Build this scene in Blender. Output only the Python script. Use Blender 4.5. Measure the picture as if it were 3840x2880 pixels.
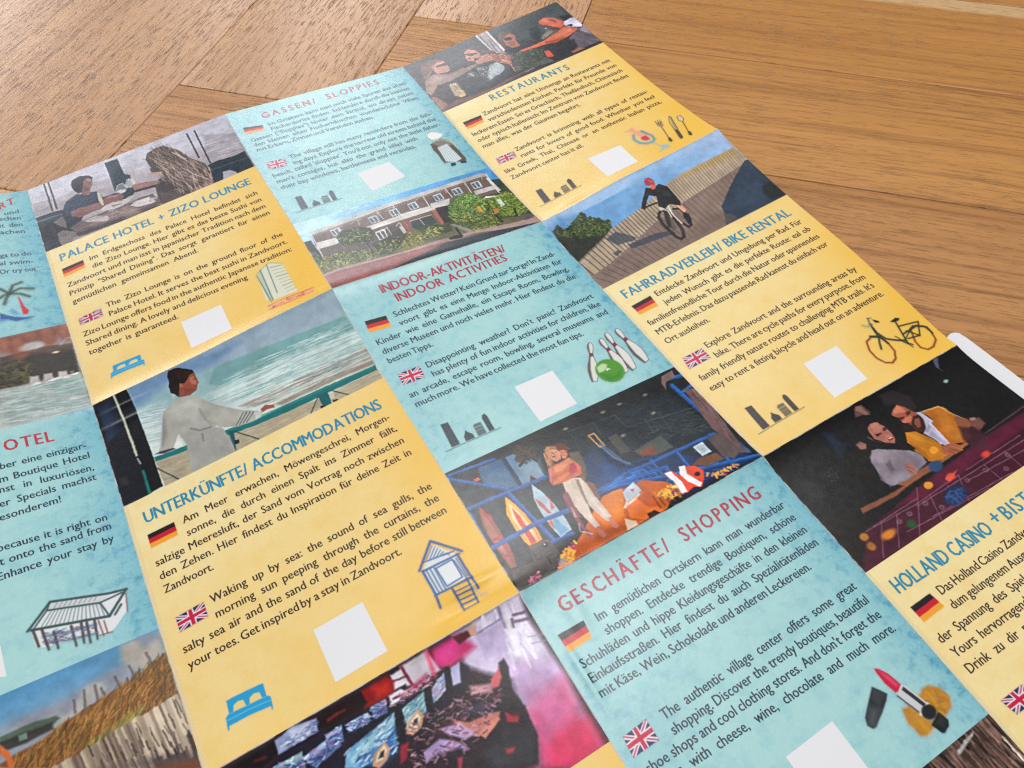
# Close-up of an unfolded printed leaflet lying on a herringbone oak floor.
import bpy, math, random
import numpy as np
from mathutils import Matrix, Vector
for _o in list(bpy.data.objects): bpy.data.objects.remove(_o)
scene = bpy.context.scene
COL = scene.collection
S = 0.1                     # one leaflet panel is 100 mm wide
ZL = 0.0030                 # lift that puts the floor at z = 0

# ---------------------------------------------------------------- camera
CAM_POS = (1.52675, -3.74234, 2.34513)
CAM_ROT = ((0.863177, -0.504874, -0.005218), (0.405224, 0.686569, 0.603669), (-0.301194, -0.523188, 0.797218))
cam_data = bpy.data.cameras.new("camera")
cam_data.sensor_width = 36.0
cam_data.lens = 36.0 * 2885.0 / 3840.0
cam_data.clip_start = 0.01
cam_data.clip_end = 50.0
cam = bpy.data.objects.new("camera", cam_data)
COL.objects.link(cam)
_R = Matrix(CAM_ROT).transposed().to_4x4()
cam.matrix_world = Matrix.Translation(Vector((CAM_POS[0]*S, CAM_POS[1]*S, CAM_POS[2]*S + ZL))) @ _R
scene.camera = cam

# ---------------------------------------------------------------- light
world = bpy.data.worlds.new("World"); scene.world = world; world.use_nodes = True
world.node_tree.nodes["Background"].inputs[0].default_value = (0.80, 0.86, 0.95, 1)
world.node_tree.nodes["Background"].inputs[1].default_value = WORLD_K = 0.12
def area(name, loc, target, sx, sy, power, color):
    d = bpy.data.lights.new(name, 'AREA'); d.shape = 'RECTANGLE'; d.size = sx; d.size_y = sy
    d.energy = power; d.color = color
    o = bpy.data.objects.new(name, d); COL.objects.link(o); o.location = loc
    o.rotation_euler = (Vector(target) - Vector(loc)).to_track_quat('-Z', 'Y').to_euler()
    return o
MID = (0.2, -0.2, 0)
area("window_light_left", (-0.40, 1.75, .65), MID, .9, .55, 11, (0.95, 0.95, 1.0))
area("window_light", (0.78, 1.75, 1.12), MID, .65, .7, 10, (0.93, 0.95, 1.0))
area("ceiling_light", (.56, .12, 1.25), MID, .62, .52, 10.5, (1.0, 0.98, 0.95))
area("added_key_light", (0.1, -1.9, 1.9), MID, 1.5, 1.2, 26, (1.0, 0.975, 0.93))  # added key lamp behind the camera, diffuse light without glare on the sheet
scene.view_settings.view_transform = 'Standard'
scene.view_settings.look = 'None'
scene.view_settings.exposure = 0.0
scene.view_settings.gamma = 1.0
scene.render.engine = 'CYCLES'
scene.cycles.max_bounces = 5
scene.cycles.filter_width = 1.3
scene.cycles.use_denoising = False
scene.cycles.transparent_max_bounces = 8

# ---------------------------------------------------------------- helpers
def srgb(h):
    c = [int(h[i:i+2], 16)/255 for i in (0, 2, 4)]
    return tuple(x/12.92 if x <= .04045 else ((x+.055)/1.055)**2.4 for x in c)
def empty(name, label=None, cat=None, group=None, parent=None, loc=(0, 0, 0)):
    o = bpy.data.objects.new(name, None); COL.objects.link(o); o.empty_display_size = .02
    o.location = loc
    if label: o["label"] = label
    if cat: o["category"] = cat
    if group: o["group"] = group
    if parent: o.parent = parent
    return o
def mesh_obj(name, verts, faces, mat, parent=None, smooth=False, normals=None, label=None):
    me = bpy.data.meshes.new(name)
    verts = np.asarray(verts, dtype=np.float32)
    fa = np.asarray(faces, dtype=np.int32)
    me.vertices.add(len(verts)); me.vertices.foreach_set("co", verts.ravel())
    n, k = fa.shape
    me.loops.add(n*k); me.loops.foreach_set("vertex_index", fa.ravel())
    me.polygons.add(n)
    me.polygons.foreach_set("loop_start", np.arange(0, n*k, k, dtype=np.int32))
    me.update(calc_edges=True)
    if smooth: me.polygons.foreach_set("use_smooth", np.ones(n, dtype=bool))
    if normals is not None: me.normals_split_custom_set_from_vertices(np.asarray(normals, dtype=np.float32))
    if mat: me.materials.append(mat)
    o = bpy.data.objects.new(name, me); COL.objects.link(o)
    if parent: o.parent = parent
    if label: o["label"] = label
    return o
class NT:
    """small wrapper for node materials"""
    def __init__(self, name):
        self.m = bpy.data.materials.new(name); self.m.use_nodes = True
        self.t = self.m.node_tree; self.b = self.t.nodes["Principled BSDF"]
        self.out = self.t.nodes["Material Output"]
    def n(self, typ, **kw):
        x = self.t.nodes.new(typ)
        for k, v in kw.items(): setattr(x, k, v)
        return x
    def l(self, a, b): self.t.links.new(a, b)
    def set(self, node, i, v):
        if hasattr(v, 'is_output'): self.l(v, node.inputs[i])
        else: node.inputs[i].default_value = v
    def math(self, op, a, b=0.0, c=None, clamp=False):
        x = self.n('ShaderNodeMath', operation=op, use_clamp=clamp); self.set(x, 0, a); self.set(x, 1, b)
        if c is not None: self.set(x, 2, c)
        return x.outputs[0]
    def noise(self, vec, scale, detail=2, rough=.5, out='Fac'):
        x = self.n('ShaderNodeTexNoise'); self.l(vec, x.inputs['Vector'])
        x.inputs['Scale'].default_value = scale; x.inputs['Detail'].default_value = detail
        x.inputs['Roughness'].default_value = rough
        return x.outputs[out]
    def mapping(self, vec, scale, loc=(0, 0, 0), rot=(0, 0, 0)):
        x = self.n('ShaderNodeMapping'); self.l(vec, x.inputs[0])
        x.inputs['Scale'].default_value = scale; x.inputs['Location'].default_value = loc
        x.inputs['Rotation'].default_value = rot
        return x.outputs[0]
    def ramp(self, fac, stops, interp='LINEAR'):
        x = self.n('ShaderNodeValToRGB'); self.l(fac, x.inputs[0]); e = x.color_ramp.elements
        x.color_ramp.interpolation = interp
        while len(e) < len(stops): e.new(.5)
        for q, (p, c) in zip(e, stops): q.position = p; q.color = tuple(c[:3]) + (1,) if len(c) >= 3 else (c[0],)*3+(1,)
        return x.outputs[0]
    def mix(self, fac, a, b, blend='MIX'):
        x = self.n('ShaderNodeMix', data_type='RGBA', blend_type=blend)
        for i, v in ((0, fac), (6, a), (7, b)):
            if hasattr(v, 'is_output'): self.l(v, x.inputs[i])
            else: x.inputs[i].default_value = v if i == 0 else tuple(v[:3]) + (1,)
        return x.outputs[2]

# ---------------------------------------------------------------- floor
SQ = math.sqrt(.5)
S0, T0, WD = 0.950, 1.717, 1.0145       # herringbone step corner and plank width (panel units)
def wood(name, base_a, base_b, dark, pore_amt, streak, rough, gap_long, pore_col, sap=False):
    N = NT(name)
    tc = N.n('ShaderNodeTexCoord').outputs['Object']
    rnd = N.n('ShaderNodeObjectInfo').outputs['Random']
    off = N.n('ShaderNodeCombineXYZ'); N.l(N.math('MULTIPLY', rnd, 37.0), off.inputs[0]); N.l(N.math('MULTIPLY', rnd, 11.0), off.inputs[1])
    ad = N.n('ShaderNodeVectorMath', operation='ADD'); N.l(tc, ad.inputs[0]); N.l(off.outputs[0], ad.inputs[1])
    v0 = ad.outputs[0]
    # slow bend of the grain
    wv = N.noise(N.mapping(v0, (3.0, 9.0, 1)), 1.0, 2, .5, 'Color')
    sub = N.n('ShaderNodeVectorMath', operation='SUBTRACT'); N.l(wv, sub.inputs[0]); sub.inputs[1].default_value = (.5, .5, .5)
    sc = N.n('ShaderNodeVectorMath', operation='MULTIPLY'); N.l(sub.outputs[0], sc.inputs[0]); sc.inputs[1].default_value = (0, .018, 0)
    ad2 = N.n('ShaderNodeVectorMath', operation='ADD'); N.l(v0, ad2.inputs[0]); N.l(sc.outputs[0], ad2.inputs[1])
    v = ad2.outputs[0]
    broad = N.noise(N.mapping(v, (1.6, 26, 1)), 1.0, 3, .55)
    lines = N.noise(N.mapping(v, (4.0, 260, 1)), 1.0, 5, .65)
    fine = N.noise(N.mapping(v, (30, 900, 1)), 1.0, 3, .6)
    bands = N.noise(N.mapping(v, (2.2, 75, 1)), 1.0, 4, .6)
    c = N.mix(N.ramp(broad, [(.3, (0,)), (.7, (1,))]), base_a, base_b)
    c = N.mix(N.math('MULTIPLY', N.ramp(lines, [(.50, (0,)), (.68, (1,))]), streak), c, dark)
    c = N.mix(N.math('MULTIPLY', N.ramp(bands, [(.52, (0,)), (.72, (1,))]), streak*.65), c, dark)
    c = N.mix(N.math('MULTIPLY', N.ramp(fine, [(.4, (0,)), (.75, (1,))]), .22), c, dark)
    if sap:      # pale sapwood along one edge of the board
        sp = N.n('ShaderNodeSeparateXYZ'); N.l(tc, sp.inputs[0])
        e = N.math('ADD', sp.outputs[1], N.math('MULTIPLY_ADD', N.noise(N.mapping(v, (4, 20, 1)), 1.0, 3, .6), .012, -.006))
        c = N.mix(N.math('MULTIPLY', N.ramp(N.math('MULTIPLY_ADD', e, 10.0, 0.0), [(.355, (0,)), (.39, (1,))]), .75), c, srgb('d6b486'))
    # open pores: short dark dashes along the grain
    p1 = N.noise(N.mapping(v, (gap_long, 1250, 1), (3, 5, 0)), 1.0, 2.5, .6)
    p2 = N.noise(N.mapping(v, (gap_long*1.3, 680, 1), (9, 2, 0)), 1.0, 2.5, .6)
    dens = N.noise(N.mapping(v, (6, 24, 1), (1, 8, 0)), 1.0, 2, .5)
    th = N.math('MULTIPLY_ADD', dens, -.16, .08)
    q1 = N.ramp(N.math('SUBTRACT', p1, th), [(.585, (0,)), (.66, (1,))])
    q2 = N.ramp(N.math('SUBTRACT', p2, th), [(.60, (0,)), (.67, (1,))])
    pores = N.math('MAXIMUM', q1, q2)
    c = N.mix(N.math('MULTIPLY', pores, pore_amt), c, pore_col)
    N.l(c, N.b.inputs['Base Color'])
    N.b.inputs['Roughness'].default_value = rough
    h = N.math('ADD', N.math('MULTIPLY', pores, -1.0), N.math('MULTIPLY', lines, -.6))
    h = N.math('ADD', h, N.math('MULTIPLY', fine, -.35))
    bp = N.n('ShaderNodeBump'); bp.inputs['Strength'].default_value = .7; bp.inputs['Distance'].default_value = .0003
    N.l(h, bp.inputs['Height']); N.l(bp.outputs[0], N.b.inputs['Normal'])
    return N.m
W_PALE = wood("oak_brushed", srgb('d4a67c'), srgb('c69a76'), srgb('94663f'), .68, .58, .40, 70, srgb('54331e'))
W_GOLD = wood("oak_golden", srgb('ca9152'), srgb('b67e40'), srgb('86562a'), .34, .75, .45, 45, srgb('5a3418'))
W_MID = wood("oak_brown", srgb('c48e58'), srgb('b07a48'), srgb('805430'), .36, .66, .45, 60, srgb('4c3020'))
W_SAP = wood("oak_sapwood_edge", srgb('c68d4c'), srgb('b2783a'), srgb('86562a'), .35, .6, .42, 60, srgb('6a4526'), True)
N_ = NT("floor_gap"); N_.b.inputs['Base Color'].default_value = (.03, .018, .01, 1); N_.b.inputs['Roughness'].default_value = .9
M_GAP = N_.m
G = 6.0*S*10
sub = mesh_obj("floor", [(-3, -3, -.0022), (3, -3, -.0022), (3, 3, -.0022), (-3, 3, -.0022)], [(0, 1, 2, 3)], M_GAP)
sub["kind"] = "structure"
sub["label"] = "herringbone floor of pale and golden oak planks"
def plank(s0, s1, t0, t1, along_t, mat, seed):
    """bevelled board; local x runs along the grain"""
    g = .0034; b = .0065*.5
    s0, s1, t0, t1 = s0+g, s1-g, t0+g, t1-g
    cs, ct = (s0+s1)/2, (t0+t1)/2
    L, Wd = ((t1-t0), (s1-s0)) if along_t else ((s1-s0), (t1-t0))
    L *= S; Wd *= S; bb = b*S*1.2; bz = .00022
    x, y = L/2, Wd/2
    vs, fs = [], []
    for (dx, dy, z) in ((0, 0, -.002), (0, 0, -bz*2.2), (bb*.6, bb*.6, -bz*.6), (bb*1.8, bb*1.8, 0)):
        vs += [(-x+dx, -y+dy, z), (x-dx, -y+dy, z), (x-dx, y-dy, z), (-x+dx, y-dy, z)]
    for r in range(3):
        for q in range(4):
            a, c = r*4+q, r*4+(q+1) % 4
            fs.append((a, c, c+4, a+4))
    fs.append((12, 13, 14, 15))
    o = mesh_obj("plank", vs, fs, mat, sub)
    px, py = (cs+ct)*SQ, (ct-cs)*SQ
    # s axis = (1,-1)/sqrt2 ; t axis = (1,1)/sqrt2
    ang = math.radians(45 if along_t else -45)
    o.location = (px*S, py*S, random.Random(seed).uniform(-.00006, 0))
    o.rotation_euler = (0, 0, ang)
    return o
LEN = 9.0
for k in range(-4, 9):
    if k not in (-1, -2):
        plank(S0+k*WD, S0+(k+1)*WD, T0+k*WD, T0+k*WD+LEN, True, W_PALE, k)
    plank(S0+k*WD, S0+k*WD+LEN, T0+(k-1)*WD, T0+k*WD, False, {0: W_MID, 2: W_SAP}.get(k, W_GOLD), 100+k)
plank(S0-2*WD, S0, T0-WD, T0-WD+LEN, True, W_PALE, 77)      # one extra wide board at the back left

# ---------------------------------------------------------------- leaflet surface
PFRAC = 0.33338
NODES = [0.0284,0.0073,0.1767,0.0228,-0.4855,0.1710,0.0189,-0.9793,0.1678,0.0163,-1.4728,0.1648,0.0112,-1.9656,0.1484,0.0064,-2.4589,0.1326,0.0038,-2.9538,0.1140,0.0033,-3.4464,0.0871,0.0031,-3.9379,0.0612,0.0030,-4.4293,0.0359,1.0084,0.0008,-0.0248,1.0027,-0.4935,-0.0236,0.9988,-0.9859,-0.0222,0.9992,-1.4783,-0.0261,0.9973,-1.9714,-0.0148,0.9953,-2.4650,-0.0029,0.9992,-2.9547,0.0079,1.0001,-3.4452,0.0048,1.0016,-3.9362,0.0023,1.0026,-4.4279,0.0002,2.0020,-0.0020,0.0535,1.9966,-0.4950,0.0552,1.9999,-0.9873,0.0616,1.9942,-1.4766,0.0752,1.9923,-1.9704,0.0591,1.9953,-2.4586,0.0602,1.9993,-2.9557,0.0496,2.0008,-3.4444,0.0533,2.0004,-3.9343,0.0522,2.0021,-4.4255,0.0502,2.9989,-0.0015,0.0115,2.9958,-0.4914,0.0074,2.9942,-0.9890,-0.0135,2.9946,-1.4797,-0.0064,2.9927,-1.9667,0.0008,2.9932,-2.4559,0.0079,2.9981,-2.9483,0.0223,2.9999,-3.4399,0.0081,2.9993,-3.9292,-0.0097,2.9993,-4.4204,-0.0261,3.9951,-0.0070,0.1193,3.9897,-0.4967,0.1085,3.9860,-0.9853,0.1055,3.9853,-1.4728,0.1259,3.9889,-1.9644,0.0872,3.9962,-2.4535,0.0614,3.9956,-2.9422,0.0169,3.9991,-3.4356,0.0377,3.9977,-3.9289,0.0563,3.9950,-4.4208,0.0741]
NODES = np.array(NODES).reshape(5, 10, 3)
HM = 147.5                                   # panel height in mm, width 100 mm
PP = PFRAC
XS = np.array([0, PP, 1-PP, 1.])
def _tang(k):
    c = np.zeros(4)
    if k == 0: c[0] = -1/XS[1]; c[1] = 1/XS[1]
    elif k == 3: c[2] = -1/(1-XS[2]); c[3] = 1/(1-XS[2])
    else: c[k-1] = -1/(XS[k+1]-XS[k-1]); c[k+1] = 1/(XS[k+1]-XS[k-1])
    return c
def weights(sv):
    W = np.zeros(sv.shape + (4,)); seg = np.where(sv < XS[1], 0, np.where(sv < XS[2], 1, 2))
    for k in range(3):
        m = seg == k
        if not m.any(): continue
        Ls = XS[k+1]-XS[k]; t = (sv[m]-XS[k])/Ls
        w = np.zeros((m.sum(), 4))
        w[:, k] += 2*t**3-3*t**2+1; w[:, k+1] += -2*t**3+3*t**2
        w += np.outer((t**3-2*t**2+t)*Ls, _tang(k)) + np.outer((t**3-t**2)*Ls, _tang(k+1))
        W[m] = w
    return W
_rng = np.random.default_rng(5)
_gr = _rng.random((8, 64, 64))
def vnoise(x, y, sc, seed=0):
    x = x/sc + seed*7.31; y = y/sc + seed*3.77
    xi = np.floor(x).astype(int); yi = np.floor(y).astype(int); fx = x-xi; fy = y-yi
    fx = fx*fx*(3-2*fx); fy = fy*fy*(3-2*fy); g = _gr[seed % 8]
    a = g[yi % 64, xi % 64]; b = g[yi % 64, (xi+1) % 64]; c = g[(yi+1) % 64, xi % 64]; d = g[(yi+1) % 64, (xi+1) % 64]
    return (a*(1-fx)+b*fx)*(1-fy)+(c*(1-fx)+d*fx)*fy
def relief(i, j, x, y):
    """paper lift in mm: curl at the folds, soft waves, small buckles"""
    z = np.zeros_like(x)
    gx = i*100+x; gy = j*HM+y
    def lip(d, a, lam): return a*np.exp(-d/lam)
    amp = 1.6 + 1.2*(vnoise(gx, gx*0, 34, 3)-.5)
    if j > 0: z += lip(y, amp, 4.6)
    if j < 2: z += lip(HM-y, amp, 5.5)
    z += .5*(vnoise(gx, gy, 36, 1)-.5) + .10*(vnoise(gx, gy, 13, 2)-.5)
    # little buckles radiating from fold crossings
    for (bx, by, rx, ry, h) in BUCKLES:
        dx = gx-bx; dy = gy-by
        z += h*np.exp(-(dx/rx)**2-(dy/ry)**2)
    return z
BUCKLES = [(188, 147.5*2-10, 9, 1.5, .7), (186, 147.5*2-4.5, 11, 2.0, -.5), (112, 147.5+6, 12, 1.2, .35), (112, 147.5+13, 14, 1.3, .3),
           (212, 147.5*2+14, 3.5, 9, .45), (320, 147.5-3, 9, 1.2, .3), (330, 147.5+5, 12, 1.6, -.3), (306, 147.5+9, 2.2, 9, .35),
           (188, 147.5-5, 9, 1.8, -.35), (204, 147.5*2+30, 1.5, 10, .35)]
BUCKLES = BUCKLES[0:10]
def surf(i, j, x, y, lift=0.0):
    """panel (i,j), x in 0..100, y in 0..HM mm -> world points (metres)"""
    x = np.asarray(x, float); y = np.asarray(y, float)
    def base(x, y):
        W = weights(np.clip(y/HM, 0, 1)); a = (x/100)[..., None]
        A = np.einsum('nk,kc->nc', W, NODES[i, 3*j:3*j+4]); B = np.einsum('nk,kc->nc', W, NODES[i+1, 3*j:3*j+4])
        P = (A*(1-a)+B*a)*S
        P[:, 2] += ZL + relief(i, j, x, y)*.001
        return P
    P = base(x, y)
    e = .25
    dx = base(x+e, y)-base(x-e, y); dy = base(x, np.minimum(y+e, HM))-base(x, np.maximum(y-e, 0))
    n = np.cross(dy, dx); n /= np.linalg.norm(n, axis=1)[:, None]
    n[n[:, 2] < 0] *= -1
    P[:, 2] = np.maximum(P[:, 2], .0003)
    return P + n*(lift*.001), n
def grid_faces(nx, ny):
    a = (np.arange(ny-1)[:, None]*nx + np.arange(nx-1)[None, :]).ravel()
    return np.stack([a, a+nx, a+nx+1, a+1], 1)      # faces up (y runs down the sheet)
def add_uv(me, i, j, x, y):
    """UV 'sheet' = position on the whole sheet, 'local' = position inside the panel"""
    li = np.empty(len(me.loops), dtype=np.int32); me.loops.foreach_get("vertex_index", li)
    for nm, U in (("sheet", np.stack([i+x/100, -(j*HM+y)/100], 1)), ("local", np.stack([x/100, y/HM], 1))):
        uv = me.uv_layers.new(name=nm); uv.data.foreach_set("uv", U[li].astype(np.float32).ravel())

# ---------------------------------------------------------------- print materials
def paper_colour(N, kind):
    sh = N.n('ShaderNodeUVMap', uv_map='sheet').outputs[0]
    lo = N.n('ShaderNodeUVMap', uv_map='local').outputs[0]
    sp = N.n('ShaderNodeSeparateXYZ'); N.l(lo, sp.inputs[0]); X, Y = sp.outputs[0], sp.outputs[1]
    big = N.noise(sh, 2.6, 3, .6); mid = N.noise(sh, 14, 4, .6); fine = N.noise(sh, 90, 2, .6)
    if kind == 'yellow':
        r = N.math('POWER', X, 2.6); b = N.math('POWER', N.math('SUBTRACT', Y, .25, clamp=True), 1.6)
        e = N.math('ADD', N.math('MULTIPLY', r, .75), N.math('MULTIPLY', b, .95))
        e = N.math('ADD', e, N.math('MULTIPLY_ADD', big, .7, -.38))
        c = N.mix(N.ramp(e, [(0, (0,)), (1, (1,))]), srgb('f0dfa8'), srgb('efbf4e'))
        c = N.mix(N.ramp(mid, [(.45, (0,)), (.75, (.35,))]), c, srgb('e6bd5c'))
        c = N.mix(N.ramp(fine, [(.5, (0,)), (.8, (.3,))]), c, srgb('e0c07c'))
    else:
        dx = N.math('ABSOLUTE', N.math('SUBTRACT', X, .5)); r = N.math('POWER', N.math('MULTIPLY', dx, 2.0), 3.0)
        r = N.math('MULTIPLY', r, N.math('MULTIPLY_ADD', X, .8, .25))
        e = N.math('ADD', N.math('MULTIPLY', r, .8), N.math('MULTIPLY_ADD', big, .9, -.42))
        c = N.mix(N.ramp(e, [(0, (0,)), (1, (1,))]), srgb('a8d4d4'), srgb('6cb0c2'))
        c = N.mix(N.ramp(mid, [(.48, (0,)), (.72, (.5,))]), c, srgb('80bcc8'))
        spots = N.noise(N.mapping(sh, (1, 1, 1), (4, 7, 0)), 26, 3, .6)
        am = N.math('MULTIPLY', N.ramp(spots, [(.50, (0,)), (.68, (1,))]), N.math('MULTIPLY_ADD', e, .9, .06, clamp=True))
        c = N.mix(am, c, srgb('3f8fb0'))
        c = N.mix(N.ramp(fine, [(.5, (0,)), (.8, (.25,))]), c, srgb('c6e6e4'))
    return c, sh
def finish(N, col, sh, rough=.34, spec=.42, bump=.22):
    N.l(col, N.b.inputs['Base Color'])
    N.b.inputs['Specular IOR Level'].default_value = spec
    r = N.math('MULTIPLY_ADD', N.noise(sh, 40, 2, .5), .12, rough-.06); N.l(r, N.b.inputs['Roughness'])
    bp = N.n('ShaderNodeBump'); bp.inputs['Strength'].default_value = bump; bp.inputs['Distance'].default_value = .00012
    h = N.math('ADD', N.math('MULTIPLY', N.noise(sh, 160, 2, .6), .35), N.noise(sh, 22, 2, .5))
    N.l(h, bp.inputs['Height']); N.l(bp.outputs[0], N.b.inputs['Normal'])
ROUGH = .30
MP = {}
for kind in ('yellow', 'blue'):
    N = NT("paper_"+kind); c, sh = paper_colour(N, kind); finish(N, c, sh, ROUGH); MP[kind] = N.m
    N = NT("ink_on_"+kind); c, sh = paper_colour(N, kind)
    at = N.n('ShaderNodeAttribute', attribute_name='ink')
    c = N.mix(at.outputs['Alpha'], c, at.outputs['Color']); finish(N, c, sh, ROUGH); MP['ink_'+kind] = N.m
N = NT("photo_print"); at = N.n('ShaderNodeAttribute', attribute_name='ink'); sh = N.n('ShaderNodeUVMap', uv_map='sheet').outputs[0]
c = N.mix(1.0, at.outputs['Color'], N.ramp(N.noise(sh, 420, 2, .6), [(.2, (.98,)), (.8, (1.14,))]), 'MULTIPLY'); finish(N, c, sh, .28); MP['photo'] = N.m
def plain(name, hexc, rough=.4, grain=.12):
    N = NT(name); sh = N.n('ShaderNodeTexCoord').outputs['Object']
    c = N.mix(1.0, srgb(hexc), N.ramp(N.noise(sh, 2600, 2, .7), [(.2, (1-grain,)), (.8, (1,))]), 'MULTIPLY')
    N.l(c, N.b.inputs['Base Color']); N.b.inputs['Roughness'].default_value = rough
    return N.m
M_WHITE = plain("white_paper", 'e6e6ea', .5, .05)
M_INK = {}
def ink(h):
    if h not in M_INK: M_INK[h] = plain("text_ink_"+h, h, ROUGH, .22)
    return M_INK[h]
# worn white fibres showing in a broken line, or light painted beside a fold
def wear_or_light(name, hexc, lo, hi, amt, sc):
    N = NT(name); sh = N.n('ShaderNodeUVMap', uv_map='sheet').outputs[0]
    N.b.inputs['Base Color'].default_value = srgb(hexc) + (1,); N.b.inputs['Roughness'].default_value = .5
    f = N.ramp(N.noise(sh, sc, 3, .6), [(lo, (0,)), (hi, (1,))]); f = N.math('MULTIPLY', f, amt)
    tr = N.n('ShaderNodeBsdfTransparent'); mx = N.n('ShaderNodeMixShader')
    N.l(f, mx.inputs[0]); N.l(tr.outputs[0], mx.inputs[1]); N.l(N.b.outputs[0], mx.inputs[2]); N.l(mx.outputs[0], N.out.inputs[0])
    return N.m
M_WEAR = wear_or_light("crease_wear", 'dcdad6', .40, .62, .75, 16)
M_BEVEL_LIGHT = wear_or_light("painted_bevel_light", 'f7e6b4', .0, .35, .6, 8)  # pale tint standing for light on the fold bevel

# ---------------------------------------------------------------- words to flat meshes
_fc = bpy.data.curves.new("lettering", 'FONT'); _fc.size = 1.0; _fc.resolution_u = 2
_fo = bpy.data.objects.new("lettering", _fc); COL.objects.link(_fo)
_words = {}
def word(txt, bold):
    key = (txt, bold)
    if key not in _words:
        _fc.body = txt; _fc.offset = bold
        bpy.context.view_layer.update()
        ev = _fo.evaluated_get(bpy.context.evaluated_depsgraph_get()); me = ev.to_mesh()
        me.calc_loop_triangles()
        v = np.empty(len(me.vertices)*3, np.float32); me.vertices.foreach_get("co", v); v = v.reshape(-1, 3)[:, :2].copy()
        t = np.empty(len(me.loop_triangles)*3, np.int32); me.loop_triangles.foreach_get("vertices", t); t = t.reshape(-1, 3)
        ev.to_mesh_clear(); _words[key] = (v, t, float(v[:, 0].min()), float(v[:, 0].max()))
    return _words[key]
def text_block(i, j, kind, hexc, lines, parent):
    V, F, n = [], [], 0
    head = kind == 'heading'
    size = (6.6 if len(lines) == 2 else 7.2) if head else 4.3
    bold = .042 if head else .032
    for txt, u0, v0, u1, v1 in lines:
        toks = list(txt) if head else txt.split(' ')
        items = []; 
        for w in toks:
            if w == ' ': items.append(None); continue
            items.append(word(w, 0.0))
        Wd = math.hypot(u1-u0, v1-v0)
        sx = size*(.81 if head else .89)
        ink_w = sum(q[3]-q[2] for q in items if q)*sx
        ngap = len(items)-1; nsp = sum(1 for q in items if q is None)
        if head:
            slots = (ngap - nsp*2) + nsp*4.0
            gap = (Wd-ink_w)/max(slots, 1)
            if gap < .45:
                sx *= max(.6, (Wd-.45*slots)/ink_w); ink_w = sum(q[3]-q[2] for q in items if q)*sx; gap = (Wd-ink_w)/max(slots, 1)
        else:
            gap = (Wd-ink_w)/max(ngap, 1)
            if ngap and (gap < .95):
                f = max(.7, (Wd-.95*ngap)/ink_w); sx *= f; ink_w *= f; gap = (Wd-ink_w)/ngap
            if ngap == 0: sx *= Wd/ink_w
        x = 0.0; prev_none = False
        for q in items:
            if q is None: x += gap*3.0; prev_none = True; continue
            v, t, a, b = q
            lx = x + (v[:, 0]-a)*sx; ly = v[:, 1]*size
            f = lx/Wd
            X = u0 + (u1-u0)*f; Y = v0 + (v1-v0)*f - ly
            e = bold*size*.5
            for sg in (-1, 1):        # two passes thicken the strokes a little
                V.append(np.stack([X+sg*e, Y, np.full(len(X), .045+.008*(sg > 0))], 1)); F.append(t+n); n += len(v)
            x += (b-a)*sx + gap
    V = np.concatenate(V); F = np.concatenate(F)
    x = V[:, 0]; y = V[:, 1]
    ok = np.ones(len(F), bool)
    P, nr = surf(i, j, np.clip(x, .02, 99.98), np.clip(y, .02, HM-.02))
    P = P + nr*V[:, 2:3]*.001
    o = mesh_obj("heading" if head else "paragraph", P, F, ink(hexc), parent, True, nr)
    # outlines of letters must face up
    return o

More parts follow.
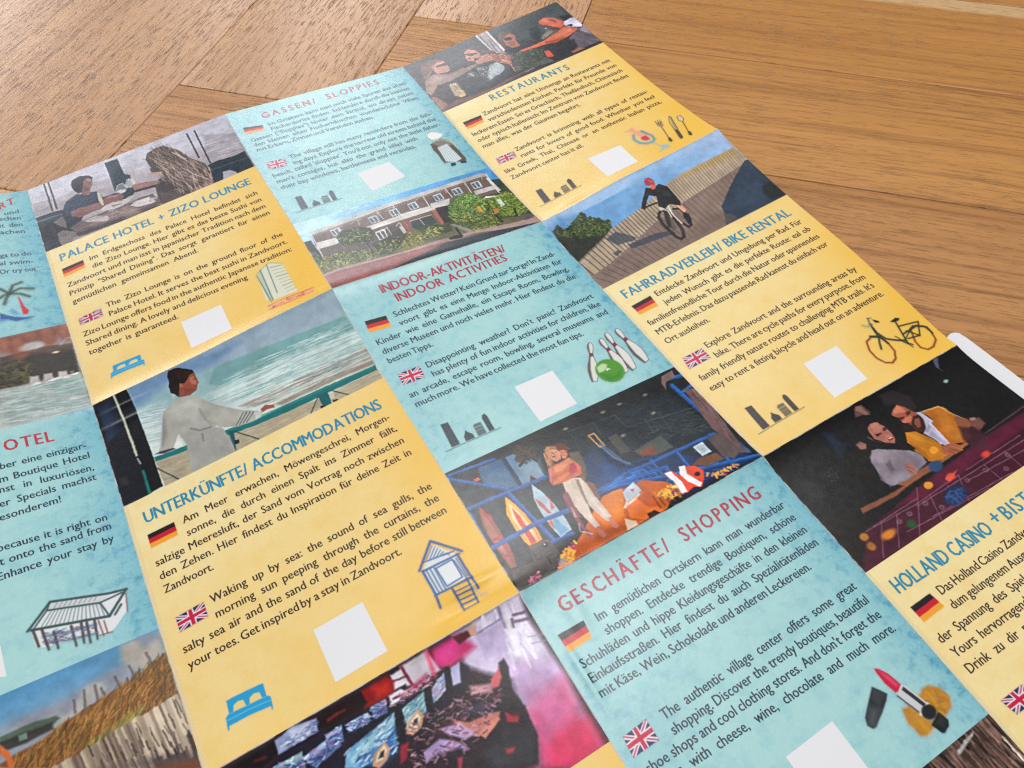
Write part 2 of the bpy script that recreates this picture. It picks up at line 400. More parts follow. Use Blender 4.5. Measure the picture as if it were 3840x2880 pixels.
# ---------------------------------------------------------------- painting canvas
class Canvas:
    def __init__(s, box, res, alpha):
        s.u0, s.u1, s.v0, s.v1 = box
        s.nx = max(8, int((s.u1-s.u0)/res)+1); s.ny = max(8, int((s.v1-s.v0)/res)+1)
        s.x = np.linspace(s.u0, s.u1, s.nx); s.y = np.linspace(s.v0, s.v1, s.ny)
        s.X, s.Y = np.meshgrid(s.x, s.y)
        w = .04 if alpha else .09
        s.WX = s.X + w*(vnoise(s.X, s.Y, .9, 1)-.5)*2 + w*.8*(vnoise(s.X, s.Y, 2.3, 4)-.5)*2
        s.WY = s.Y + w*(vnoise(s.X, s.Y, .9, 2)-.5)*2 + w*.8*(vnoise(s.X, s.Y, 2.3, 5)-.5)*2
        s.C = np.zeros((s.ny, s.nx, 3)); s.A = np.zeros((s.ny, s.nx)) if alpha else np.ones((s.ny, s.nx))
        s.alpha = alpha
    def win(s, pts, m):
        a = pts.min(0)-m; b = pts.max(0)+m
        i0 = max(0, int(np.searchsorted(s.x, a[0]))-1); i1 = min(s.nx, int(np.searchsorted(s.x, b[0]))+1)
        j0 = max(0, int(np.searchsorted(s.y, a[1]))-1); j1 = min(s.ny, int(np.searchsorted(s.y, b[1]))+1)
        return (slice(j0, j1), slice(i0, i1)) if i1 > i0 and j1 > j0 else None
    def put(s, w, cov, col):
        c = np.array([int(col[k:k+2], 16)/255 for k in (0, 2, 4)])
        if s.alpha:
            a0 = s.A[w]; a1 = cov + a0*(1-cov)
            s.C[w] = np.where(a1[..., None] > 1e-4, (c*cov[..., None] + s.C[w]*(a0*(1-cov))[..., None])/np.maximum(a1, 1e-4)[..., None], c)
            s.A[w] = a1
        else:
            s.C[w] = s.C[w]*(1-cov[..., None]) + c*cov[..., None]
    @staticmethod
    def segd(X, Y, a, b):
        d = b-a; L = float(d@d)+1e-9
        t = np.clip(((X-a[0])*d[0]+(Y-a[1])*d[1])/L, 0, 1)
        return (X-a[0]-t*d[0])**2+(Y-a[1]-t*d[1])**2
    def cover(s, pts, soft, w, warp=True):
        X, Y = (s.WX[w], s.WY[w]) if warp else (s.X[w], s.Y[w])
        ins = np.zeros(X.shape, bool); D = np.full(X.shape, 1e9); n = len(pts)
        for k in range(n):
            a, b = pts[k], pts[(k+1) % n]
            if a[1] != b[1]:
                c = ((a[1] > Y) != (b[1] > Y)) & (X < (b[0]-a[0])*(Y-a[1])/(b[1]-a[1])+a[0]); ins ^= c
            D = np.minimum(D, s.segd(X, Y, a, b))
        D = np.sqrt(D); sd = np.where(ins, D, -D)
        return np.clip(.5+sd/(2*soft), 0, 1)
    def run(s, ops):
        for op in ops:
            k = op[0]
            if k == 'b':
                s.put((slice(None), slice(None)), np.ones((s.ny, s.nx)), op[1])
            elif k == 'd':
                a = np.array(op[1][:2]); d = np.array(op[1][2:])-a
                t = np.clip(((s.WX-a[0])*d[0]+(s.WY-a[1])*d[1])/(d@d), 0, 1)
                first = not s.C.any()
                cs = np.array([[int(c[q:q+2], 16)/255 for q in (0, 2, 4)] for _, c in op[2]]); ps = [q for q, _ in op[2]]
                g = np.stack([np.interp(t, ps, cs[:, q]) for q in range(3)], -1)
                s.C = g
            elif k == 'p':
                pts = np.array(op[4]).reshape(-1, 2); w = s.win(pts, op[2]+.8)
                if w: s.put(w, s.cover(pts, op[2]*.7, w)*op[3], op[1])
            elif k == 'l':
                pts = np.array(op[5]).reshape(-1, 2); w = s.win(pts, op[2]+op[3]+.8)
                if w:
                    X, Y = s.WX[w], s.WY[w]; D = np.full(X.shape, 1e9)
                    for q in range(len(pts)-1): D = np.minimum(D, s.segd(X, Y, pts[q], pts[q+1]))
                    s.put(w, np.clip(.5+(op[2]*.5-np.sqrt(D))/(2*op[3]), 0, 1)*op[4], op[1])
            elif k == 'e':
                cx, cy, rx, ry = op[4]; pts = np.array([[cx-rx, cy-ry], [cx+rx, cy+ry]]); w = s.win(pts, op[2]+.8)
                if w:
                    q = np.sqrt(((s.WX[w]-cx)/rx)**2+((s.WY[w]-cy)/ry)**2)
                    s.put(w, np.clip(.5+(1-q)*min(rx, ry)/(2*op[2]), 0, 1)*op[3], op[1])
            elif k == 'k':
                _, cols, n, ln, wd, ang, jit, al, poly, seed = op
                pts = np.array(poly).reshape(-1, 2); R = random.Random(seed); lo = pts.min(0); hi = pts.max(0); m = len(pts)
                for _q in range(n):
                    for _t in range(12):
                        px = R.uniform(lo[0], hi[0]); py = R.uniform(lo[1], hi[1]); ins = False
                        for a in range(m):
                            A = pts[a]; B = pts[(a+1) % m]
                            if (A[1] > py) != (B[1] > py) and px < (B[0]-A[0])*(py-A[1])/(B[1]-A[1])+A[0]: ins = not ins
                        if ins: break
                    else: continue
                    th = ang+R.uniform(-jit, jit); L2 = ln*R.uniform(.4, 1.2)/2; ww = wd*R.uniform(.6, 1.5)
                    a = np.array([px-math.cos(th)*L2, py-math.sin(th)*L2]); b = np.array([px+math.cos(th)*L2, py+math.sin(th)*L2])
                    w = s.win(np.array([a, b]), ww+.3)
                    if w:
                        D = np.sqrt(s.segd(s.WX[w], s.WY[w], a, b))
                        s.put(w, np.clip(.5+(ww*.5-D)/.28, 0, 1)*al*R.uniform(.6, 1), R.choice(cols))
            elif k == 'n':
                a = op[1]
                f = 1+a*.6*(vnoise(s.X, s.Y, .9, 1+op[5] % 5)-.5)*2 + a*1.4*(vnoise(s.X, s.Y, 2.6, 2)-.5)*2 + a*1.6*(vnoise(s.X, s.Y, 7, 3)-.5)*2
                s.C = np.clip(s.C*f[..., None], 0, 1)
    def build(s, name, i, j, mat, parent, lift, label):
        x = s.X.ravel(); y = s.Y.ravel()
        P, nr = surf(i, j, x, y, lift)
        F = grid_faces(s.nx, s.ny)
        if not s.alpha:      # crisp print: unsharp mask and a little contrast
            r = 3; Pd = np.pad(s.C, ((r, r), (r, r), (0, 0)), 'edge'); Bl = np.zeros_like(s.C)
            for a in range(0, 2*r+1, 2):
                for b in range(0, 2*r+1, 2): Bl += Pd[a:a+s.ny, b:b+s.nx]/16
            s.C = np.clip(s.C + .30*(s.C-Bl), .02, 1)
        if s.alpha:      # drop empty cells
            a = s.A.ravel(); F = F[(a[F] > .004).any(1)]
        o = mesh_obj(name, P, F, mat, parent, True, nr, label)
        me = o.data; add_uv(me, i, j, x, y)
        C = s.C.reshape(-1, 3); C = np.where(C <= .04045, C/12.92, ((C+.055)/1.055)**2.4)
        ca = me.color_attributes.new("ink", 'FLOAT_COLOR', 'POINT')
        ca.data.foreach_set("color", np.concatenate([C, s.A.reshape(-1, 1)], 1).astype(np.float32).ravel())
        return o

# ---------------------------------------------------------------- printed matter (millimetres on each panel)
PHOTOS = [
 ["printed_photo", "photo of a couple dining by a sea window", 1, 0, [0, 100, 0, 49.2], 0.3, 0, [
  ["d",[53.86,-3.33,56.0,41.58],[[0,"c3c4d2"],[0.45,"b9b6c0"],[0.6,"a89fa6"],[0.8,"a49ba2"],[1,"8f8890"]]],
  ["p","a29aa0",0.8,0.7,[-0.7,11.6,10.1,14.2,18.9,13.9,28.5,13.2,36.5,15.0,36.6,24.4,26.5,22.8,10.9,23.7,-0.8,22.1]],
  ["p","8c8790",1,0.6,[-1.4,16.7,8.4,17.6,16.9,18.9,15.7,25.3,8.0,22.6,-0.5,23.1]],
  ["p","a39aa0",0.6,0.7,[43.9,15.4,51.9,18.1,52.5,24.3,44.7,23.5]],
  ["p","8f8892",1.2,0.6,[85.2,9.7,93.9,14.9,101.6,19.1,99.1,33.9,83.2,31.4,83.1,22.5]],
  ["p","b5b0ba",0.6,0.6,[83.1,22.5,91.5,22.4,98.7,26.5,99.0,30.8,90.8,30.0,84.1,28.2]],
  ["k",["cfccd6","8d8790","b9b4be","e0dde6"],260,7,0.25,0.06,0.15,0.35,[-0.5,0.7,36.0,3.1,97.9,1.8,98.6,35.5,82.9,32.2,42.2,22.7,-0.5,23.1],3],
  ["k",["8a8690","dad7e0"],60,5,0.3,0.17,0.15,0.5,[83.4,15.7,99.9,13.9,99.1,33.9,82.9,32.2],5],
  ["p","23313c",0.3,1,[-0.3,23.1,7.9,23.4,16.6,25.9,35.9,27.5,46.0,29.1,54.0,31.0,60.3,35.4,59.7,41.5,44.3,36.1,29.6,32.2,21.5,31.9,16.7,40.7,13.3,45.1,0.3,49.4,-1.3,37.3]],
  ["p","2d3f4c",0.3,1,[-0.4,24.9,11.7,27.8,11.4,29.3,-0.3,27.5]],
  ["p","6f7d8a",0.2,0.7,[-0.3,25.9,7.8,26.5,11.7,27.4,11.6,27.9,7.7,27.3,-0.3,26.8]],
  ["p","1b232b",0.6,1,[-0.5,48.6,-0.9,31.5,6.6,30.4,11.1,30.9,13.6,41.1,12.0,49.2,7.6,49.5]],
  ["p","263743",0.25,1,[37.0,1.9,43.4,2.4,43.7,16.2,46.1,18.8,45.2,24.8,46.0,29.1,39.8,33.0,36.8,25.5,37.3,11.7]],
  ["p","33505c",0.3,0.6,[37.2,2.2,38.6,2.2,38.3,23.7,37.0,26.0]],
  ["l","2a3039",0.75,0.2,1,[7.9,-0.0,8.0,22.6]],
  ["l","2a3039",0.75,0.2,1,[10.0,0.2,10.1,22.3]],
  ["l","b7b8c4",0.4,0.2,1,[9.0,0.0,9.2,22.5]],
  ["l","343742",0.8,0.2,1,[78.6,4.0,78.6,26.3]],
  ["l","343742",0.8,0.2,1,[82.6,3.9,82.2,33.7]],
  ["p","1f2d38",0.3,1,[80.0,34.6,85.2,33.9,93.0,35.5,99.3,35.0,99.3,49.7,91.1,50.5,78.5,50.1,80.5,40.2]],
  ["p","3a4a57",0.2,0.8,[81.0,38.6,91.7,39.5,99.2,40.4,99.2,41.1,91.4,40.4,80.9,39.7]],
  ["p","a29ea6",0.4,1,[85.4,43.6,88.4,44.4,90.7,47.4,91.0,50.7,83.4,50.8]],
  ["p","6b5a5b",0.3,1,[12.9,39.8,17.3,37.7,25.3,38.0,33.6,37.6,43.7,38.4,54.4,39.6,54.4,47.7,46.0,49.8,29.1,48.4,16.5,46.5]],
  ["p","8b7673",0.8,0.7,[20.2,43.1,27.9,39.9,43.3,40.0,49.9,42.8,45.4,48.5,34.1,48.5,23.5,46.3]],
  ["p","57474a",0.4,0.7,[13.8,42.9,36.8,46.0,53.7,46.3,54.4,47.7,38.8,48.2,15.5,46.6]],
  ["p","3a3237",0.3,0.9,[11.1,43.6,17.8,45.3,53.6,48.5,53.6,50.7,40.0,49.5,22.1,48.3,15.3,47.7]],
  ["p","c4bcbe",0.4,1,[41.0,41.0,43.5,39.2,51.2,41.9,51.9,45.1,49.8,45.3,43.0,43.7]],
  ["p","6a6263",0.3,0.6,[43.1,41.1,49.6,42.1,50.3,43.5,44.2,42.8]],
  ["p","bfb8ba",0.5,1,[19.6,38.5,23.2,38.3,29.7,41.1,30.3,43.2,28.9,44.8,21.2,40.4]],
  ["p","a09498",0.5,1,[26.8,35.6,32.5,33.3,39.5,34.6,42.1,36.4,40.0,38.6,33.6,37.6]],
  ["k",["ddd8da","8f8486","5c5356"],160,2.5,0.25,0.05,0.5,0.6,[19.6,38.5,32.5,33.3,42.5,34.9,52.1,44.3,43.0,43.7,29.9,44.7],7],
  ["p","a49a9e",0.4,1,[42.1,36.4,44.6,32.7,54.1,34.8,54.9,39.9,52.8,43.9,47.5,40.1]],
  ["p","494047",0.4,0.8,[43.9,37.7,52.0,38.8,52.7,42.0,45.7,38.9]],
  ["p","24303d",0.3,1,[13.0,23.4,15.2,19.6,20.3,17.6,26.8,21.2,28.8,21.7,30.8,26.8,29.1,30.1,21.5,31.9,16.4,31.9,17.3,37.7,11.8,39.9,11.4,29.3]],
  ["p","2f4152",1,0.6,[20.1,18.4,26.0,25.2,23.4,27.9,18.2,22.6]],
  ["p","7a5650",0.4,1,[16.0,31.6,18.8,27.4,26.0,29.8,31.4,29.0,39.3,30.8,39.4,32.7,35.3,34.4,29.1,34.5,21.9,34.8,17.9,34.7]],
  ["p","93695f",0.3,0.8,[32.3,29.6,38.9,30.4,39.5,32.3,34.6,33.0]],
  ["p","a8a296",0.25,0.9,[29.1,22.8,30.4,23.8,30.6,30.2,29.5,32.6,28.3,31.3]],
  ["p","8a5f5b",0.3,1,[20.8,9.7,23.1,8.5,27.3,8.6,29.1,10.3,28.5,15.1,27.4,16.1,26.1,19.8,23.3,17.9,20.6,13.3]],
  ["p","a8766c",0.4,0.8,[26.1,9.6,28.5,10.4,28.3,15.4,25.8,16.0]],
  ["p","2a2226",0.25,1,[19.4,8.7,20.5,5.7,23.9,4.7,27.8,6.5,29.6,9.2,29.0,10.5,25.8,8.4,23.4,9.6,21.5,16.6,20.0,13.8]],
  ["p","6d666a",0.4,1,[6.6,30.8,11.4,29.3,12.0,34.1,11.6,38.9,9.2,35.6]],
  ["p","7f7472",0.4,0.9,[6.9,39.9,9.6,38.8,14.2,43.2,15.3,47.4,7.4,50.2,6.8,45.7]],
  ["p","4a4143",0.4,1,[54.9,31.6,59.3,29.1,58.6,41.6,74.5,49.1,71.6,51.6,54.0,51.0,53.8,40.0]],
  ["p","8d6a66",0.3,1,[44.8,26.4,46.9,27.4,51.5,28.3,57.1,31.3,57.1,33.6,51.0,32.2,45.1,30.8]],
  ["p","b99b94",0.3,1,[55.5,18.8,58.5,21.8,61.1,26.5,59.8,29.4,55.7,26.5,55.1,22.3]],
  ["p","a3807a",0.4,1,[77.9,30.6,81.0,36.7,78.0,51.6,69.9,50.4,69.2,41.7]],
  ["p","574a47",0.4,1,[55.4,11.8,57.3,7.2,61.6,5.7,65.9,6.2,71.5,14.3,74.5,23.4,79.7,31.9,80.0,39.9,75.5,46.0,67.7,47.0,62.0,44.8,58.2,39.4,58.1,33.8,60.2,25.9,56.0,19.1]],
  ["k",["8f7c72","b39e92","3a302f","6b5a53","c9b6aa"],420,9,0.3,1.35,0.35,0.75,[55.8,13.1,61.5,6.2,67.7,8.0,74.5,23.4,81.0,36.7,77.7,47.6,69.4,50.1,62.2,44.1,58.9,32.5,59.6,21.7],9],
  ["p","2e272b",1,0.6,[56.3,32.5,60.3,33.5,63.9,41.6,58.4,42.4,54.6,36.9]],
  ["p","2b2529",0.3,0.7,[55.3,19.6,56.9,19.9,59.2,23.3,59.2,25.2,55.5,23.1]],
  ["p","59504f",0.8,0.7,[55.8,40.5,67.2,48.6,60.5,50.1,53.9,49.5]],
  ["p","d8d6da",0.3,0.45,[36.9,27.4,38.7,23.1,41.3,22.1,42.8,26.9,41.2,29.4,38.6,29.4]],
  ["l","e9e6ea",0.25,0.15,0.6,[36.9,27.4,38.7,23.1,41.3,22.1,42.8,26.9,41.2,29.4,38.6,29.4,36.9,27.4]],
  ["p","d8d6da",0.3,0.45,[41.7,25.1,43.7,21.0,46.4,21.9,46.8,25.9,44.1,28.2,42.3,27.0]],
  ["l","e9e6ea",0.25,0.15,0.6,[41.7,25.1,43.7,21.0,46.4,21.9,46.8,25.9,44.1,28.2,42.3,27.0,41.7,25.1]],
  ["p","e6e1cf",0.3,0.7,[37.4,27.7,38.8,26.3,41.3,27.8,40.6,29.5]],
  ["p","84615c",0.3,1,[25.9,8.0,27.5,8.0,29.4,10.1,28.3,13.8,28.5,14.8,27.8,15.8,27.2,17.3,26.4,18.8,25.6,21.7,22.8,19.7,22.3,15.9,23.9,11.3]],
  ["p","b08f88",0.5,0.7,[26.7,8.6,28.8,9.7,28.3,12.0,26.7,12.1]],
  ["p","5a4044",0.6,0.6,[24.5,12.9,26.2,15.8,26.4,18.2,23.8,18.1]],
  ["l","4a3236",0.25,0.15,0.8,[27.1,11.9,28.0,13.1]],
  ["p","2c2a33",0.3,1,[19.2,8.6,21.2,5.3,23.9,4.8,28.3,7.1,29.7,9.2,29.4,10.5,26.8,8.3,25.1,9.8,23.9,14.2,22.9,17.5,20.8,17.2,19.4,12.8]],
  ["p","2d4256",0.35,0.9,[13.5,21.7,16.6,18.8,20.1,17.3,23.3,20.6,25.7,22.9,26.2,19.5,29.3,21.4,28.4,26.9,24.3,28.0,17.1,27.9,14.9,30.8,12.7,29.3]],
  ["p","85605c",0.3,1,[15.4,28.4,18.6,27.9,24.8,28.9,30.3,29.9,29.9,33.0,26.7,34.6,20.4,34.6,15.3,32.2]],
  ["p","6a4a4c",0.4,0.6,[15.7,30.3,22.4,32.7,26.9,33.7,20.4,34.6,15.6,32.4]],
  ["p","c4bfae",0.2,1,[29.2,21.9,29.9,22.9,30.1,32.5,29.3,33.1,28.7,27.1]],
  ["p","7a5654",0.3,1,[31.0,28.2,34.1,27.5,39.3,30.3,39.6,32.5,38.4,33.9,31.7,32.5,30.4,31.1]],
  ["p","a8807c",0.3,0.6,[31.3,28.4,34.6,28.1,38.9,30.3,36.0,30.5]],
  ["p","e0dcd6",0.2,0.8,[37.5,26.5,38.2,26.4,41.8,27.8,41.0,29.6,39.0,29.8]],
  ["l","d8d4d4",0.25,0.12,0.8,[37.5,25.9,38.7,22.8,40.1,22.3,41.8,23.5]],
  ["p","dcd4d0",0.3,0.55,[42.1,25.1,44.8,20.6,46.4,23.5,46.5,25.9,44.4,27.9,42.4,26.8]],
  ["p","96706c",0.3,1,[45.0,26.6,47.6,28.1,52.6,30.3,52.1,32.4,47.4,31.4,44.9,31.1]],
  ["p","c0bab8",0.35,0.9,[27.1,36.0,30.1,33.7,34.0,33.4,38.1,35.3,41.6,33.9,44.8,34.4,41.5,37.2,37.3,38.7,33.5,38.7,30.0,37.2]],
  ["p","77706f",0.25,0.8,[33.0,35.1,37.7,36.8,37.3,37.3,33.3,36.7]],
  ["p","a8928e",2,0.5,[36.7,43.7,41.0,41.8,43.8,47.5,45.5,49.3,42.0,50.7,36.3,48.3]],
  ["p","b5acaa",0.3,0.9,[20.9,38.2,24.4,38.4,29.2,40.7,29.4,44.0,26.7,43.8,21.0,39.3]],
  ["l","5a5052",0.3,0.2,0.6,[21.5,38.6,28.6,40.8]],
  ["p","d0cac8",0.4,0.8,[40.9,41.1,43.5,39.6,50.2,39.9,49.0,44.6,43.8,43.7]],
  ["l","4a4246",0.4,0.2,0.8,[40.8,41.4,44.1,44.8,48.7,45.5]],
  ["n",0.04,1.8,0.6,[],2],
 ]],
 ["printed_photo", "photo of friends clinking glasses outdoors", 3, 0, [0, 100, 0, 49.2], 0.3, 0, [
  ["b","2b2e31"],
  ["p","26292d",2,1,[0.5,-0.1,45.7,-3.3,46.9,17.4,21.1,10.6,-1.7,30.1]],
  ["p","343b3d",3,1,[54.1,-2.5,101.2,-0.2,100.8,22.4,82.4,31.3,59.9,16.2]],
  ["p","424b4c",1.5,0.7,[68.0,13.2,74.2,13.4,81.4,12.0,86.9,9.2,99.1,4.3,99.6,19.1,93.7,19.3,68.6,22.9,63.4,17.8]],
  ["p","1b2025",0.5,1,[93.6,13.2,98.9,15.1,99.1,19.9,93.7,19.3]],
  ["p","22282a",0.8,1,[73.7,13.1,79.1,13.7,77.5,20.7,72.9,26.3,70.3,22.0]],
  ["k",["3d4648","202427","4b5350"],200,5,0.5,0.13,0.6,0.3,[0.5,-0.1,45.7,-3.3,100.7,0.6,99.6,19.1,69.2,32.4,9.9,30.2],2],
  ["p","7d7276",0.25,1,[47.0,-3.4,53.6,-3.5,52.9,22.1,51.1,25.2,46.4,18.1]],
  ["p","a39a9f",0.3,0.8,[48.8,-3.2,52.1,-3.5,50.7,22.6,47.7,22.5]],
  ["p","dcd5d4",0.2,0.8,[52.5,-3.8,53.9,-3.3,53.1,22.2,51.8,22.9]],
  ["p","cfc8c6",0.2,0.8,[45.9,-3.7,47.0,-2.8,47.1,18.1,46.2,18.0]],
  ["p","4f4a4e",0.3,0.6,[51.4,1.2,50.4,6.4,49.4,21.6,48.1,20.6]],
  ["p","6b5248",0.4,1,[8.1,6.0,14.1,4.0,19.5,6.6,20.6,9.2,15.5,7.3,10.2,15.4,5.4,20.4,5.3,15.9]],
  ["k",["8d6b58","4b362f","a5806a"],90,5,0.3,1.94,0.4,0.6,[8.1,6.0,19.5,6.6,16.0,8.8,9.5,17.0,4.2,19.4],4],
  ["p","b07b6b",0.3,1,[14.3,9.8,17.2,8.7,20.6,9.2,20.8,16.0,19.6,19.4,15.8,18.7,12.3,14.9]],
  ["p","c99684",0.4,0.8,[16.5,12.6,20.7,12.6,19.9,17.6,16.2,17.9]],
  ["l","2a2228",0.7,0.2,1,[13.5,11.3,17.3,12.1,20.9,12.2]],
  ["p","3a3036",0.2,1,[13.9,10.6,15.6,10.8,15.2,12.7,13.4,12.7]],
  ["p","8d7069",0.4,1,[4.6,19.7,10.7,16.9,17.5,22.2,28.5,22.0,33.6,22.6,33.1,25.6,23.5,26.9,14.4,28.4,10.2,27.3,1.4,33.1,0.4,29.3]],
  ["p","a58a80",0.8,0.6,[9.5,19.2,16.3,24.6,26.4,23.7,24.3,25.3,14.8,27.6,7.7,25.3]],
  ["p","5c453f",0.5,1,[1.0,33.9,8.6,27.1,13.2,30.7,13.4,37.1,8.8,43.7,5.6,45.3,2.4,38.0]],
  ["p","2a2428",0.5,1,[4.6,32.5,13.2,30.7,13.5,39.2,10.4,44.9,6.0,44.6]],
  ["p","8d6358",0.4,1,[0.5,34.5,3.1,35.5,5.4,45.6,0.5,47.4]],
  ["p","6b4238",0.3,1,[0.1,47.1,10.4,44.9,30.1,47.5,45.8,45.0,57.2,45.1,59.8,46.0,45.8,47.0,29.1,49.3,12.2,48.2,0.5,48.4]],
  ["p","a08a6e",0.4,1,[13.2,30.7,18.2,31.3,17.1,38.9,16.7,43.6,13.8,44.0,11.5,40.7]],
  ["p","d8c48a",0.3,1,[14.6,37.0,18.0,39.5,16.5,43.9,13.6,43.8]],
  ["k",["d9c9a5","6b5238","f0dfae"],40,2,0.3,1.51,0.4,0.6,[13.2,30.7,18.2,31.3,16.7,43.6,12.3,41.3],6],
  ["p","3b2f2c",0.4,1,[33.9,9.4,40.4,6.5,43.4,10.1,44.7,19.1,40.8,21.6,40.0,14.2,32.2,17.2]],
  ["p","a7735f",0.3,1,[33.7,9.8,36.7,8.8,39.3,12.0,40.4,16.8,38.2,19.6,32.3,19.4,31.8,15.7]],
  ["p","1f1a1e",0.2,1,[32.6,11.8,36.1,12.3,38.0,14.4,37.6,16.3,33.9,15.1,32.2,13.8]],
  ["p","6f4d42",0.5,0.8,[42.1,13.6,46.4,17.0,47.7,21.4,41.7,22.3]],
  ["p","2b2f31",0.6,1,[31.0,17.3,37.4,19.0,39.1,26.9,34.1,36.0,25.3,34.6,23.9,26.1]],
  ["p","8a9092",0.5,1,[38.9,29.0,44.2,28.7,45.5,35.1,42.1,39.0,37.0,39.4,32.9,42.5,33.7,37.9,37.0,34.0]],
  ["k",["b9bfc1","5a6064","8f9597","d5d8d8"],110,3,0.3,1.4,0.7,0.7,[38.9,29.0,44.2,28.7,45.0,35.9,36.6,40.1,31.6,42.6,29.9,37.1,25.2,30.3,27.7,25.8],8],
  ["p","8b5545",0.5,1,[34.0,21.9,40.0,18.7,43.4,19.2,48.1,24.0,52.8,28.7,50.6,33.6,48.0,34.9,44.6,30.1,41.7,24.5,35.3,25.1]],
  ["k",["c58a70","6f3d33","e0a68a","4a2822","a9634e"],260,1.8,0.3,0.15,0.6,0.75,[33.6,22.6,40.4,17.9,55.0,25.9,53.6,31.6,48.4,35.2,43.8,29.5,34.9,25.9],12],
  ["p","b87058",0.3,1,[48.9,34.5,47.5,42.0,48.0,42.9,49.7,35.1]],
  ["p","b26a52",0.35,1,[57.4,10.7,62.3,8.8,64.4,13.9,62.3,18.1,62.0,23.5,57.6,24.6,55.5,18.5]],
  ["p","5b4a3c",0.4,1,[57.0,6.9,60.1,5.9,63.6,9.8,60.0,10.5,56.5,13.5,53.7,21.6,53.4,17.9,54.7,12.1]],
  ["p","1d1a1e",0.2,1,[57.4,11.9,61.1,13.1,61.9,14.9,60.4,16.5,57.5,14.9]],
  ["p","8b5a48",0.5,0.6,[57.7,16.8,61.2,18.3,59.8,21.8,55.9,22.2]],
  ["p","22262a",0.6,1,[52.9,22.1,61.5,24.3,66.3,26.8,58.0,28.3,52.8,26.5]],
  ["p","b8553e",0.35,1,[81.9,10.1,85.8,8.9,90.4,12.0,93.3,18.9,93.1,21.2,88.0,24.2,83.3,19.4,82.6,15.3,80.9,12.8]],
  ["p","d4745a",0.6,0.8,[84.0,9.9,88.2,11.4,90.6,18.0,87.0,17.6,83.6,12.6]],
  ["p","5b3c34",0.4,0.8,[82.8,16.1,86.0,19.2,88.5,23.5,86.7,24.4,82.0,19.5]],
  ["p","6a6a62",0.7,0.8,[75.1,24.6,82.0,19.5,86.9,24.0,82.2,25.5,77.3,25.1]],
  ["p","c55f43",0.35,1,[54.5,30.0,59.3,28.1,66.6,29.4,73.6,29.1,84.8,27.5,90.2,24.8,96.3,28.4,95.3,31.0,88.6,31.6,79.2,32.3,70.1,30.9,61.0,30.6]],
  ["p","de8260",0.7,0.7,[75.0,29.0,86.1,27.4,94.1,27.8,90.0,29.2,80.7,30.0]],
  ["p","7c4436",0.7,0.6,[55.4,29.6,67.0,30.8,75.7,31.9,68.8,31.0,57.9,30.5]],
  ["p","c9c6d8",0.3,1,[93.5,19.1,99.6,19.1,100.8,22.4,100.9,27.2,97.0,28.3,92.7,25.0,91.8,21.3]],
  ["p","2a2a3c",0.3,1,[93.3,21.9,96.4,24.3,94.9,26.6,91.9,23.2]],
  ["p","5e5460",0.5,1,[88.5,33.8,96.3,29.5,100.9,28.4,100.6,46.5,95.2,46.9,83.5,45.6,85.7,36.2]],
  ["p","a79fae",0.4,0.8,[96.2,31.7,100.9,28.4,100.5,33.9,99.3,38.7,97.0,33.4]],
  ["p","2a282d",0.6,1,[80.0,35.2,89.2,36.6,87.5,43.2,83.0,46.4,74.0,44.9,74.2,38.5]],
  ["k",["6f6675","443c48","8c8393"],70,6,0.35,1.08,0.3,0.5,[87.6,33.1,100.4,29.1,100.6,46.5,86.1,45.4],14],
  ["p","3a4038",0.6,1,[55.8,28.8,66.2,29.0,70.4,34.5,67.1,41.9,61.0,45.9,49.2,45.4,48.8,37.7]],
  ["k",["5f6a55","23281f","7d876c","48523f"],260,1.6,0.35,1.09,3,0.7,[55.4,28.5,66.7,28.3,71.2,35.1,61.0,45.9,47.5,44.1],15],
  ["p","b8543c",0.4,1,[69.9,36.3,72.5,37.2,72.3,42.6,70.5,44.5,68.4,41.8]],
  ["p","3a2622",0.4,1,[68.0,42.6,74.4,44.2,75.2,47.0,67.5,45.4]],
  ["p","5d6264",0.4,0.8,[62.8,43.0,67.6,41.2,70.0,47.3,61.9,46.5]],
  ["p","16181b",1,0.7,[17.4,31.7,24.8,31.1,34.1,36.0,27.5,41.5,30.9,46.1,17.3,45.1]],
  ["p","1a1c1f",0.6,0.8,[40.8,39.0,48.0,38.1,47.5,44.1,56.0,44.2,45.8,46.0,30.9,46.1,31.2,41.2]],
  ["p","8f8880",0.3,0.7,[50.9,46.7,57.2,45.1,58.3,46.5,52.5,46.9]],
  ["p","a46a45",0.3,0.8,[81.7,45.4,87.4,45.3,89.9,47.3,81.9,47.2]],
  ["p","a87464",0.3,1,[13.0,11.7,17.0,8.0,20.7,9.0,20.8,13.0,19.6,19.3,18.4,19.8,14.7,18.8,12.8,18.3,12.4,14.1]],
  ["p","c8968a",0.5,0.8,[16.3,9.4,19.8,9.8,20.4,12.7,18.2,11.9]],
  ["p","bb8070",0.3,0.8,[18.8,14.8,20.3,16.5,19.6,19.3,18.1,18.1]],
  ["p","6a4438",0.35,1,[8.4,5.2,12.1,4.2,16.6,5.7,20.3,7.7,16.8,8.4,13.3,9.1,12.0,12.8,9.1,14.4,5.2,18.0,6.5,12.3]],
  ["p","241c22",0.15,1,[15.0,10.9,21.1,11.3,20.6,13.8,19.3,13.8,14.8,12.4]],
  ["l","3a1c1c",0.25,0.1,0.8,[19.1,17.3,20.1,17.8]],
  ["p","8f7468",0.35,1,[4.2,20.1,9.2,17.4,12.9,20.3,15.9,24.5,23.9,23.1,30.3,22.9,34.2,23.5,33.8,25.1,26.1,26.8,19.6,27.4,14.2,27.8,8.0,26.8,1.5,32.7,1.3,27.1]],
  ["p","a98f82",0.8,0.7,[5.7,20.3,11.1,19.8,14.1,23.1,11.6,24.9,5.8,24.1]],
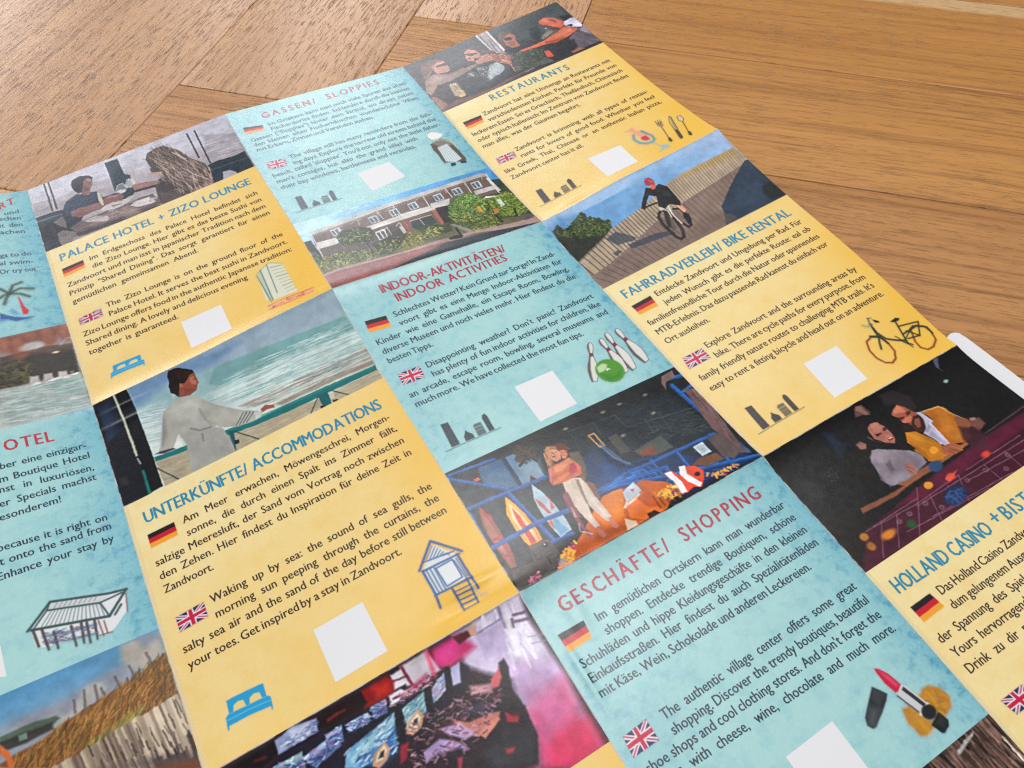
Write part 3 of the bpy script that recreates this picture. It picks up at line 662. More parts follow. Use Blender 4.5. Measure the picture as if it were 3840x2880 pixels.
  ["p","332a2c",0.5,1,[1.6,34.6,8.4,27.1,13.5,29.2,11.0,39.9,7.6,42.6,5.5,44.5,5.1,41.6,2.7,35.4]],
  ["p","b27e6a",0.3,1,[33.8,10.5,36.6,9.2,39.4,11.9,39.8,15.2,40.0,17.8,38.3,18.9,36.0,17.2,34.2,20.6,31.6,18.6,32.3,14.2]],
  ["p","17141a",0.15,1,[33.0,11.4,37.9,13.7,39.6,15.5,36.8,15.8,35.6,15.9,33.6,13.8]],
  ["p","7a3c34",0.2,0.8,[32.7,15.5,34.7,16.6,33.8,18.4,32.3,17.7]],
  ["p","b88068",0.3,1,[34.6,22.8,39.8,19.1,43.3,19.5,44.6,23.9,42.4,26.0,38.6,25.0,34.6,24.8]],
  ["l","d8a288",0.45,0.15,0.9,[39.4,19.8,43.3,20.4]],
  ["l","4a2620",0.22,0.1,0.8,[39.2,20.6,42.9,21.1]],
  ["l","d8a288",0.45,0.15,0.9,[39.2,21.4,43.3,22.2]],
  ["l","4a2620",0.22,0.1,0.8,[39.0,22.2,42.9,22.9]],
  ["l","d8a288",0.45,0.15,0.9,[39.0,23.0,43.3,23.9]],
  ["l","4a2620",0.22,0.1,0.8,[38.8,23.8,42.9,24.6]],
  ["l","d8a288",0.45,0.15,0.9,[38.7,24.5,43.3,25.7]],
  ["l","4a2620",0.22,0.1,0.8,[38.5,25.3,42.9,26.3]],
  ["l","d49a7c",0.5,0.15,0.9,[46.8,28.5,49.8,31.7]],
  ["l","d49a7c",0.5,0.15,0.9,[47.0,29.9,49.8,33.1]],
  ["l","d49a7c",0.5,0.15,0.9,[47.1,31.4,49.9,34.5]],
  ["p","a8b0b4",0.4,0.8,[37.9,31.1,43.8,29.1,45.3,33.0,44.2,37.8,39.0,39.5,35.8,37.9,35.7,34.1]],
  ["k",["5a666c","c8ced0"],40,1.6,0.25,1.28,0.8,0.7,[37.9,31.1,43.8,29.1,44.2,37.8,39.0,39.5,32.5,41.8],16],
  ["p","c8a060",0.2,1,[13.8,40.3,17.2,39.7,16.8,43.4,14.0,43.9]],
  ["p","a89880",0.25,0.8,[12.7,37.6,15.9,37.4,16.0,40.1,12.8,42.2]],
  ["p","c26048",0.3,1,[81.8,10.7,86.0,9.0,88.3,10.4,90.5,13.2,91.7,17.8,92.3,21.1,90.1,22.9,87.1,21.4,84.5,17.9,84.4,15.6,82.5,14.9]],
  ["p","dc8264",0.7,0.7,[83.2,10.4,86.5,10.1,87.1,14.9,85.0,14.7]],
  ["p","5a4a44",0.2,0.8,[87.4,12.6,89.7,13.3,89.8,17.0,88.6,17.1,88.5,14.6,87.1,13.8]],
  ["p","4a3a36",0.5,0.9,[83.0,15.3,85.3,19.2,87.3,22.2,88.9,23.5,85.1,23.4,82.5,19.9,81.6,16.3]],
  ["e","b8a8a0",0.15,1,[81.7,18.6,0.8,0.4]],
  ["p","8a877c",0.5,0.7,[74.7,25.1,79.5,21.8,82.7,22.2,83.5,23.5,79.0,25.7,75.2,26.9]],
  ["p","cc6648",0.3,1,[59.5,27.8,66.9,28.1,74.7,27.9,82.0,25.9,87.5,24.5,90.6,23.3,93.8,25.8,96.0,29.0,93.8,30.7,87.1,32.6,79.0,33.3,72.1,30.7,60.5,29.9]],
  ["p","e88f6c",0.6,0.7,[81.1,27.3,87.8,25.4,93.2,26.8,92.2,29.5,86.2,29.1,81.3,29.5]],
  ["p","8a3c2c",0.5,0.6,[74.9,28.7,80.5,30.9,86.9,31.8,80.0,34.1,74.0,31.5]],
  ["p","cfcadb",0.25,1,[92.0,21.6,97.6,18.4,100.0,19.6,100.5,23.9,100.5,27.8,98.9,29.4,94.8,26.6,91.7,22.8]],
  ["l","8d8aa8",0.3,0.15,0.8,[95.4,21.4,99.6,20.3]],
  ["l","8d8aa8",0.3,0.15,0.8,[96.3,23.1,99.9,22.3]],
  ["l","8d8aa8",0.3,0.15,0.8,[97.2,24.7,100.2,24.3]],
  ["p","2c2a44",0.2,1,[92.8,22.9,96.0,24.0,94.8,26.3,92.9,24.1]],
  ["n",0.06,1.6,0.6,[],5],
 ]],
 ["printed_photo", "photo of a long hotel with white balconies", 2, 0, [0, 100, 98.3, 147.54], 0.21, 0, [
  ["d",[88.99,97.67,6.35,98.01],[[0,"4f97d4"],[0.35,"5fa6dc"],[0.7,"8cc2e4"],[1,"b0d6e6"]]],
  ["k",["c8e2ea","9cc8e0"],20,9,0.8,-0.03,0.15,0.35,[0.1,92.0,27.0,96.6,35.4,104.6,6.9,104.0],3],
  ["p","3c6a8c",1.5,0.4,[101.4,99.6,104.0,107.0,101.3,109.2,96.7,105.5]],
  ["p","2c3a36",0.6,1,[94.4,107.1,102.7,109.2,102.4,115.4,99.4,141.4,90.2,141.8,90.2,119.3]],
  ["p","3f4a2c",0.5,1,[3.0,120.4,42.0,121.5,67.2,118.3,88.0,116.2,100.1,113.6,100.8,141.3,100.1,146.7,65.8,141.1,0.3,136.5]],
  ["p","6e6450",0.5,0.8,[-0.5,112.2,1.9,132.2,61.3,131.2,100.7,139.2,99.6,148.4,68.7,142.5,-0.2,148.5,-1.8,145.8]],
  ["p","6a5650",0.3,1,[4.6,110.3,45.6,104.7,95.5,102.8,95.1,117.6,68.0,116.7,61.1,129.2,39.9,126.2,34.8,137.4,3.9,125.3,3.5,118.9]],
  ["p","bdb7b0",0.25,1,[4.2,106.8,45.8,102.8,93.9,100.8,96.4,102.4,95.6,104.5,92.4,103.5,45.9,105.3,5.0,109.1]],
  ["p","77706d",0.25,0.8,[5.0,109.1,45.9,105.3,95.0,103.7,94.5,104.7,45.1,106.9,4.8,110.4]],
  ["p","cfccc8",0.3,1,[4.7,115.0,14.8,115.5,13.8,119.5,3.4,119.3]],
  ["p","c4c1bc",0.3,1,[27.7,114.4,45.2,113.4,44.3,115.9,27.2,117.0]],
  ["p","cdcac6",0.3,1,[45.5,112.6,60.6,113.0,59.9,115.7,44.2,116.8]],
  ["p","cfccc8",0.3,1,[61.2,111.8,71.0,112.0,68.7,116.5,59.9,115.7]],
  ["p","b5b2b2",0.3,1,[83.8,112.0,94.4,111.9,95.3,115.0,83.5,115.0]],
  ["p","c7c3c0",0.2,1,[4.0,117.8,14.1,118.8,13.7,119.7,3.6,119.4]],
  ["p","d0ccc8",0.2,1,[28.2,116.0,44.8,115.6,60.3,114.9,78.1,115.5,77.7,116.3,59.8,116.5,44.2,116.8,27.9,117.3]],
  ["p","d6d2ce",0.2,0.9,[94.1,105.3,95.6,105.0,95.9,116.8,94.0,117.2]],
  ["l","cfcac6",0.45,0.15,1,[4.8,110.4,3.8,127.0]],
  ["l","cfcac6",0.45,0.15,1,[17.3,109.2,17.4,113.0]],
  ["l","cfcac6",0.45,0.15,1,[37.0,106.4,37.3,112.4]],
  ["l","cfcac6",0.45,0.15,1,[45.4,105.1,44.5,115.0]],
  ["l","cfcac6",0.45,0.15,1,[60.8,105.0,59.8,114.6]],
  ["l","cfcac6",0.45,0.15,1,[72.8,103.6,72.5,111.7]],
  ["l","cfcac6",0.45,0.15,1,[83.3,103.4,82.4,112.4]],
  ["l","cfcac6",0.45,0.15,1,[95.7,102.4,94.2,118.1]],
  ["l","bdb7b2",0.35,0.2,0.8,[13.4,110.5,15.9,109.0,17.3,109.1,18.9,109.3]],
  ["l","bdb7b2",0.35,0.2,0.8,[17.1,109.6,16.6,112.6]],
  ["l","bdb7b2",0.35,0.2,0.8,[22.8,109.6,25.5,108.0,26.9,108.2,28.5,108.4]],
  ["l","bdb7b2",0.35,0.2,0.8,[26.7,108.6,26.1,111.7]],
  ["l","bdb7b2",0.35,0.2,0.8,[32.5,108.7,35.2,107.1,36.6,107.2,38.3,107.5]],
  ["l","bdb7b2",0.35,0.2,0.8,[36.4,107.7,35.8,110.8]],
  ["l","bdb7b2",0.35,0.2,0.8,[40.5,107.9,43.3,106.3,44.8,106.4,46.5,106.7]],
  ["l","bdb7b2",0.35,0.2,0.8,[44.5,106.9,43.9,110.0]],
  ["l","bdb7b2",0.35,0.2,0.8,[56.4,106.4,59.3,104.8,60.8,104.9,62.6,105.1]],
  ["l","bdb7b2",0.35,0.2,0.8,[60.6,105.4,59.8,108.5]],
  ["l","bdb7b2",0.35,0.2,0.8,[68.2,105.3,71.2,103.6,72.8,103.8,74.5,104.0]],
  ["l","bdb7b2",0.35,0.2,0.8,[72.5,104.3,71.6,107.5]],
  ["l","bdb7b2",0.35,0.2,0.8,[78.9,104.3,82.1,102.6,83.6,102.7,85.5,103.0]],
  ["l","bdb7b2",0.35,0.2,0.8,[83.4,103.2,82.4,106.5]],
  ["l","bdb7b2",0.35,0.2,0.8,[88.5,103.4,91.8,101.7,93.4,101.8,95.2,102.1]],
  ["l","bdb7b2",0.35,0.2,0.8,[93.1,102.3,92.1,105.6]],
  ["p","b9bfc6",0.2,1,[12.9,109.5,17.0,109.3,17.0,114.2,13.0,114.3]],
  ["p","59636c",0.15,1,[13.1,110.4,14.4,110.3,14.7,113.8,13.5,113.8]],
  ["p","59636c",0.15,1,[14.9,110.2,16.3,110.1,16.4,113.8,15.2,113.8]],
  ["p","b9bfc6",0.2,1,[31.3,108.7,35.5,108.4,35.4,113.4,31.3,113.5]],
  ["p","59636c",0.15,1,[31.5,109.5,32.9,109.4,33.1,113.0,31.8,113.0]],
  ["p","59636c",0.15,1,[33.4,109.3,34.8,109.2,34.9,113.0,33.5,113.1]],
  ["p","b9bfc6",0.2,1,[41.7,107.9,46.0,107.7,45.8,112.7,41.6,112.8]],
  ["p","59636c",0.15,1,[41.9,108.8,43.3,108.7,43.4,112.3,42.1,112.3]],
  ["p","59636c",0.15,1,[43.8,108.6,45.3,108.5,45.2,112.2,43.9,112.3]],
  ["p","b9bfc6",0.2,1,[51.4,107.2,55.8,107.0,55.5,112.0,51.2,112.1]],
  ["p","59636c",0.15,1,[51.6,108.1,53.0,108.0,53.1,111.6,51.8,111.6]],
  ["p","59636c",0.15,1,[53.5,107.8,55.0,107.8,54.9,111.6,53.5,111.7]],
  ["p","b9bfc6",0.2,1,[64.7,106.6,69.2,106.3,68.8,111.5,64.4,111.5]],
  ["p","59636c",0.15,1,[64.8,107.5,66.3,107.4,66.3,111.1,65.0,111.0]],
  ["p","59636c",0.15,1,[66.9,107.2,68.4,107.2,68.2,111.0,66.8,111.1]],
  ["p","b9bfc6",0.2,1,[74.7,106.3,79.3,106.0,78.8,111.2,74.3,111.3]],
  ["p","59636c",0.15,1,[74.8,107.2,76.3,107.0,76.3,110.8,74.9,110.7]],
  ["p","59636c",0.15,1,[76.9,106.9,78.5,106.8,78.2,110.7,76.8,110.8]],
  ["p","b9bfc6",0.2,1,[85.3,105.6,90.1,105.4,89.5,110.6,84.9,110.7]],
  ["p","59636c",0.15,1,[85.5,106.6,87.0,106.4,86.9,110.2,85.5,110.1]],
  ["p","59636c",0.15,1,[87.6,106.3,89.2,106.2,88.9,110.1,87.4,110.2]],
  ["p","4d4c44",0.4,0.6,[4.8,121.4,13.3,119.3,27.4,118.0,43.7,116.6,40.9,126.7,25.3,128.1,10.5,127.8]],
  ["p","c9c6c0",0.25,1,[30.2,119.4,35.0,119.0,33.9,126.0,29.7,126.6]],
  ["p","3d4a48",0.2,1,[30.6,120.5,32.0,120.3,31.8,124.9,30.6,125.1]],
  ["p","3d4a48",0.2,1,[32.6,120.2,34.0,120.1,33.7,124.5,32.5,124.8]],
  ["p","403733",0.5,0.8,[35.4,118.2,41.2,118.2,40.9,126.7,35.1,126.6]],
  ["p","b9b0aa",0.3,1,[41.1,121.1,42.8,120.5,42.8,125.7,41.1,126.1]],
  ["l","c4bfb8",0.4,0.15,0.9,[33.9,120.3,36.3,118.7,36.1,124.3]],
  ["l","c4bfb8",0.4,0.15,0.9,[40.2,119.7,42.8,118.0,42.5,123.7]],
  ["l","c4bfb8",0.4,0.15,0.9,[27.8,121.0,30.2,119.4,30.1,125.0]],
  ["p","a24f3e",0.3,1,[44.1,117.7,45.7,117.5,45.4,123.2,43.8,125.3]],
  ["p","b0604c",0.3,1,[59.5,116.5,61.3,116.4,60.9,127.1,58.9,127.5]],
  ["p","2f3a38",0.4,1,[47.7,119.5,57.9,119.7,58.0,125.7,47.6,127.2,46.4,123.7]],
  ["l","d0ccc6",0.3,0.15,1,[47.2,119.3,58.1,119.3]],
  ["l","c3beb8",0.3,0.15,1,[51.9,119.7,52.0,125.6]],
  ["p","2a2422",0.4,1,[61.7,115.6,68.2,116.3,65.1,127.2,60.5,127.9]],
  ["p","4d5834",0.5,1,[1.1,125.7,10.9,125.4,18.2,126.4,24.7,129.6,36.0,133.5,49.6,133.0,51.1,134.7,33.3,135.8,18.9,135.6,7.2,134.9,1.1,134.3]],
  ["p","2b3722",0.5,1,[13.9,115.0,17.3,112.0,23.9,112.5,29.6,115.3,29.9,120.2,26.6,125.1,19.8,122.6,13.3,122.0]],
  ["p","2b361f",0.5,1,[26.0,126.6,33.6,124.9,39.5,126.0,37.2,132.3,30.8,136.3,26.2,134.0]],
  ["p","6d6a2c",0.5,1,[36.0,133.5,43.5,126.1,48.0,126.5,48.7,132.5,43.9,137.5,36.4,136.4]],
  ["p","55602b",0.5,1,[48.9,130.7,53.0,126.1,57.5,125.4,58.9,130.0,53.4,134.9,50.6,133.4]],
  ["p","3a4526",0.5,1,[47.1,126.0,53.2,124.3,62.0,129.6,61.5,134.2,54.6,133.6,50.1,129.4]],
  ["p","49692f",0.5,1,[68.4,115.9,74.9,111.9,81.3,111.9,84.7,117.7,82.7,126.0,74.4,131.9,66.3,130.8,64.4,124.9]],
  ["p","4a552c",0.6,1,[67.4,126.4,80.7,125.0,85.0,133.2,83.9,139.6,72.6,139.8,68.6,135.8]],
  ["p","4f6a2c",0.6,1,[85.8,120.3,97.2,118.6,100.4,124.5,99.6,132.3,88.8,133.1,84.8,129.1]],
  ["p","67812f",0.6,1,[87.8,130.5,94.1,129.6,99.2,133.1,98.3,136.8,92.9,137.2,86.5,135.0]],
  ["k",["6b7a45","38451f","8a8f55","2a331a","9c9a60","a07a4a","1c2412","c2c46a"],780,1.1,0.3,0.49,3.1,0.85,[1.1,125.7,10.9,125.4,24.7,129.6,49.6,133.0,51.1,134.7,18.9,135.6,1.1,134.3],21],
  ["k",["3d4c2c","1c2616","56653f","1c2412","c2c46a"],360,1.1,0.3,0.49,3.1,0.85,[13.9,115.0,23.9,112.5,30.2,119.4,26.6,125.1,13.3,122.0],22],
  ["k",["33421f","1d2713","4d5b30","1c2412","c2c46a"],225,1.1,0.3,0.49,3.1,0.85,[26.0,126.6,39.5,126.0,37.2,132.3,26.2,134.0],23],
  ["k",["8a8233","a09040","4f5525","6b6b28","1c2412","c2c46a"],390,1.1,0.3,0.49,3.1,0.85,[35.7,134.3,43.5,126.1,48.7,132.5,43.9,137.5],24],
  ["k",["7a7f38","8f8a3e","3e4a20","1c2412","c2c46a"],240,1.1,0.3,0.49,3.1,0.85,[48.2,132.2,53.0,126.1,58.9,130.0,53.4,134.9],25],
  ["k",["6a8f42","8aac5c","33501f","4f7a35","a3bd74","1c2412","c2c46a"],930,1.1,0.3,0.49,3.1,0.85,[68.0,116.7,74.9,111.9,81.6,111.5,85.2,119.0,81.8,127.6,74.4,131.9,66.3,130.8,64.3,123.9],26],
  ["k",["6f7d35","8b9246","33401d","5a6a2c","1c2412","c2c46a"],690,1.1,0.3,0.49,3.1,0.85,[64.4,124.9,80.7,125.0,86.0,133.7,83.4,140.3,70.7,138.8,65.9,131.6],27],
  ["k",["6d8a35","8fa84a","34491f","b0b25a","1c2412","c2c46a"],630,1.1,0.3,0.49,3.1,0.85,[83.8,119.3,97.7,117.7,100.4,124.5,99.8,136.5,92.5,137.9,83.4,131.4],28],
  ["l","2b2118",0.5,0.2,1,[24.2,120.2,24.2,129.4,23.3,134.3]],
  ["p","d8d3cc",0.3,1,[85.5,119.1,95.9,120.9,90.2,119.3,87.1,117.8]],
  ["p","e09a2a",0.3,1,[79.3,122.8,80.8,123.5,80.3,127.9,78.8,127.1]],
  ["p","cc6f33",0.3,1,[85.2,128.2,87.7,128.4,86.3,131.3,84.6,131.0]],
  ["p","cfd2d2",0.3,0.8,[90.1,122.4,92.3,122.5,92.0,127.5,89.6,128.4]],
  ["p","a58b84",0.4,1,[-0.2,136.2,7.2,134.9,21.9,136.3,34.8,137.4,50.1,136.9,57.8,138.0,67.4,138.1,90.2,141.8,99.9,141.6,99.6,147.4,92.8,146.9,69.9,140.3,56.7,140.2,32.0,138.7,13.8,137.4,-0.3,137.8]],
  ["p","8d8a80",0.4,1,[62.0,129.6,67.4,138.1,70.3,139.5,66.5,132.8,64.4,129.8]],
  ["p","8a4c47",0.35,1,[-0.0,137.2,6.5,136.7,21.3,137.7,34.5,138.2,49.0,139.2,57.1,140.0,55.0,141.2,46.2,142.3,28.8,145.9,21.2,148.0,0.5,146.9,-0.3,143.6]],
  ["p","a0605a",1,0.5,[0.3,137.8,26.1,139.3,54.4,140.0,42.2,141.2,15.3,139.0,0.5,140.0]],
  ["p","31363f",0.35,1,[18.6,149.1,28.8,145.9,46.2,142.3,55.3,140.5,62.1,141.2,71.4,142.0,88.4,144.8,99.3,146.8,92.9,147.9,74.1,148.1,50.0,148.7,27.4,148.9]],
  ["p","1c1d22",0.3,1,[57.3,137.8,61.6,137.6,64.3,139.4,62.5,140.4,57.6,139.6]],
  ["p","20242a",0.2,1,[63.2,132.2,64.3,132.2,63.8,139.2,62.5,139.4]],
  ["p","26382c",0.2,1,[83.5,132.4,84.8,132.3,85.0,138.7,84.0,138.8]],
  ["p","26382c",0.2,1,[93.9,131.6,95.2,131.7,92.9,138.2,91.7,138.1]],
  ["p","5d5452",0.4,1,[92.9,138.2,97.3,137.3,98.4,141.9,95.5,142.4,92.6,141.0]],
  ["p","222b2a",0.4,1,[-0.5,112.2,3.2,112.4,3.5,118.9,3.1,125.8,1.4,127.6,-0.3,120.5]],
  ["p","6a7468",0.4,0.7,[-0.5,119.5,2.5,120.2,2.6,122.9,-0.4,122.2]],
  ["p","3c5426",0.5,1,[-0.9,123.6,1.9,123.4,2.8,128.3,-0.1,130.3]],
  ["k",["5a7a35","2c3c1c","7c8f48","1c2412","c2c46a"],135,1.1,0.3,0.49,3.1,0.85,[-0.8,121.9,2.6,122.9,2.4,130.7,-0.7,133.3],29],
  ["n",0.05,1.6,0.5,[],6],
 ]],
 ["printed_photo", "photo of a mountain biker on a boardwalk", 3, 1, [0, 100, 0, 49.2], 0.25, 0, [
  ["d",[52.13,4.68,45.77,22.85],[[0,"6f9ecf"],[0.5,"5e92c4"],[1,"8ab3d2"]]],
  ["d",[1.28,-1.29,102.23,0.09],[[0,"5b8fc2"],[0.5,"6b9dcb"],[1,"9ab6dc"]]],
  ["p","7b675e",0.3,1,[1.1,29.4,22.1,35.8,59.5,27.1,98.0,23.1,100.4,49.5,65.6,49.3,-1.1,49.6]],
  ["p","a8957f",0.3,1,[0.3,29.7,11.0,25.9,21.1,22.4,30.1,20.7,40.5,19.0,46.7,17.9,61.0,13.2,66.9,12.7,81.1,12.3,99.3,12.7,99.9,21.7,97.5,23.7,59.5,27.1,40.5,30.1,22.1,35.8,11.3,38.6,1.5,40.2]],
  ["p","a8894a",1.5,0.6,[67.4,12.1,81.1,12.3,99.3,12.7,99.6,17.7,88.9,16.9,77.4,15.4,68.2,14.6]],
  ["p","7b675e",0.3,1,[1.5,40.2,11.3,38.6,22.1,35.8,40.5,30.1,59.5,27.1,98.0,23.1,92.8,24.3,70.3,40.0,66.1,47.8,41.3,46.6,-0.3,48.4]],
  ["p","8c766b",1.5,0.5,[61.7,28.6,92.3,24.9,70.3,40.0,52.6,40.4]],
  ["l","4a3f38",0.5,0.15,0.85,[0.3,29.7,1.7,39.9]],
  ["l","c3b39c",0.59,0.3,0.4,[2.4,29.0,3.7,39.6]],
  ["l","4a3f38",0.49,0.15,0.85,[3.9,28.4,5.2,39.4]],
  ["l","4a3f38",0.48,0.15,0.85,[6.7,27.4,7.8,39.1]],
  ["l","4a3f38",0.47,0.15,0.85,[9.1,26.6,10.2,38.8]],
  ["l","c3b39c",0.57,0.3,0.4,[10.3,26.1,11.3,38.6]],
  ["l","4a3f38",0.46,0.15,0.85,[11.5,25.8,12.4,38.3]],
  ["l","4a3f38",0.46,0.15,0.85,[13.7,25.0,14.5,37.8]],
  ["l","4a3f38",0.45,0.15,0.85,[15.8,24.2,16.6,37.2]],
  ["l","c3b39c",0.55,0.3,0.4,[16.9,23.9,17.6,37.0]],
  ["l","4a3f38",0.44,0.15,0.85,[17.9,23.5,18.6,36.7]],
  ["l","4a3f38",0.44,0.15,0.85,[19.9,22.8,20.6,36.2]],
  ["l","4a3f38",0.43,0.15,0.85,[21.9,22.2,22.5,35.7]],
  ["l","c3b39c",0.53,0.3,0.4,[22.9,22.1,23.4,35.4]],
  ["l","4a3f38",0.42,0.15,0.85,[23.8,21.9,24.3,35.1]],
  ["l","4a3f38",0.42,0.15,0.85,[25.7,21.5,26.2,34.5]],
  ["l","4a3f38",0.41,0.15,0.85,[27.6,21.2,28.0,34.0]],
  ["l","c3b39c",0.51,0.3,0.4,[28.5,21.0,28.9,33.7]],
  ["l","4a3f38",0.4,0.15,0.85,[29.4,20.8,29.8,33.4]],
  ["l","4a3f38",0.4,0.15,0.85,[31.3,20.5,31.6,32.8]],
  ["l","4a3f38",0.39,0.15,0.85,[33.0,20.2,33.4,32.3]],
  ["l","c3b39c",0.49,0.3,0.4,[33.9,20.1,34.2,32.0]],
  ["l","4a3f38",0.39,0.15,0.85,[34.8,19.9,35.1,31.8]],
  ["l","4a3f38",0.38,0.15,0.85,[36.6,19.7,36.8,31.2]],
  ["l","4a3f38",0.38,0.15,0.85,[38.3,19.4,38.5,30.7]],
  ["l","c3b39c",0.48,0.3,0.4,[39.2,19.2,39.4,30.4]],
  ["l","4a3f38",0.37,0.15,0.85,[40.0,19.1,40.2,30.2]],
  ["l","4a3f38",0.37,0.15,0.85,[41.8,18.8,41.9,29.9]],
  ["l","4a3f38",0.36,0.15,0.85,[43.5,18.5,43.5,29.6]],
  ["l","c3b39c",0.46,0.3,0.4,[44.3,18.3,44.4,29.5]],
  ["l","4a3f38",0.36,0.15,0.85,[45.2,18.2,45.2,29.3]],
  ["l","4a3f38",0.35,0.15,0.85,[46.9,17.9,46.8,29.1]],
  ["l","6a5c4c",0.34,0.15,0.85,[48.5,17.4,48.4,28.8]],
  ["l","c3b39c",0.45,0.3,0.4,[49.4,17.2,49.2,28.7]],
  ["l","6a5c4c",0.34,0.15,0.85,[50.2,17.0,50.0,28.6]],
  ["l","6a5c4c",0.33,0.15,0.85,[51.9,16.6,51.6,28.3]],
  ["l","6a5c4c",0.33,0.15,0.85,[53.5,16.1,53.2,28.1]],
  ["l","c3b39c",0.43,0.3,0.4,[54.4,15.9,54.0,27.9]],
  ["l","6a5c4c",0.32,0.15,0.85,[55.2,15.7,54.8,27.8]],
  ["l","6a5c4c",0.32,0.15,0.85,[56.8,15.3,56.4,27.6]],
  ["l","6a5c4c",0.31,0.15,0.85,[58.5,14.8,57.9,27.3]],
  ["l","c3b39c",0.42,0.3,0.4,[59.3,14.6,58.7,27.2]],
  ["l","6a5c4c",0.31,0.15,0.85,[60.1,14.4,59.5,27.1]],
  ["l","6a5c4c",0.3,0.15,0.85,[61.7,14.3,61.0,26.9]],
  ["l","6a5c4c",0.3,0.15,0.85,[63.2,14.2,62.6,26.7]],
  ["l","c3b39c",0.4,0.3,0.4,[64.0,14.1,63.3,26.7]],
  ["l","6a5c4c",0.29,0.15,0.85,[64.8,14.1,64.1,26.6]],
  ["l","6a5c4c",0.29,0.15,0.85,[66.4,14.0,65.6,26.4]],
  ["l","6a5c4c",0.29,0.15,0.85,[67.9,13.9,67.1,26.3]],
  ["l","c3b39c",0.39,0.3,0.4,[68.7,13.8,67.9,26.2]],
  ["l","6a5c4c",0.28,0.15,0.85,[69.5,13.8,68.6,26.1]],
  ["l","6a5c4c",0.28,0.15,0.85,[71.0,13.6,70.1,25.9]],
  ["l","6a5c4c",0.27,0.15,0.85,[72.5,13.5,71.6,25.8]],
  ["l","c3b39c",0.38,0.3,0.4,[73.3,13.5,72.4,25.7]],
  ["l","6a5c4c",0.27,0.15,0.85,[74.1,13.4,73.1,25.6]],
  ["l","6a5c4c",0.26,0.15,0.85,[75.6,13.3,74.6,25.5]],
  ["l","6a5c4c",0.26,0.15,0.85,[77.1,13.2,76.1,25.3]],
  ["l","c3b39c",0.36,0.3,0.4,[77.9,13.2,76.8,25.3]],
  ["l","6a5c4c",0.25,0.15,0.85,[78.6,13.1,77.6,25.2]],
  ["l","6a5c4c",0.25,0.15,0.85,[80.2,13.0,79.1,25.0]],
  ["l","6a5c4c",0.24,0.15,0.85,[81.6,13.0,80.5,24.9]],
  ["l","c3b39c",0.35,0.3,0.4,[82.4,13.0,81.3,24.8]],
  ["l","6a5c4c",0.24,0.15,0.85,[83.1,13.0,82.0,24.7]],
  ["l","6a5c4c",0.23,0.15,0.85,[84.6,13.0,83.5,24.6]],
  ["l","6a5c4c",0.23,0.15,0.85,[86.0,13.0,84.9,24.4]],
  ["l","c3b39c",0.34,0.3,0.4,[86.8,13.0,85.7,24.4]],
  ["l","6a5c4c",0.23,0.15,0.85,[87.5,13.0,86.4,24.3]],
  ["l","6a5c4c",0.22,0.15,0.85,[89.0,13.0,87.9,24.1]],
  ["l","6a5c4c",0.22,0.15,0.85,[90.4,13.0,89.3,24.0]],
  ["l","c3b39c",0.32,0.3,0.4,[91.2,13.0,90.0,23.9]],
  ["l","6a5c4c",0.21,0.15,0.85,[91.9,13.0,90.8,23.9]],
  ["l","6a5c4c",0.21,0.15,0.85,[93.3,13.0,92.2,23.7]],
  ["l","6a5c4c",0.2,0.15,0.85,[94.8,13.0,93.7,23.6]],
  ["l","c3b39c",0.31,0.3,0.4,[95.5,13.0,94.4,23.5]],
  ["l","6a5c4c",0.2,0.15,0.85,[96.2,13.0,95.1,23.4]],
  ["l","6a5c4c",0.19,0.15,0.85,[97.6,13.0,96.5,23.3]],
  ["l","6a5c4c",0.19,0.15,0.85,[99.1,13.0,98.0,23.1]],
  ["l","c3b39c",0.3,0.3,0.4,[99.1,13.0,98.0,23.1]],
  ["l","4c3b36",0.45,0.2,0.7,[1.5,42.0,5.0,47.8]],
  ["l","4c3b36",0.44,0.2,0.7,[5.2,41.1,8.5,47.9]],
  ["l","4c3b36",0.43,0.2,0.7,[8.4,40.4,11.5,47.9]],
  ["l","4c3b36",0.42,0.2,0.7,[11.4,39.7,14.4,48.0]],
  ["l","4c3b36",0.41,0.2,0.7,[14.3,39.0,17.2,48.0]],
  ["l","4c3b36",0.4,0.2,0.7,[17.2,38.4,20.0,48.0]],
  ["l","4c3b36",0.4,0.2,0.7,[20.1,37.7,22.7,48.1]],
  ["l","4c3b36",0.39,0.2,0.7,[22.9,36.9,25.4,48.1]],
  ["l","4c3b36",0.38,0.2,0.7,[25.7,36.0,28.0,48.2]],
  ["l","4c3b36",0.37,0.2,0.7,[28.5,35.2,30.6,48.2]],
  ["l","4c3b36",0.37,0.2,0.7,[31.3,34.3,33.2,48.2]],
  ["l","4c3b36",0.36,0.2,0.7,[34.0,33.5,35.9,47.8]],
  ["l","4c3b36",0.35,0.2,0.7,[36.8,32.6,38.6,47.2]],
  ["l","4c3b36",0.34,0.2,0.7,[39.5,31.8,41.3,46.6]],
  ["l","4c3b36",0.34,0.2,0.7,[42.2,31.3,43.9,46.7]],
  ["l","4c3b36",0.33,0.2,0.7,[44.9,30.8,46.4,46.8]],
  ["l","4c3b36",0.32,0.2,0.7,[47.6,30.3,48.9,46.8]],
  ["l","4c3b36",0.31,0.2,0.7,[50.2,29.8,51.5,46.9]],
  ["l","4c3b36",0.31,0.2,0.7,[52.9,29.3,54.0,47.0]],
  ["l","4c3b36",0.3,0.2,0.7,[55.6,28.8,56.5,47.0]],
  ["l","4c3b36",0.29,0.2,0.7,[58.3,28.3,59.0,47.1]],
  ["l","4c3b36",0.29,0.2,0.7,[60.9,28.0,61.5,47.1]],
  ["l","4c3b36",0.28,0.2,0.7,[63.5,27.8,64.0,47.2]],
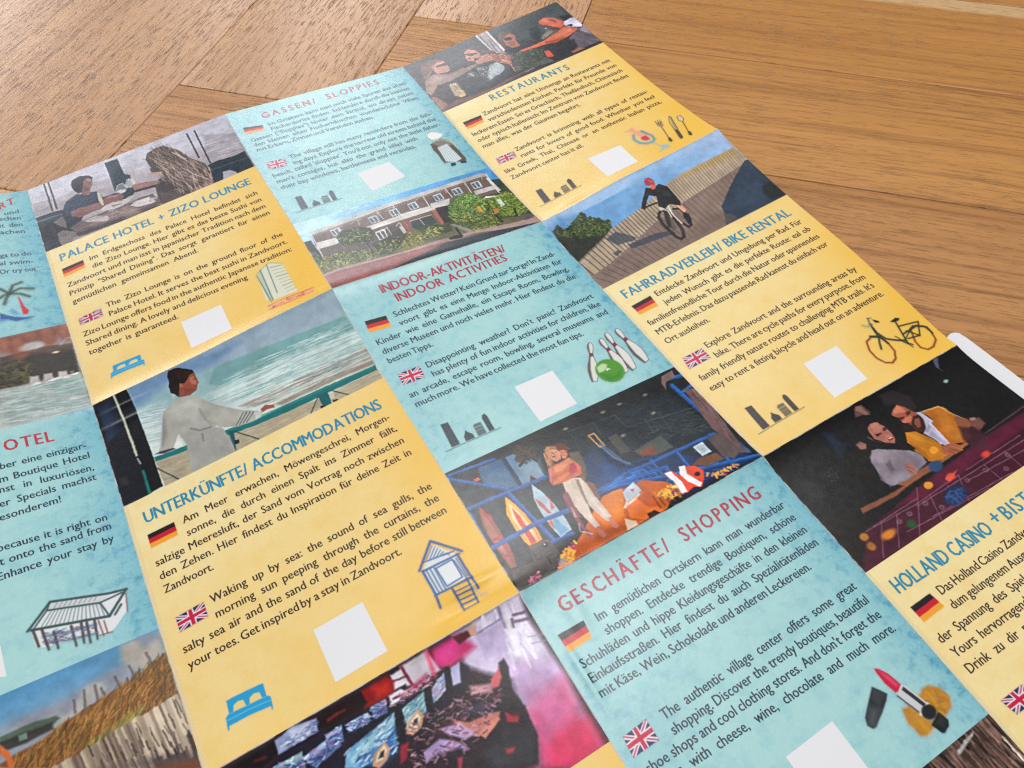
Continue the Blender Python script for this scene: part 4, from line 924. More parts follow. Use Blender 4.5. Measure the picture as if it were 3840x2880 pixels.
  ["l","4c3b36",0.27,0.2,0.7,[66.1,27.5,66.5,47.3]],
  ["l","4c3b36",0.26,0.2,0.7,[68.8,27.2,68.8,45.4]],
  ["l","4c3b36",0.26,0.2,0.7,[71.4,26.9,71.2,43.4]],
  ["l","4c3b36",0.25,0.2,0.7,[74.0,26.7,73.6,41.5]],
  ["l","4c3b36",0.24,0.2,0.7,[76.6,26.4,76.0,39.5]],
  ["l","4c3b36",0.24,0.2,0.7,[79.2,26.2,78.4,37.6]],
  ["l","4c3b36",0.23,0.2,0.7,[81.8,25.9,80.9,35.8]],
  ["l","4c3b36",0.22,0.2,0.7,[84.5,25.6,83.4,34.0]],
  ["l","4c3b36",0.22,0.2,0.7,[87.1,25.4,85.8,32.1]],
  ["l","4c3b36",0.21,0.2,0.7,[89.7,25.1,88.3,30.3]],
  ["l","4c3b36",0.2,0.2,0.7,[92.3,24.9,90.8,28.5]],
  ["p","29384a",0.35,1,[98.0,22.2,100.1,22.3,100.2,48.0,99.9,49.2,83.5,48.9,66.0,48.7,70.3,41.8,71.3,38.9,80.5,32.5,89.0,27.2]],
  ["p","33475a",2,0.5,[84.1,34.9,94.7,34.8,95.5,46.2,82.8,44.9,73.8,42.4]],
  ["p","1c2426",1,1,[94.5,39.2,98.9,39.0,100.2,45.7,99.5,48.9,92.6,47.9,92.0,43.0]],
  ["p","6f5c56",1,0.5,[68.9,41.8,72.0,44.7,73.2,48.2,66.3,48.4,41.3,46.6]],
  ["p","26301a",0.5,1,[1.1,7.3,4.9,5.4,5.9,10.0,11.8,7.9,17.5,5.1,19.1,6.8,17.9,10.6,20.9,11.0,22.7,14.3,25.7,17.5,24.0,20.9,19.8,23.3,9.3,26.5,0.3,29.7,0.3,18.9]],
  ["k",["3f5226","1a2313","5a7236","2c3b1c","7d8f3f"],520,1.5,0.35,0.55,3,0.8,[1.4,7.5,6.3,9.4,17.3,5.4,19.1,10.7,25.7,17.5,23.6,21.5,16.4,23.6,3.1,14.5],31],
  ["p","171b12",1.5,0.75,[0.0,11.2,18.8,23.9,0.7,30.0,0.0,23.2]],
  ["p","2c3d1d",0.3,1,[16.5,5.0,18.3,4.5,18.5,6.5,16.9,6.6]],
  ["p","2c3d1d",0.3,1,[20.9,12.7,22.8,12.2,23.0,14.2,21.4,14.2]],
  ["p","2c3d1d",0.3,1,[23.8,16.2,25.6,15.7,25.8,17.7,24.2,17.8]],
  ["p","2c3d1d",0.3,1,[18.3,9.8,20.1,9.2,20.3,11.3,18.7,11.3]],
  ["p","2c3d1d",0.3,1,[10.3,7.9,12.1,7.4,12.3,9.5,10.8,9.5]],
  ["p","2c3d1d",0.3,1,[3.2,5.8,5.0,5.2,5.3,7.3,3.7,7.4]],
  ["p","3a4350",0.5,0.8,[17.7,25.4,23.7,24.3,27.1,28.6,29.3,32.9,27.6,33.5,23.3,32.2,19.9,31.6]],
  ["p","333c4a",0.5,0.8,[23.4,34.0,37.9,35.4,44.8,38.5,44.8,40.3,36.6,39.0,23.8,37.0]],
  ["p","40444c",0.4,0.8,[15.4,34.5,18.3,33.9,19.6,35.8,15.8,36.6]],
  ["l","2b2524",1.5,0.25,1,[44.4,28.3,46.4,26.1,48.8,26.0,49.7,28.4,49.6,33.8,48.5,40.2,46.5,44.1,44.5,44.5,43.5,42.0,43.5,36.7,43.5,32.2,44.4,28.3]],
  ["l","6d6258",0.5,0.2,0.8,[45.2,28.9,47.5,27.8,48.4,31.1,47.9,37.1,46.1,42.0]],
  ["l","241f20",1.2,0.25,1,[52.8,27.9,55.4,29.7,55.3,36.0,53.5,40.1,51.7,40.7,50.9,37.4]],
  ["p","48403c",0.5,0.6,[47.5,27.8,49.2,29.9,47.0,38.2,44.8,38.5,44.8,33.2]],
  ["l","d3cfc6",0.6,0.2,1,[52.4,23.9,50.6,29.9,50.5,37.1]],
  ["l","c9c5bc",0.5,0.2,1,[48.4,24.7,50.1,27.8,49.2,31.7]],
  ["p","b9b6ae",0.3,1,[48.0,23.5,49.7,23.9,49.7,25.7,47.5,25.9]],
  ["p","2a2526",0.3,1,[48.6,25.8,49.7,27.5,45.7,36.5,44.0,36.1]],
  ["p","d89a7c",0.25,1,[55.0,26.7,57.4,27.9,57.1,31.9,55.4,32.4,55.0,28.5]],
  ["p","17181c",0.3,1,[54.9,32.1,56.7,34.2,55.3,37.8,52.6,39.5,53.6,34.8]],
  ["p","17191d",0.25,1,[50.3,10.1,53.4,12.4,56.8,11.5,59.0,15.0,58.7,20.9,58.1,26.1,56.8,28.4,53.3,24.5,49.7,25.7,48.4,22.9,51.1,17.4,48.9,14.8,45.8,17.3,42.3,21.2,41.2,19.5,43.6,16.6,47.6,12.9]],
  ["p","2b3038",0.6,0.7,[55.2,14.6,57.8,17.5,56.9,21.5,54.2,18.7]],
  ["l","121318",1,0.25,1,[42.5,20.0,47.5,20.4,51.1,21.1]],
  ["p","96283a",0.25,1,[51.9,6.5,53.5,5.2,55.4,5.9,56.1,8.6,55.0,11.2,51.9,9.8,51.2,8.4]],
  ["p","c8504e",0.3,0.7,[53.9,7.0,55.7,8.3,55.2,9.9,53.0,9.2]],
  ["p","c65a44",0.25,1,[53.6,9.7,55.0,11.2,54.1,12.9,52.3,13.0,52.1,11.4]],
  ["l","26303a",0.35,0.2,1,[53.2,7.9,54.3,9.7]],
  ["n",0.04,1.8,0.5,[],8],
 ]],
 ["printed_photo", "photo of a woman in a robe facing the sea", 1, 1, [0, 100, 0, 49.2], 0.22, 0, [
  ["d",[45.89,-10.01,48.78,37.92],[[0,"7f97b0"],[0.25,"8aa3b5"],[0.4,"86a6ac"],[0.55,"8fb0b0"],[0.75,"b4c6c4"],[1,"c8d2cc"]]],
  ["p","9aa5ba",2.5,0.6,[59.0,3.2,98.9,1.9,98.8,13.5,67.9,10.8,46.2,7.3]],
  ["p","5f7fa8",2.5,0.7,[14.1,-0.5,37.3,-0.3,59.0,3.2,46.2,7.3,27.8,5.7,14.2,10.1]],
  ["p","6f9a9c",0.8,0.9,[45.8,8.6,67.9,10.8,99.1,14.1,100.0,23.1,76.0,20.0,45.3,18.9,41.6,15.0]],
  ["p","b7cdca",1,0.9,[40.9,19.0,64.0,21.4,99.7,23.7,99.8,26.1,73.8,25.5,46.4,24.1,41.5,22.4]],
  ["p","9db8b5",1,0.8,[46.2,24.7,67.4,27.4,99.4,28.2,99.2,32.7,71.9,30.4,50.3,28.8]],
  ["p","9a8f86",0.9,1,[48.4,31.2,71.5,31.6,100.4,32.7,100.3,38.0,75.5,35.6,60.1,36.6,53.7,34.7]],
  ["p","c3cac4",0.6,0.8,[54.3,32.9,67.4,34.8,80.7,36.8,91.9,37.2,90.2,38.4,69.6,36.3,61.6,35.5]],
  ["p","8f8478",0.8,1,[59.7,37.8,75.0,36.8,99.8,37.8,99.8,41.6,84.9,40.2,62.8,39.8]],
  ["p","a9bcc0",1.5,0.6,[14.2,10.1,25.7,13.4,20.8,23.2,15.2,20.9]],
  ["p","c2cecb",1.2,0.9,[14.4,17.6,21.5,20.8,18.8,28.9,16.1,33.3,14.5,31.6]],
  ["k",["d7e2de","7fa3a6","c4d4d0","5f8c92","e4ebe6"],430,11,0.35,0.06,0.07,0.5,[41.3,17.8,66.5,14.6,99.8,16.6,99.7,39.2,60.8,37.8,47.2,29.8],41],
  ["k",["dfe6e2","93a9ad","b9c9c8"],150,7,0.35,0.33,0.12,0.6,[13.8,11.4,24.2,14.6,17.1,33.3,14.0,31.3],42],
  ["k",["d9e0d8","a99a8a"],70,8,0.25,0.02,0.06,0.4,[49.0,32.4,100.1,33.3,100.2,39.5,62.8,39.8],43],
  ["p","d0d4ce",0.8,0.9,[21.2,29.8,25.4,29.7,27.1,34.4,25.8,35.5,22.7,35.6]],
  ["p","a79c84",0.4,1,[14.6,37.1,25.8,39.0,43.9,39.7,76.2,44.9,99.6,44.5,99.3,50.2,64.3,50.0,14.9,49.1]],
  ["k",["b9ad94","8f846c","c7bca4"],160,9,0.3,0.06,0.08,0.5,[43.5,40.8,99.4,45.0,99.1,49.4,48.5,49.5],44],
  ["k",["8f8472","b0a48c"],60,6,0.4,0.15,0.1,0.5,[14.4,37.7,26.5,40.1,25.6,46.8,15.2,48.0],45],
  ["p","1d6b6c",0.25,1,[14.6,35.1,21.5,36.2,41.1,38.6,51.6,40.5,65.8,40.4,79.0,40.8,99.5,42.1,99.3,44.6,78.8,44.0,65.6,43.8,51.9,42.8,40.8,41.1,21.9,38.5,14.6,37.1]],
  ["p","2f8580",0.3,0.7,[41.1,38.6,65.8,40.4,99.7,41.9,99.5,42.5,65.9,41.5,41.3,39.7]],
  ["p","1a5f62",0.25,1,[75.3,42.9,79.2,43.1,78.5,50.0,75.2,50.0]],
  ["p","16555a",0.3,1,[41.4,39.4,43.1,40.5,41.4,49.0,40.3,49.0]],
  ["l","35494b",0.45,0.2,1,[43.1,40.5,50.5,49.8]],
  ["l","35494b",0.45,0.2,1,[75.3,43.6,69.1,50.3]],
  ["l","35494b",0.45,0.2,1,[80.6,43.7,85.9,49.7]],
  ["l","35494b",0.45,0.2,1,[14.3,40.2,19.9,49.0]],
  ["p","23282d",0.2,1,[41.8,44.5,43.7,45.1,43.4,46.6,41.7,46.5]],
  ["p","23282d",0.2,1,[74.4,48.0,76.3,48.6,76.0,50.9,74.1,50.0]],
  ["p","23282d",0.2,1,[79.4,48.0,81.3,48.6,81.3,50.0,79.2,49.7]],
  ["p","c9c2b4",0.3,0.8,[79.3,44.7,81.1,44.4,80.4,47.6,78.8,47.3]],
  ["p","1d222e",0.4,1,[-0.1,0.5,3.4,-0.9,8.2,-0.7,9.5,22.8,9.8,49.6,-0.2,48.9]],
  ["p","2b3853",2.5,0.8,[1.4,3.0,5.4,2.0,6.2,7.7,4.5,19.6,1.0,19.3]],
  ["p","1b1a20",0.8,1,[-0.3,1.2,1.4,3.0,0.7,27.4,-1.1,42.8,0.0,49.0,0.1,37.0]],
  ["p","15171b",0.3,1,[8.2,-0.7,13.3,-0.6,14.0,8.5,14.4,35.7,14.3,48.7,9.5,48.8,9.2,30.2]],
  ["p","191b20",1.5,0.8,[1.0,19.3,9.2,15.5,9.5,43.0,9.1,48.5,0.3,48.6]],
  ["l","b7b9a8",0.9,0.25,1,[8.5,0.3,8.8,10.2,9.2,24.0,9.3,30.7]],
  ["l","e6e6da",0.4,0.3,0.8,[9.2,32.3,9.6,34.9]],
  ["l","1e6d68",1,0.3,1,[9.7,38.6,9.5,48.8]],
  ["p","3f3638",1,0.6,[1.1,36.9,3.9,37.5,4.1,40.9,1.7,40.6]],
  ["p","a3a29a",0.3,1,[22.9,17.4,27.3,15.2,31.7,15.1,36.4,17.5,39.1,23.0,44.6,29.5,49.5,34.1,55.2,38.1,54.0,39.9,50.6,40.5,44.5,39.4,37.5,34.9,36.8,32.2,40.0,37.1,40.9,42.5,41.2,49.5,24.9,49.0,25.6,41.5,26.5,36.7,25.2,30.3,21.8,35.0,16.4,34.2,19.1,29.8,20.8,23.2]],
  ["p","b9b8ae",2,0.6,[24.3,18.3,29.1,16.4,35.1,18.2,36.4,24.8,32.2,27.9,26.9,24.4]],
  ["p","90918c",2,0.6,[25.2,30.3,31.4,30.8,37.0,33.1,40.6,41.7,40.7,49.3,25.9,49.0,26.3,37.3]],
  ["p","b0afa5",1.2,0.6,[37.5,22.7,46.2,32.7,48.9,34.4,45.1,37.7,38.4,31.9]],
  ["p","7c7e7c",1,0.7,[22.3,19.9,21.6,28.0,18.9,32.4,18.5,30.1,21.1,23.4]],
  ["l","5f5f60",0.5,0.4,0.8,[29.8,30.6,32.2,33.2,36.2,34.0]],
  ["l","5f5f60",0.5,0.4,0.7,[32.7,35.2,32.2,38.4]],
  ["l","717270",0.6,0.6,0.6,[35.0,23.9,35.8,30.2,37.7,34.3]],
  ["l","3f4a50",0.35,0.15,0.9,[44.7,38.8,48.8,34.7]],
  ["l","3f4a50",0.35,0.15,0.9,[46.0,39.1,49.9,35.3]],
  ["l","3f4a50",0.35,0.15,0.9,[47.2,39.3,51.1,35.9]],
  ["l","3f4a50",0.35,0.15,0.9,[48.5,39.6,52.2,36.5]],
  ["p","c9c9c0",0.5,0.7,[52.4,36.7,54.6,37.4,54.2,40.0,51.8,40.2]],
  ["p","8f5348",0.3,1,[54.8,36.9,57.0,36.1,59.7,37.8,59.7,39.1,56.7,38.4,55.0,38.7]],
  ["p","3a3d49",0.4,1,[15.1,34.1,16.9,33.9,21.8,35.0,22.5,36.1,18.5,35.6]],
  ["p","6b453c",0.3,1,[31.7,7.6,35.5,4.0,38.3,5.9,38.5,11.4,36.7,14.8,33.7,15.7,29.8,14.2,29.5,11.4]],
  ["p","8a5a4b",0.7,0.7,[36.3,6.9,38.2,9.7,37.1,13.5,34.9,13.5]],
  ["p","1f1615",0.3,1,[28.7,2.5,29.8,0.5,33.5,1.1,38.0,4.9,37.9,6.4,36.1,6.7,33.8,9.8,32.4,8.8,30.0,13.3,28.4,11.4,28.5,6.2]],
  ["p","2a1a17",0.8,0.8,[32.0,2.4,36.1,3.6,34.5,7.2,31.5,8.2]],
  ["p","8a4638",0.18,1,[31.6,8.2,34.0,7.8,36.4,6.5,37.6,6.7,38.1,9.1,38.1,10.3,38.6,12.0,37.7,12.3,37.3,13.4,36.6,14.7,34.6,14.4,33.3,15.3,31.6,14.4,29.9,14.1,31.1,10.7]],
  ["p","b07060",0.5,0.7,[36.1,7.7,37.5,8.0,37.7,10.9,37.3,12.1,36.0,11.2,35.5,9.5]],
  ["p","6a3028",0.4,0.6,[32.8,11.8,35.9,13.2,36.7,14.6,34.6,14.3,32.2,14.2]],
  ["l","2a1210",0.25,0.1,0.9,[37.1,9.2,38.0,9.4]],
  ["l","4a1c18",0.25,0.1,0.9,[36.7,12.8,37.4,12.9]],
  ["p","a86050",0.15,0.9,[31.7,8.5,32.6,9.1,32.8,10.4,31.8,10.1]],
  ["p","1d1412",0.2,1,[28.6,2.7,29.8,1.0,31.8,0.5,33.8,1.4,35.4,3.0,38.1,5.0,38.0,6.4,36.3,6.8,34.9,8.3,33.6,9.2,31.9,8.1,31.1,10.0,30.6,12.5,29.7,13.9,28.8,11.9,27.7,10.5,27.8,7.4,28.8,4.9]],
  ["p","2c1c18",0.8,0.7,[31.7,1.6,35.2,3.6,37.3,5.3,35.3,6.9,32.3,6.6]],
  ["p","d8d4cc",0.4,0.4,[27.8,11.2,29.2,12.2,28.1,14.2,27.6,13.5]],
  ["n",0.03,2,0.8,[],9],
 ]],
 ["printed_photo", "photo of a mother and child in an indoor playground", 2, 1, [0, 100, 98.3, 147.54], 0.25, 0, [
  ["b","15191d"],
  ["p","1c262f",2,1,[0.4,100.0,31.0,102.1,36.3,105.8,89.1,107.1,93.8,130.0,95.1,142.2,68.8,141.2,37.3,123.3,20.6,139.4,-0.4,140.4,0.4,115.8]],
  ["k",["2a3338","3a454a","0e1113"],220,7,0.25,0.18,0.8,0.35,[46.5,104.8,91.4,104.2,92.8,128.7,62.8,123.5,45.6,111.0],51],
  ["l","3a444a",0.4,0.25,0.8,[46.9,104.2,66.0,106.3]],
  ["l","3a444a",0.4,0.25,0.8,[66.0,106.3,66.6,112.9]],
  ["l","3a444a",0.4,0.25,0.8,[57.2,105.4,56.5,110.3]],
  ["l","3a444a",0.4,0.25,0.8,[74.8,112.9,73.6,120.7]],
  ["l","3a444a",0.4,0.25,0.8,[66.6,112.9,101.0,119.0]],
  ["l","3a444a",0.4,0.25,0.8,[47.1,105.8,46.3,112.8]],
  ["l","3a444a",0.4,0.25,0.8,[80.9,113.1,79.6,122.6]],
  ["k",["3f4d4a","26302d","4d5a55"],120,4,0.4,0.25,0.5,0.35,[67.1,113.2,94.3,118.4,92.3,128.4,72.1,124.4],52],
  ["p","4d4a42",0.5,0.9,[57.7,113.3,61.7,113.2,61.8,122.2,58.1,120.9]],
  ["p","4e5750",0.6,0.9,[62.2,122.5,75.0,121.5,76.0,128.1,67.5,127.7]],
  ["p","93402c",1,0.8,[63.2,123.8,69.4,123.6,69.2,127.2,64.1,126.1]],
  ["e","9d9a84",0.4,0.8,[70.5,102.9,0.9,0.5]],
  ["e","9d9a84",0.4,0.8,[81.5,104.1,0.9,0.5]],
  ["e","9d9a84",0.4,0.8,[62.9,103.0,0.9,0.5]],
  ["e","9d9a84",0.4,0.8,[46.8,102.6,0.9,0.5]],
  ["e","9d9a84",0.4,0.8,[79.0,112.4,0.9,0.5]],
  ["e","9d9a84",0.4,0.8,[63.2,115.2,0.9,0.5]],
  ["p","2f5478",0.4,1,[11.1,101.8,21.0,102.4,20.2,115.7,10.9,110.5,9.8,107.3]],
  ["p","4f7390",2,0.6,[10.7,105.7,19.7,106.6,19.7,114.7,10.9,110.5]],
  ["p","5d83a3",0.4,1,[21.5,102.6,30.7,102.7,29.6,116.2,21.1,116.2]],
  ["p","93a5ac",2,0.6,[23.7,108.1,31.7,109.0,29.6,116.2,22.7,115.7]],
  ["l","0f2c4e",1.4,0.3,1,[20.8,102.2,20.3,116.1]],
  ["k",["2b211b","4a3a2c"],36,6,0.9,0.15,3,0.9,[25.7,102.8,29.1,103.2,30.6,106.9,26.8,107.0],53],
  ["p","4a1f24",0.4,1,[25.4,113.2,26.6,115.2,23.2,116.7]],
  ["p","c75a2f",0.3,1,[7.4,105.3,9.2,105.1,9.7,106.5,8.0,106.3]],
  ["p","12305c",0.6,1,[45.6,116.7,50.9,114.6,54.4,126.0,61.2,125.6,72.0,128.8,80.5,135.2,95.1,142.2,98.4,147.1,72.5,144.8,59.8,142.8,41.8,131.2,41.3,124.8]],
  ["p","1b4a86",2,0.6,[50.7,120.3,54.4,126.0,65.8,128.2,66.4,134.3,50.8,130.9,43.9,128.3]],
  ["p","23344e",1.2,0.9,[49.6,113.2,51.6,113.6,52.0,120.3,48.3,121.1,46.5,117.2]],
  ["p","0e2347",0.5,1,[53.6,112.5,54.9,119.1,57.8,125.8,66.8,128.7,64.7,129.7,56.7,127.3,52.2,121.9]],
  ["l","b58a55",0.6,0.2,1,[52.4,109.2,54.6,109.3,54.9,115.4,53.1,115.1,52.4,109.2]],
  ["l","8fa0c0",0.5,0.3,0.7,[53.5,114.6,54.7,121.1,58.3,126.0]],
  ["p","5a5142",0.5,1,[41.9,111.8,45.5,113.1,44.6,119.0,41.2,124.0,40.7,121.0]],
  ["l","1a4f96",1.2,0.3,1,[-0.4,100.3,15.9,114.0]],
  ["l","3f7cc4",0.36,0.3,0.6,[-0.2,100.1,16.1,113.8]],
  ["l","1a4f96",1.4,0.3,1,[43.2,129.3,99.3,146.2]],
  ["l","3f7cc4",0.42,0.3,0.6,[43.3,129.1,99.5,146.0]],
  ["l","1a4f96",1.4,0.3,1,[55.6,128.8,92.4,130.8]],
  ["l","3f7cc4",0.42,0.3,0.6,[55.8,128.6,92.6,130.6]],
  ["l","1a4f96",1.2,0.3,1,[15.3,115.0,29.6,116.2]],
  ["l","3f7cc4",0.36,0.3,0.6,[15.5,114.8,29.8,116.0]],
  ["l","1a4f96",1,0.3,1,[1.1,99.7,17.9,101.4]],
  ["l","3f7cc4",0.3,0.3,0.6,[1.2,99.5,18.1,101.2]],
  ["l","1a4f96",1.4,0.3,1,[-4.1,113.7,15.3,115.0]],
  ["l","3f7cc4",0.42,0.3,0.6,[-4.0,113.5,15.5,114.8]],
  ["l","1a4f96",1.6,0.3,1,[15.3,115.0,19.4,137.6]],
  ["l","3f7cc4",0.48,0.3,0.6,[15.5,114.8,19.6,137.4]],
  ["l","1a4f96",1.6,0.3,1,[-0.4,130.0,18.2,129.5]],
  ["l","3f7cc4",0.48,0.3,0.6,[-0.3,129.8,18.3,129.3]],
  ["l","1a4f96",1.6,0.3,1,[18.2,129.5,30.5,130.7]],
  ["l","3f7cc4",0.48,0.3,0.6,[18.3,129.3,30.6,130.5]],
  ["l","1a4f96",1.8,0.3,1,[0.1,116.3,-1.2,139.9]],
  ["l","3f7cc4",0.54,0.3,0.6,[0.2,116.1,-1.1,139.8]],
  ["l","1a4f96",2.0,0.3,1,[93.4,105.3,97.4,142.8]],
  ["l","3f7cc4",0.6,0.3,0.6,[93.6,105.1,97.6,142.6]],
  ["l","1a4f96",1.4,0.3,1,[90.6,130.5,88.9,143.0]],
  ["l","3f7cc4",0.42,0.3,0.6,[90.8,130.3,89.0,142.8]],
  ["l","1a4f96",1.3,0.3,1,[75.7,130.2,75.3,137.3]],
  ["l","3f7cc4",0.39,0.3,0.6,[75.8,130.0,75.5,137.1]],
  ["l","1a4f96",1.1,0.3,1,[65.5,128.7,65.3,135.7]],
  ["l","3f7cc4",0.33,0.3,0.6,[65.6,128.5,65.4,135.5]],
  ["l","1a4f96",1.6,0.3,1,[93.2,101.8,104.5,104.2]],
  ["l","3f7cc4",0.48,0.3,0.6,[93.4,101.5,104.7,103.9]],
  ["l","1a4f96",1.4,0.3,1,[94.0,109.9,100.8,108.7]],
  ["l","3f7cc4",0.42,0.3,0.6,[94.2,109.7,101.0,108.5]],
  ["l","1a4f96",1.4,0.3,1,[18.3,137.6,26.0,138.3]],
  ["l","3f7cc4",0.42,0.3,0.6,[18.4,137.4,26.2,138.1]],
  ["l","2a62a8",0.4,0.2,0.9,[56.3,129.5,56.7,134.2]],
  ["l","2a62a8",0.4,0.2,0.9,[58.6,129.8,58.9,134.5]],
  ["l","2a62a8",0.4,0.2,0.9,[60.9,130.0,61.2,134.8]],
  ["l","2a62a8",0.4,0.2,0.9,[63.2,130.3,63.5,135.0]],
  ["l","2a62a8",0.4,0.2,0.9,[65.5,130.5,65.8,135.3]],
  ["l","1b57a6",1.5,0.3,1,[44.4,129.3,68.5,133.3,66.9,138.7,67.8,144.1]],
  ["p","0f1f40",0.4,0.8,[59.8,142.8,64.0,143.9,98.4,146.4,98.0,147.6,65.9,146.4]],
  ["p","6a4f4f",0.5,1,[96.0,109.3,101.8,111.1,96.9,140.3,97.9,143.9,94.7,142.0,93.3,128.2]],
  ["k",["7d6160","4a3636","8a7070"],60,6,0.4,1.67,0.15,0.6,[96.0,109.3,101.8,111.1,96.9,142.6,94.6,141.2],54],
  ["p","5a4c4c",0.4,1,[88.8,131.0,94.3,131.1,96.0,141.2,91.1,142.8,88.3,139.7]],
  ["p","7a645e",0.4,1,[92.7,99.7,98.1,99.3,97.2,102.3,92.3,103.0,90.0,105.9,90.3,102.7]],
  ["p","c7d3dc",0.25,1,[81.8,131.5,86.3,131.4,86.3,136.3,82.3,136.2]],
  ["k",["8fa5b5"],30,2,0.2,0.03,0.1,0.6,[82.0,132.0,85.9,131.9,85.9,136.1,82.7,135.7],55],
  ["p","6b4630",0.5,1,[76.7,137.3,81.6,136.2,87.3,137.6,88.3,141.2,80.3,140.2]],
  ["k",["4a90d0","123a70"],70,4,0.3,0.25,0.8,0.5,[55.2,129.3,97.5,145.8,68.4,145.8,61.3,134.1],56],
  ["p","8d4a40",0.25,1,[4.2,115.0,5.5,119.9,5.8,126.2,5.5,133.3,4.3,139.1,2.1,139.0,1.8,133.0,1.6,125.7,2.4,119.4]],
  ["p","b9796a",0.6,0.7,[3.9,117.1,4.6,124.3,3.7,133.5,2.9,137.7,2.7,135.2,2.0,125.9]],
  ["l","a8322c",1,0.3,1,[3.9,116.7,5.5,119.9,5.3,122.2]],
  ["l","a8322c",1,0.3,1,[2.0,127.8,4.7,128.1,4.3,131.5]],
  ["l","a8322c",0.9,0.3,1,[2.5,134.6,5.1,134.9]],
  ["p","e39a2a",0.25,1,[13.6,116.0,15.2,120.2,16.2,125.2,16.6,131.1,16.3,135.2,11.7,136.2,10.7,133.2,10.3,128.2,10.6,122.0]],
  ["p","e9c9a0",0.4,0.9,[13.3,118.4,14.6,123.0,15.5,129.2,15.1,134.5,12.2,135.3,11.8,131.4,11.4,124.4]],
  ["p","d2432c",0.25,1,[13.5,120.5,14.2,124.7,14.1,135.2,12.2,135.3,12.3,130.5,12.6,124.4]],
  ["p","a9bfcd",0.25,1,[23.9,116.4,25.6,120.7,26.6,126.5,27.0,133.2,26.4,137.2,21.7,137.7,21.2,133.1,20.9,127.2,21.7,121.2]],
  ["p","c04a44",0.3,0.9,[22.1,121.4,23.5,124.8,23.9,128.9,23.0,128.4,21.9,124.6]],
  ["p","c04a44",0.3,0.9,[25.8,122.2,25.9,124.8,24.5,128.0,26.0,127.5,26.5,123.9]],
  ["p","c04a44",0.3,1,[21.2,131.2,21.6,133.3,21.9,134.7,22.7,130.8]],
  ["p","5a93bd",0.5,0.8,[23.6,129.4,24.7,133.1,25.8,136.9,22.0,137.2,22.1,133.5]],
  ["l","1a4f96",1.5,0.3,1,[-0.4,130.0,18.2,129.5,30.5,130.7]],
  ["l","3f7cc4",0.4,0.3,0.6,[-0.2,129.7,18.4,129.2,30.7,130.4]],
  ["p","c05a14",0.35,1,[14.9,146.3,24.8,141.9,30.4,138.9,42.7,131.7,49.9,133.1,57.9,133.5,64.7,138.2,66.3,141.9,57.8,147.0,41.5,147.1,14.4,147.2]],
  ["p","e07a18",1,0.8,[42.0,132.6,49.5,133.6,42.8,142.8,36.7,141.9,35.3,135.3]],
  ["p","9b4312",1,0.5,[24.5,142.3,34.9,142.7,43.1,144.9,41.5,147.1,14.4,147.2]],
  ["p","b7c3cf",0.3,1,[49.2,134.0,54.8,132.5,55.3,136.9,48.1,138.1]],
  ["p","c9506a",0.25,1,[52.1,134.4,53.6,134.9,52.3,135.8]],
  ["k",["f2f0ec","e8c9b0"],22,3,0.4,-0.43,0.2,0.8,[47.1,138.2,55.0,137.3,54.3,138.3,46.9,139.3],57],
  ["p","e8742a",0.3,1,[47.1,139.5,57.5,137.4,56.5,146.9,49.3,146.6,45.3,143.6]],
  ["p","b9480f",0.5,0.7,[51.8,138.2,57.5,137.4,57.2,145.3,53.2,143.0]],
  ["p","2b1a14",0.4,1,[51.1,145.0,54.1,145.2,55.0,147.3,50.4,147.6]],
  ["l","7a3012",0.5,0.2,0.9,[57.0,140.6,56.4,145.5]],
  ["l","7a3012",0.5,0.2,0.9,[58.6,141.2,58.3,145.6]],
  ["l","7a3012",0.5,0.2,0.9,[60.1,141.8,60.3,145.7]],
  ["l","7a3012",0.5,0.2,0.9,[61.7,142.4,62.3,145.8]],
  ["p","e9dccf",0.4,0.8,[43.8,142.7,46.3,145.5,45.8,147.1,41.5,147.1]],
  ["k",["e8b030","d9a020","f0c850","7a2a6a","d4742a"],70,1.4,0.8,0.1,3,0.9,[58.2,139.9,67.0,140.2,65.8,145.0,61.1,144.3],58],
  ["k",["e8b030","e9962a","b0305a","f0c850"],80,1.3,0.8,0.04,3,0.9,[17.6,143.1,25.1,141.4,23.6,143.6,19.5,147.2,15.8,146.8],59],
  ["k",["e8b030","b0305a","f0a050"],24,1.2,0.7,0.3,3,0.9,[77.4,142.1,92.1,145.6,91.7,146.8,81.2,146.4],60],
  ["p","d9472a",0.25,1,[66.1,135.5,68.9,135.3,70.3,138.6,74.4,136.7,77.4,138.1,78.7,141.0,77.1,143.3,73.7,146.2,71.2,144.7,67.9,145.5,66.2,144.5,67.5,140.4]],
  ["p","e9e2e6",0.3,1,[66.3,135.2,68.6,135.7,69.2,140.8,68.3,145.1,66.1,144.6,67.0,140.2]],
  ["p","e9e2e6",0.3,1,[72.4,135.6,74.5,136.2,72.9,139.4,74.8,144.8,73.2,145.9,71.0,141.8,70.7,138.1]],
  ["e","151215",0.2,1,[75.8,141.2,1.1,0.9]],
  ["p","4a4240",0.3,1,[11.2,135.1,18.0,136.2,18.6,142.5,14.7,146.2,7.3,145.9,-0.3,148.4,1.6,139.8,9.6,140.4]],
  ["p","58504d",0.3,1,[11.2,135.1,18.0,136.2,18.2,137.2,11.1,136.2]],
  ["e","0d0d10",0.2,1,[15.9,137.5,1,0.9]],
  ["e","c0c0c0",0.1,1,[15.8,137.2,0.3,0.3]],
  ["l","2a2423",0.5,0.2,1,[11.1,138.2,10.9,140.2,12.0,141.1,12.9,140.2]],
  ["l","2a2423",0.5,0.2,1,[13.9,144.0,14.4,141.3,16.4,141.3]],
  ["p","2c3a24",0.6,0.8,[1.6,146.1,11.3,144.8,13.7,147.3,4.1,147.5,0.6,147.8]],
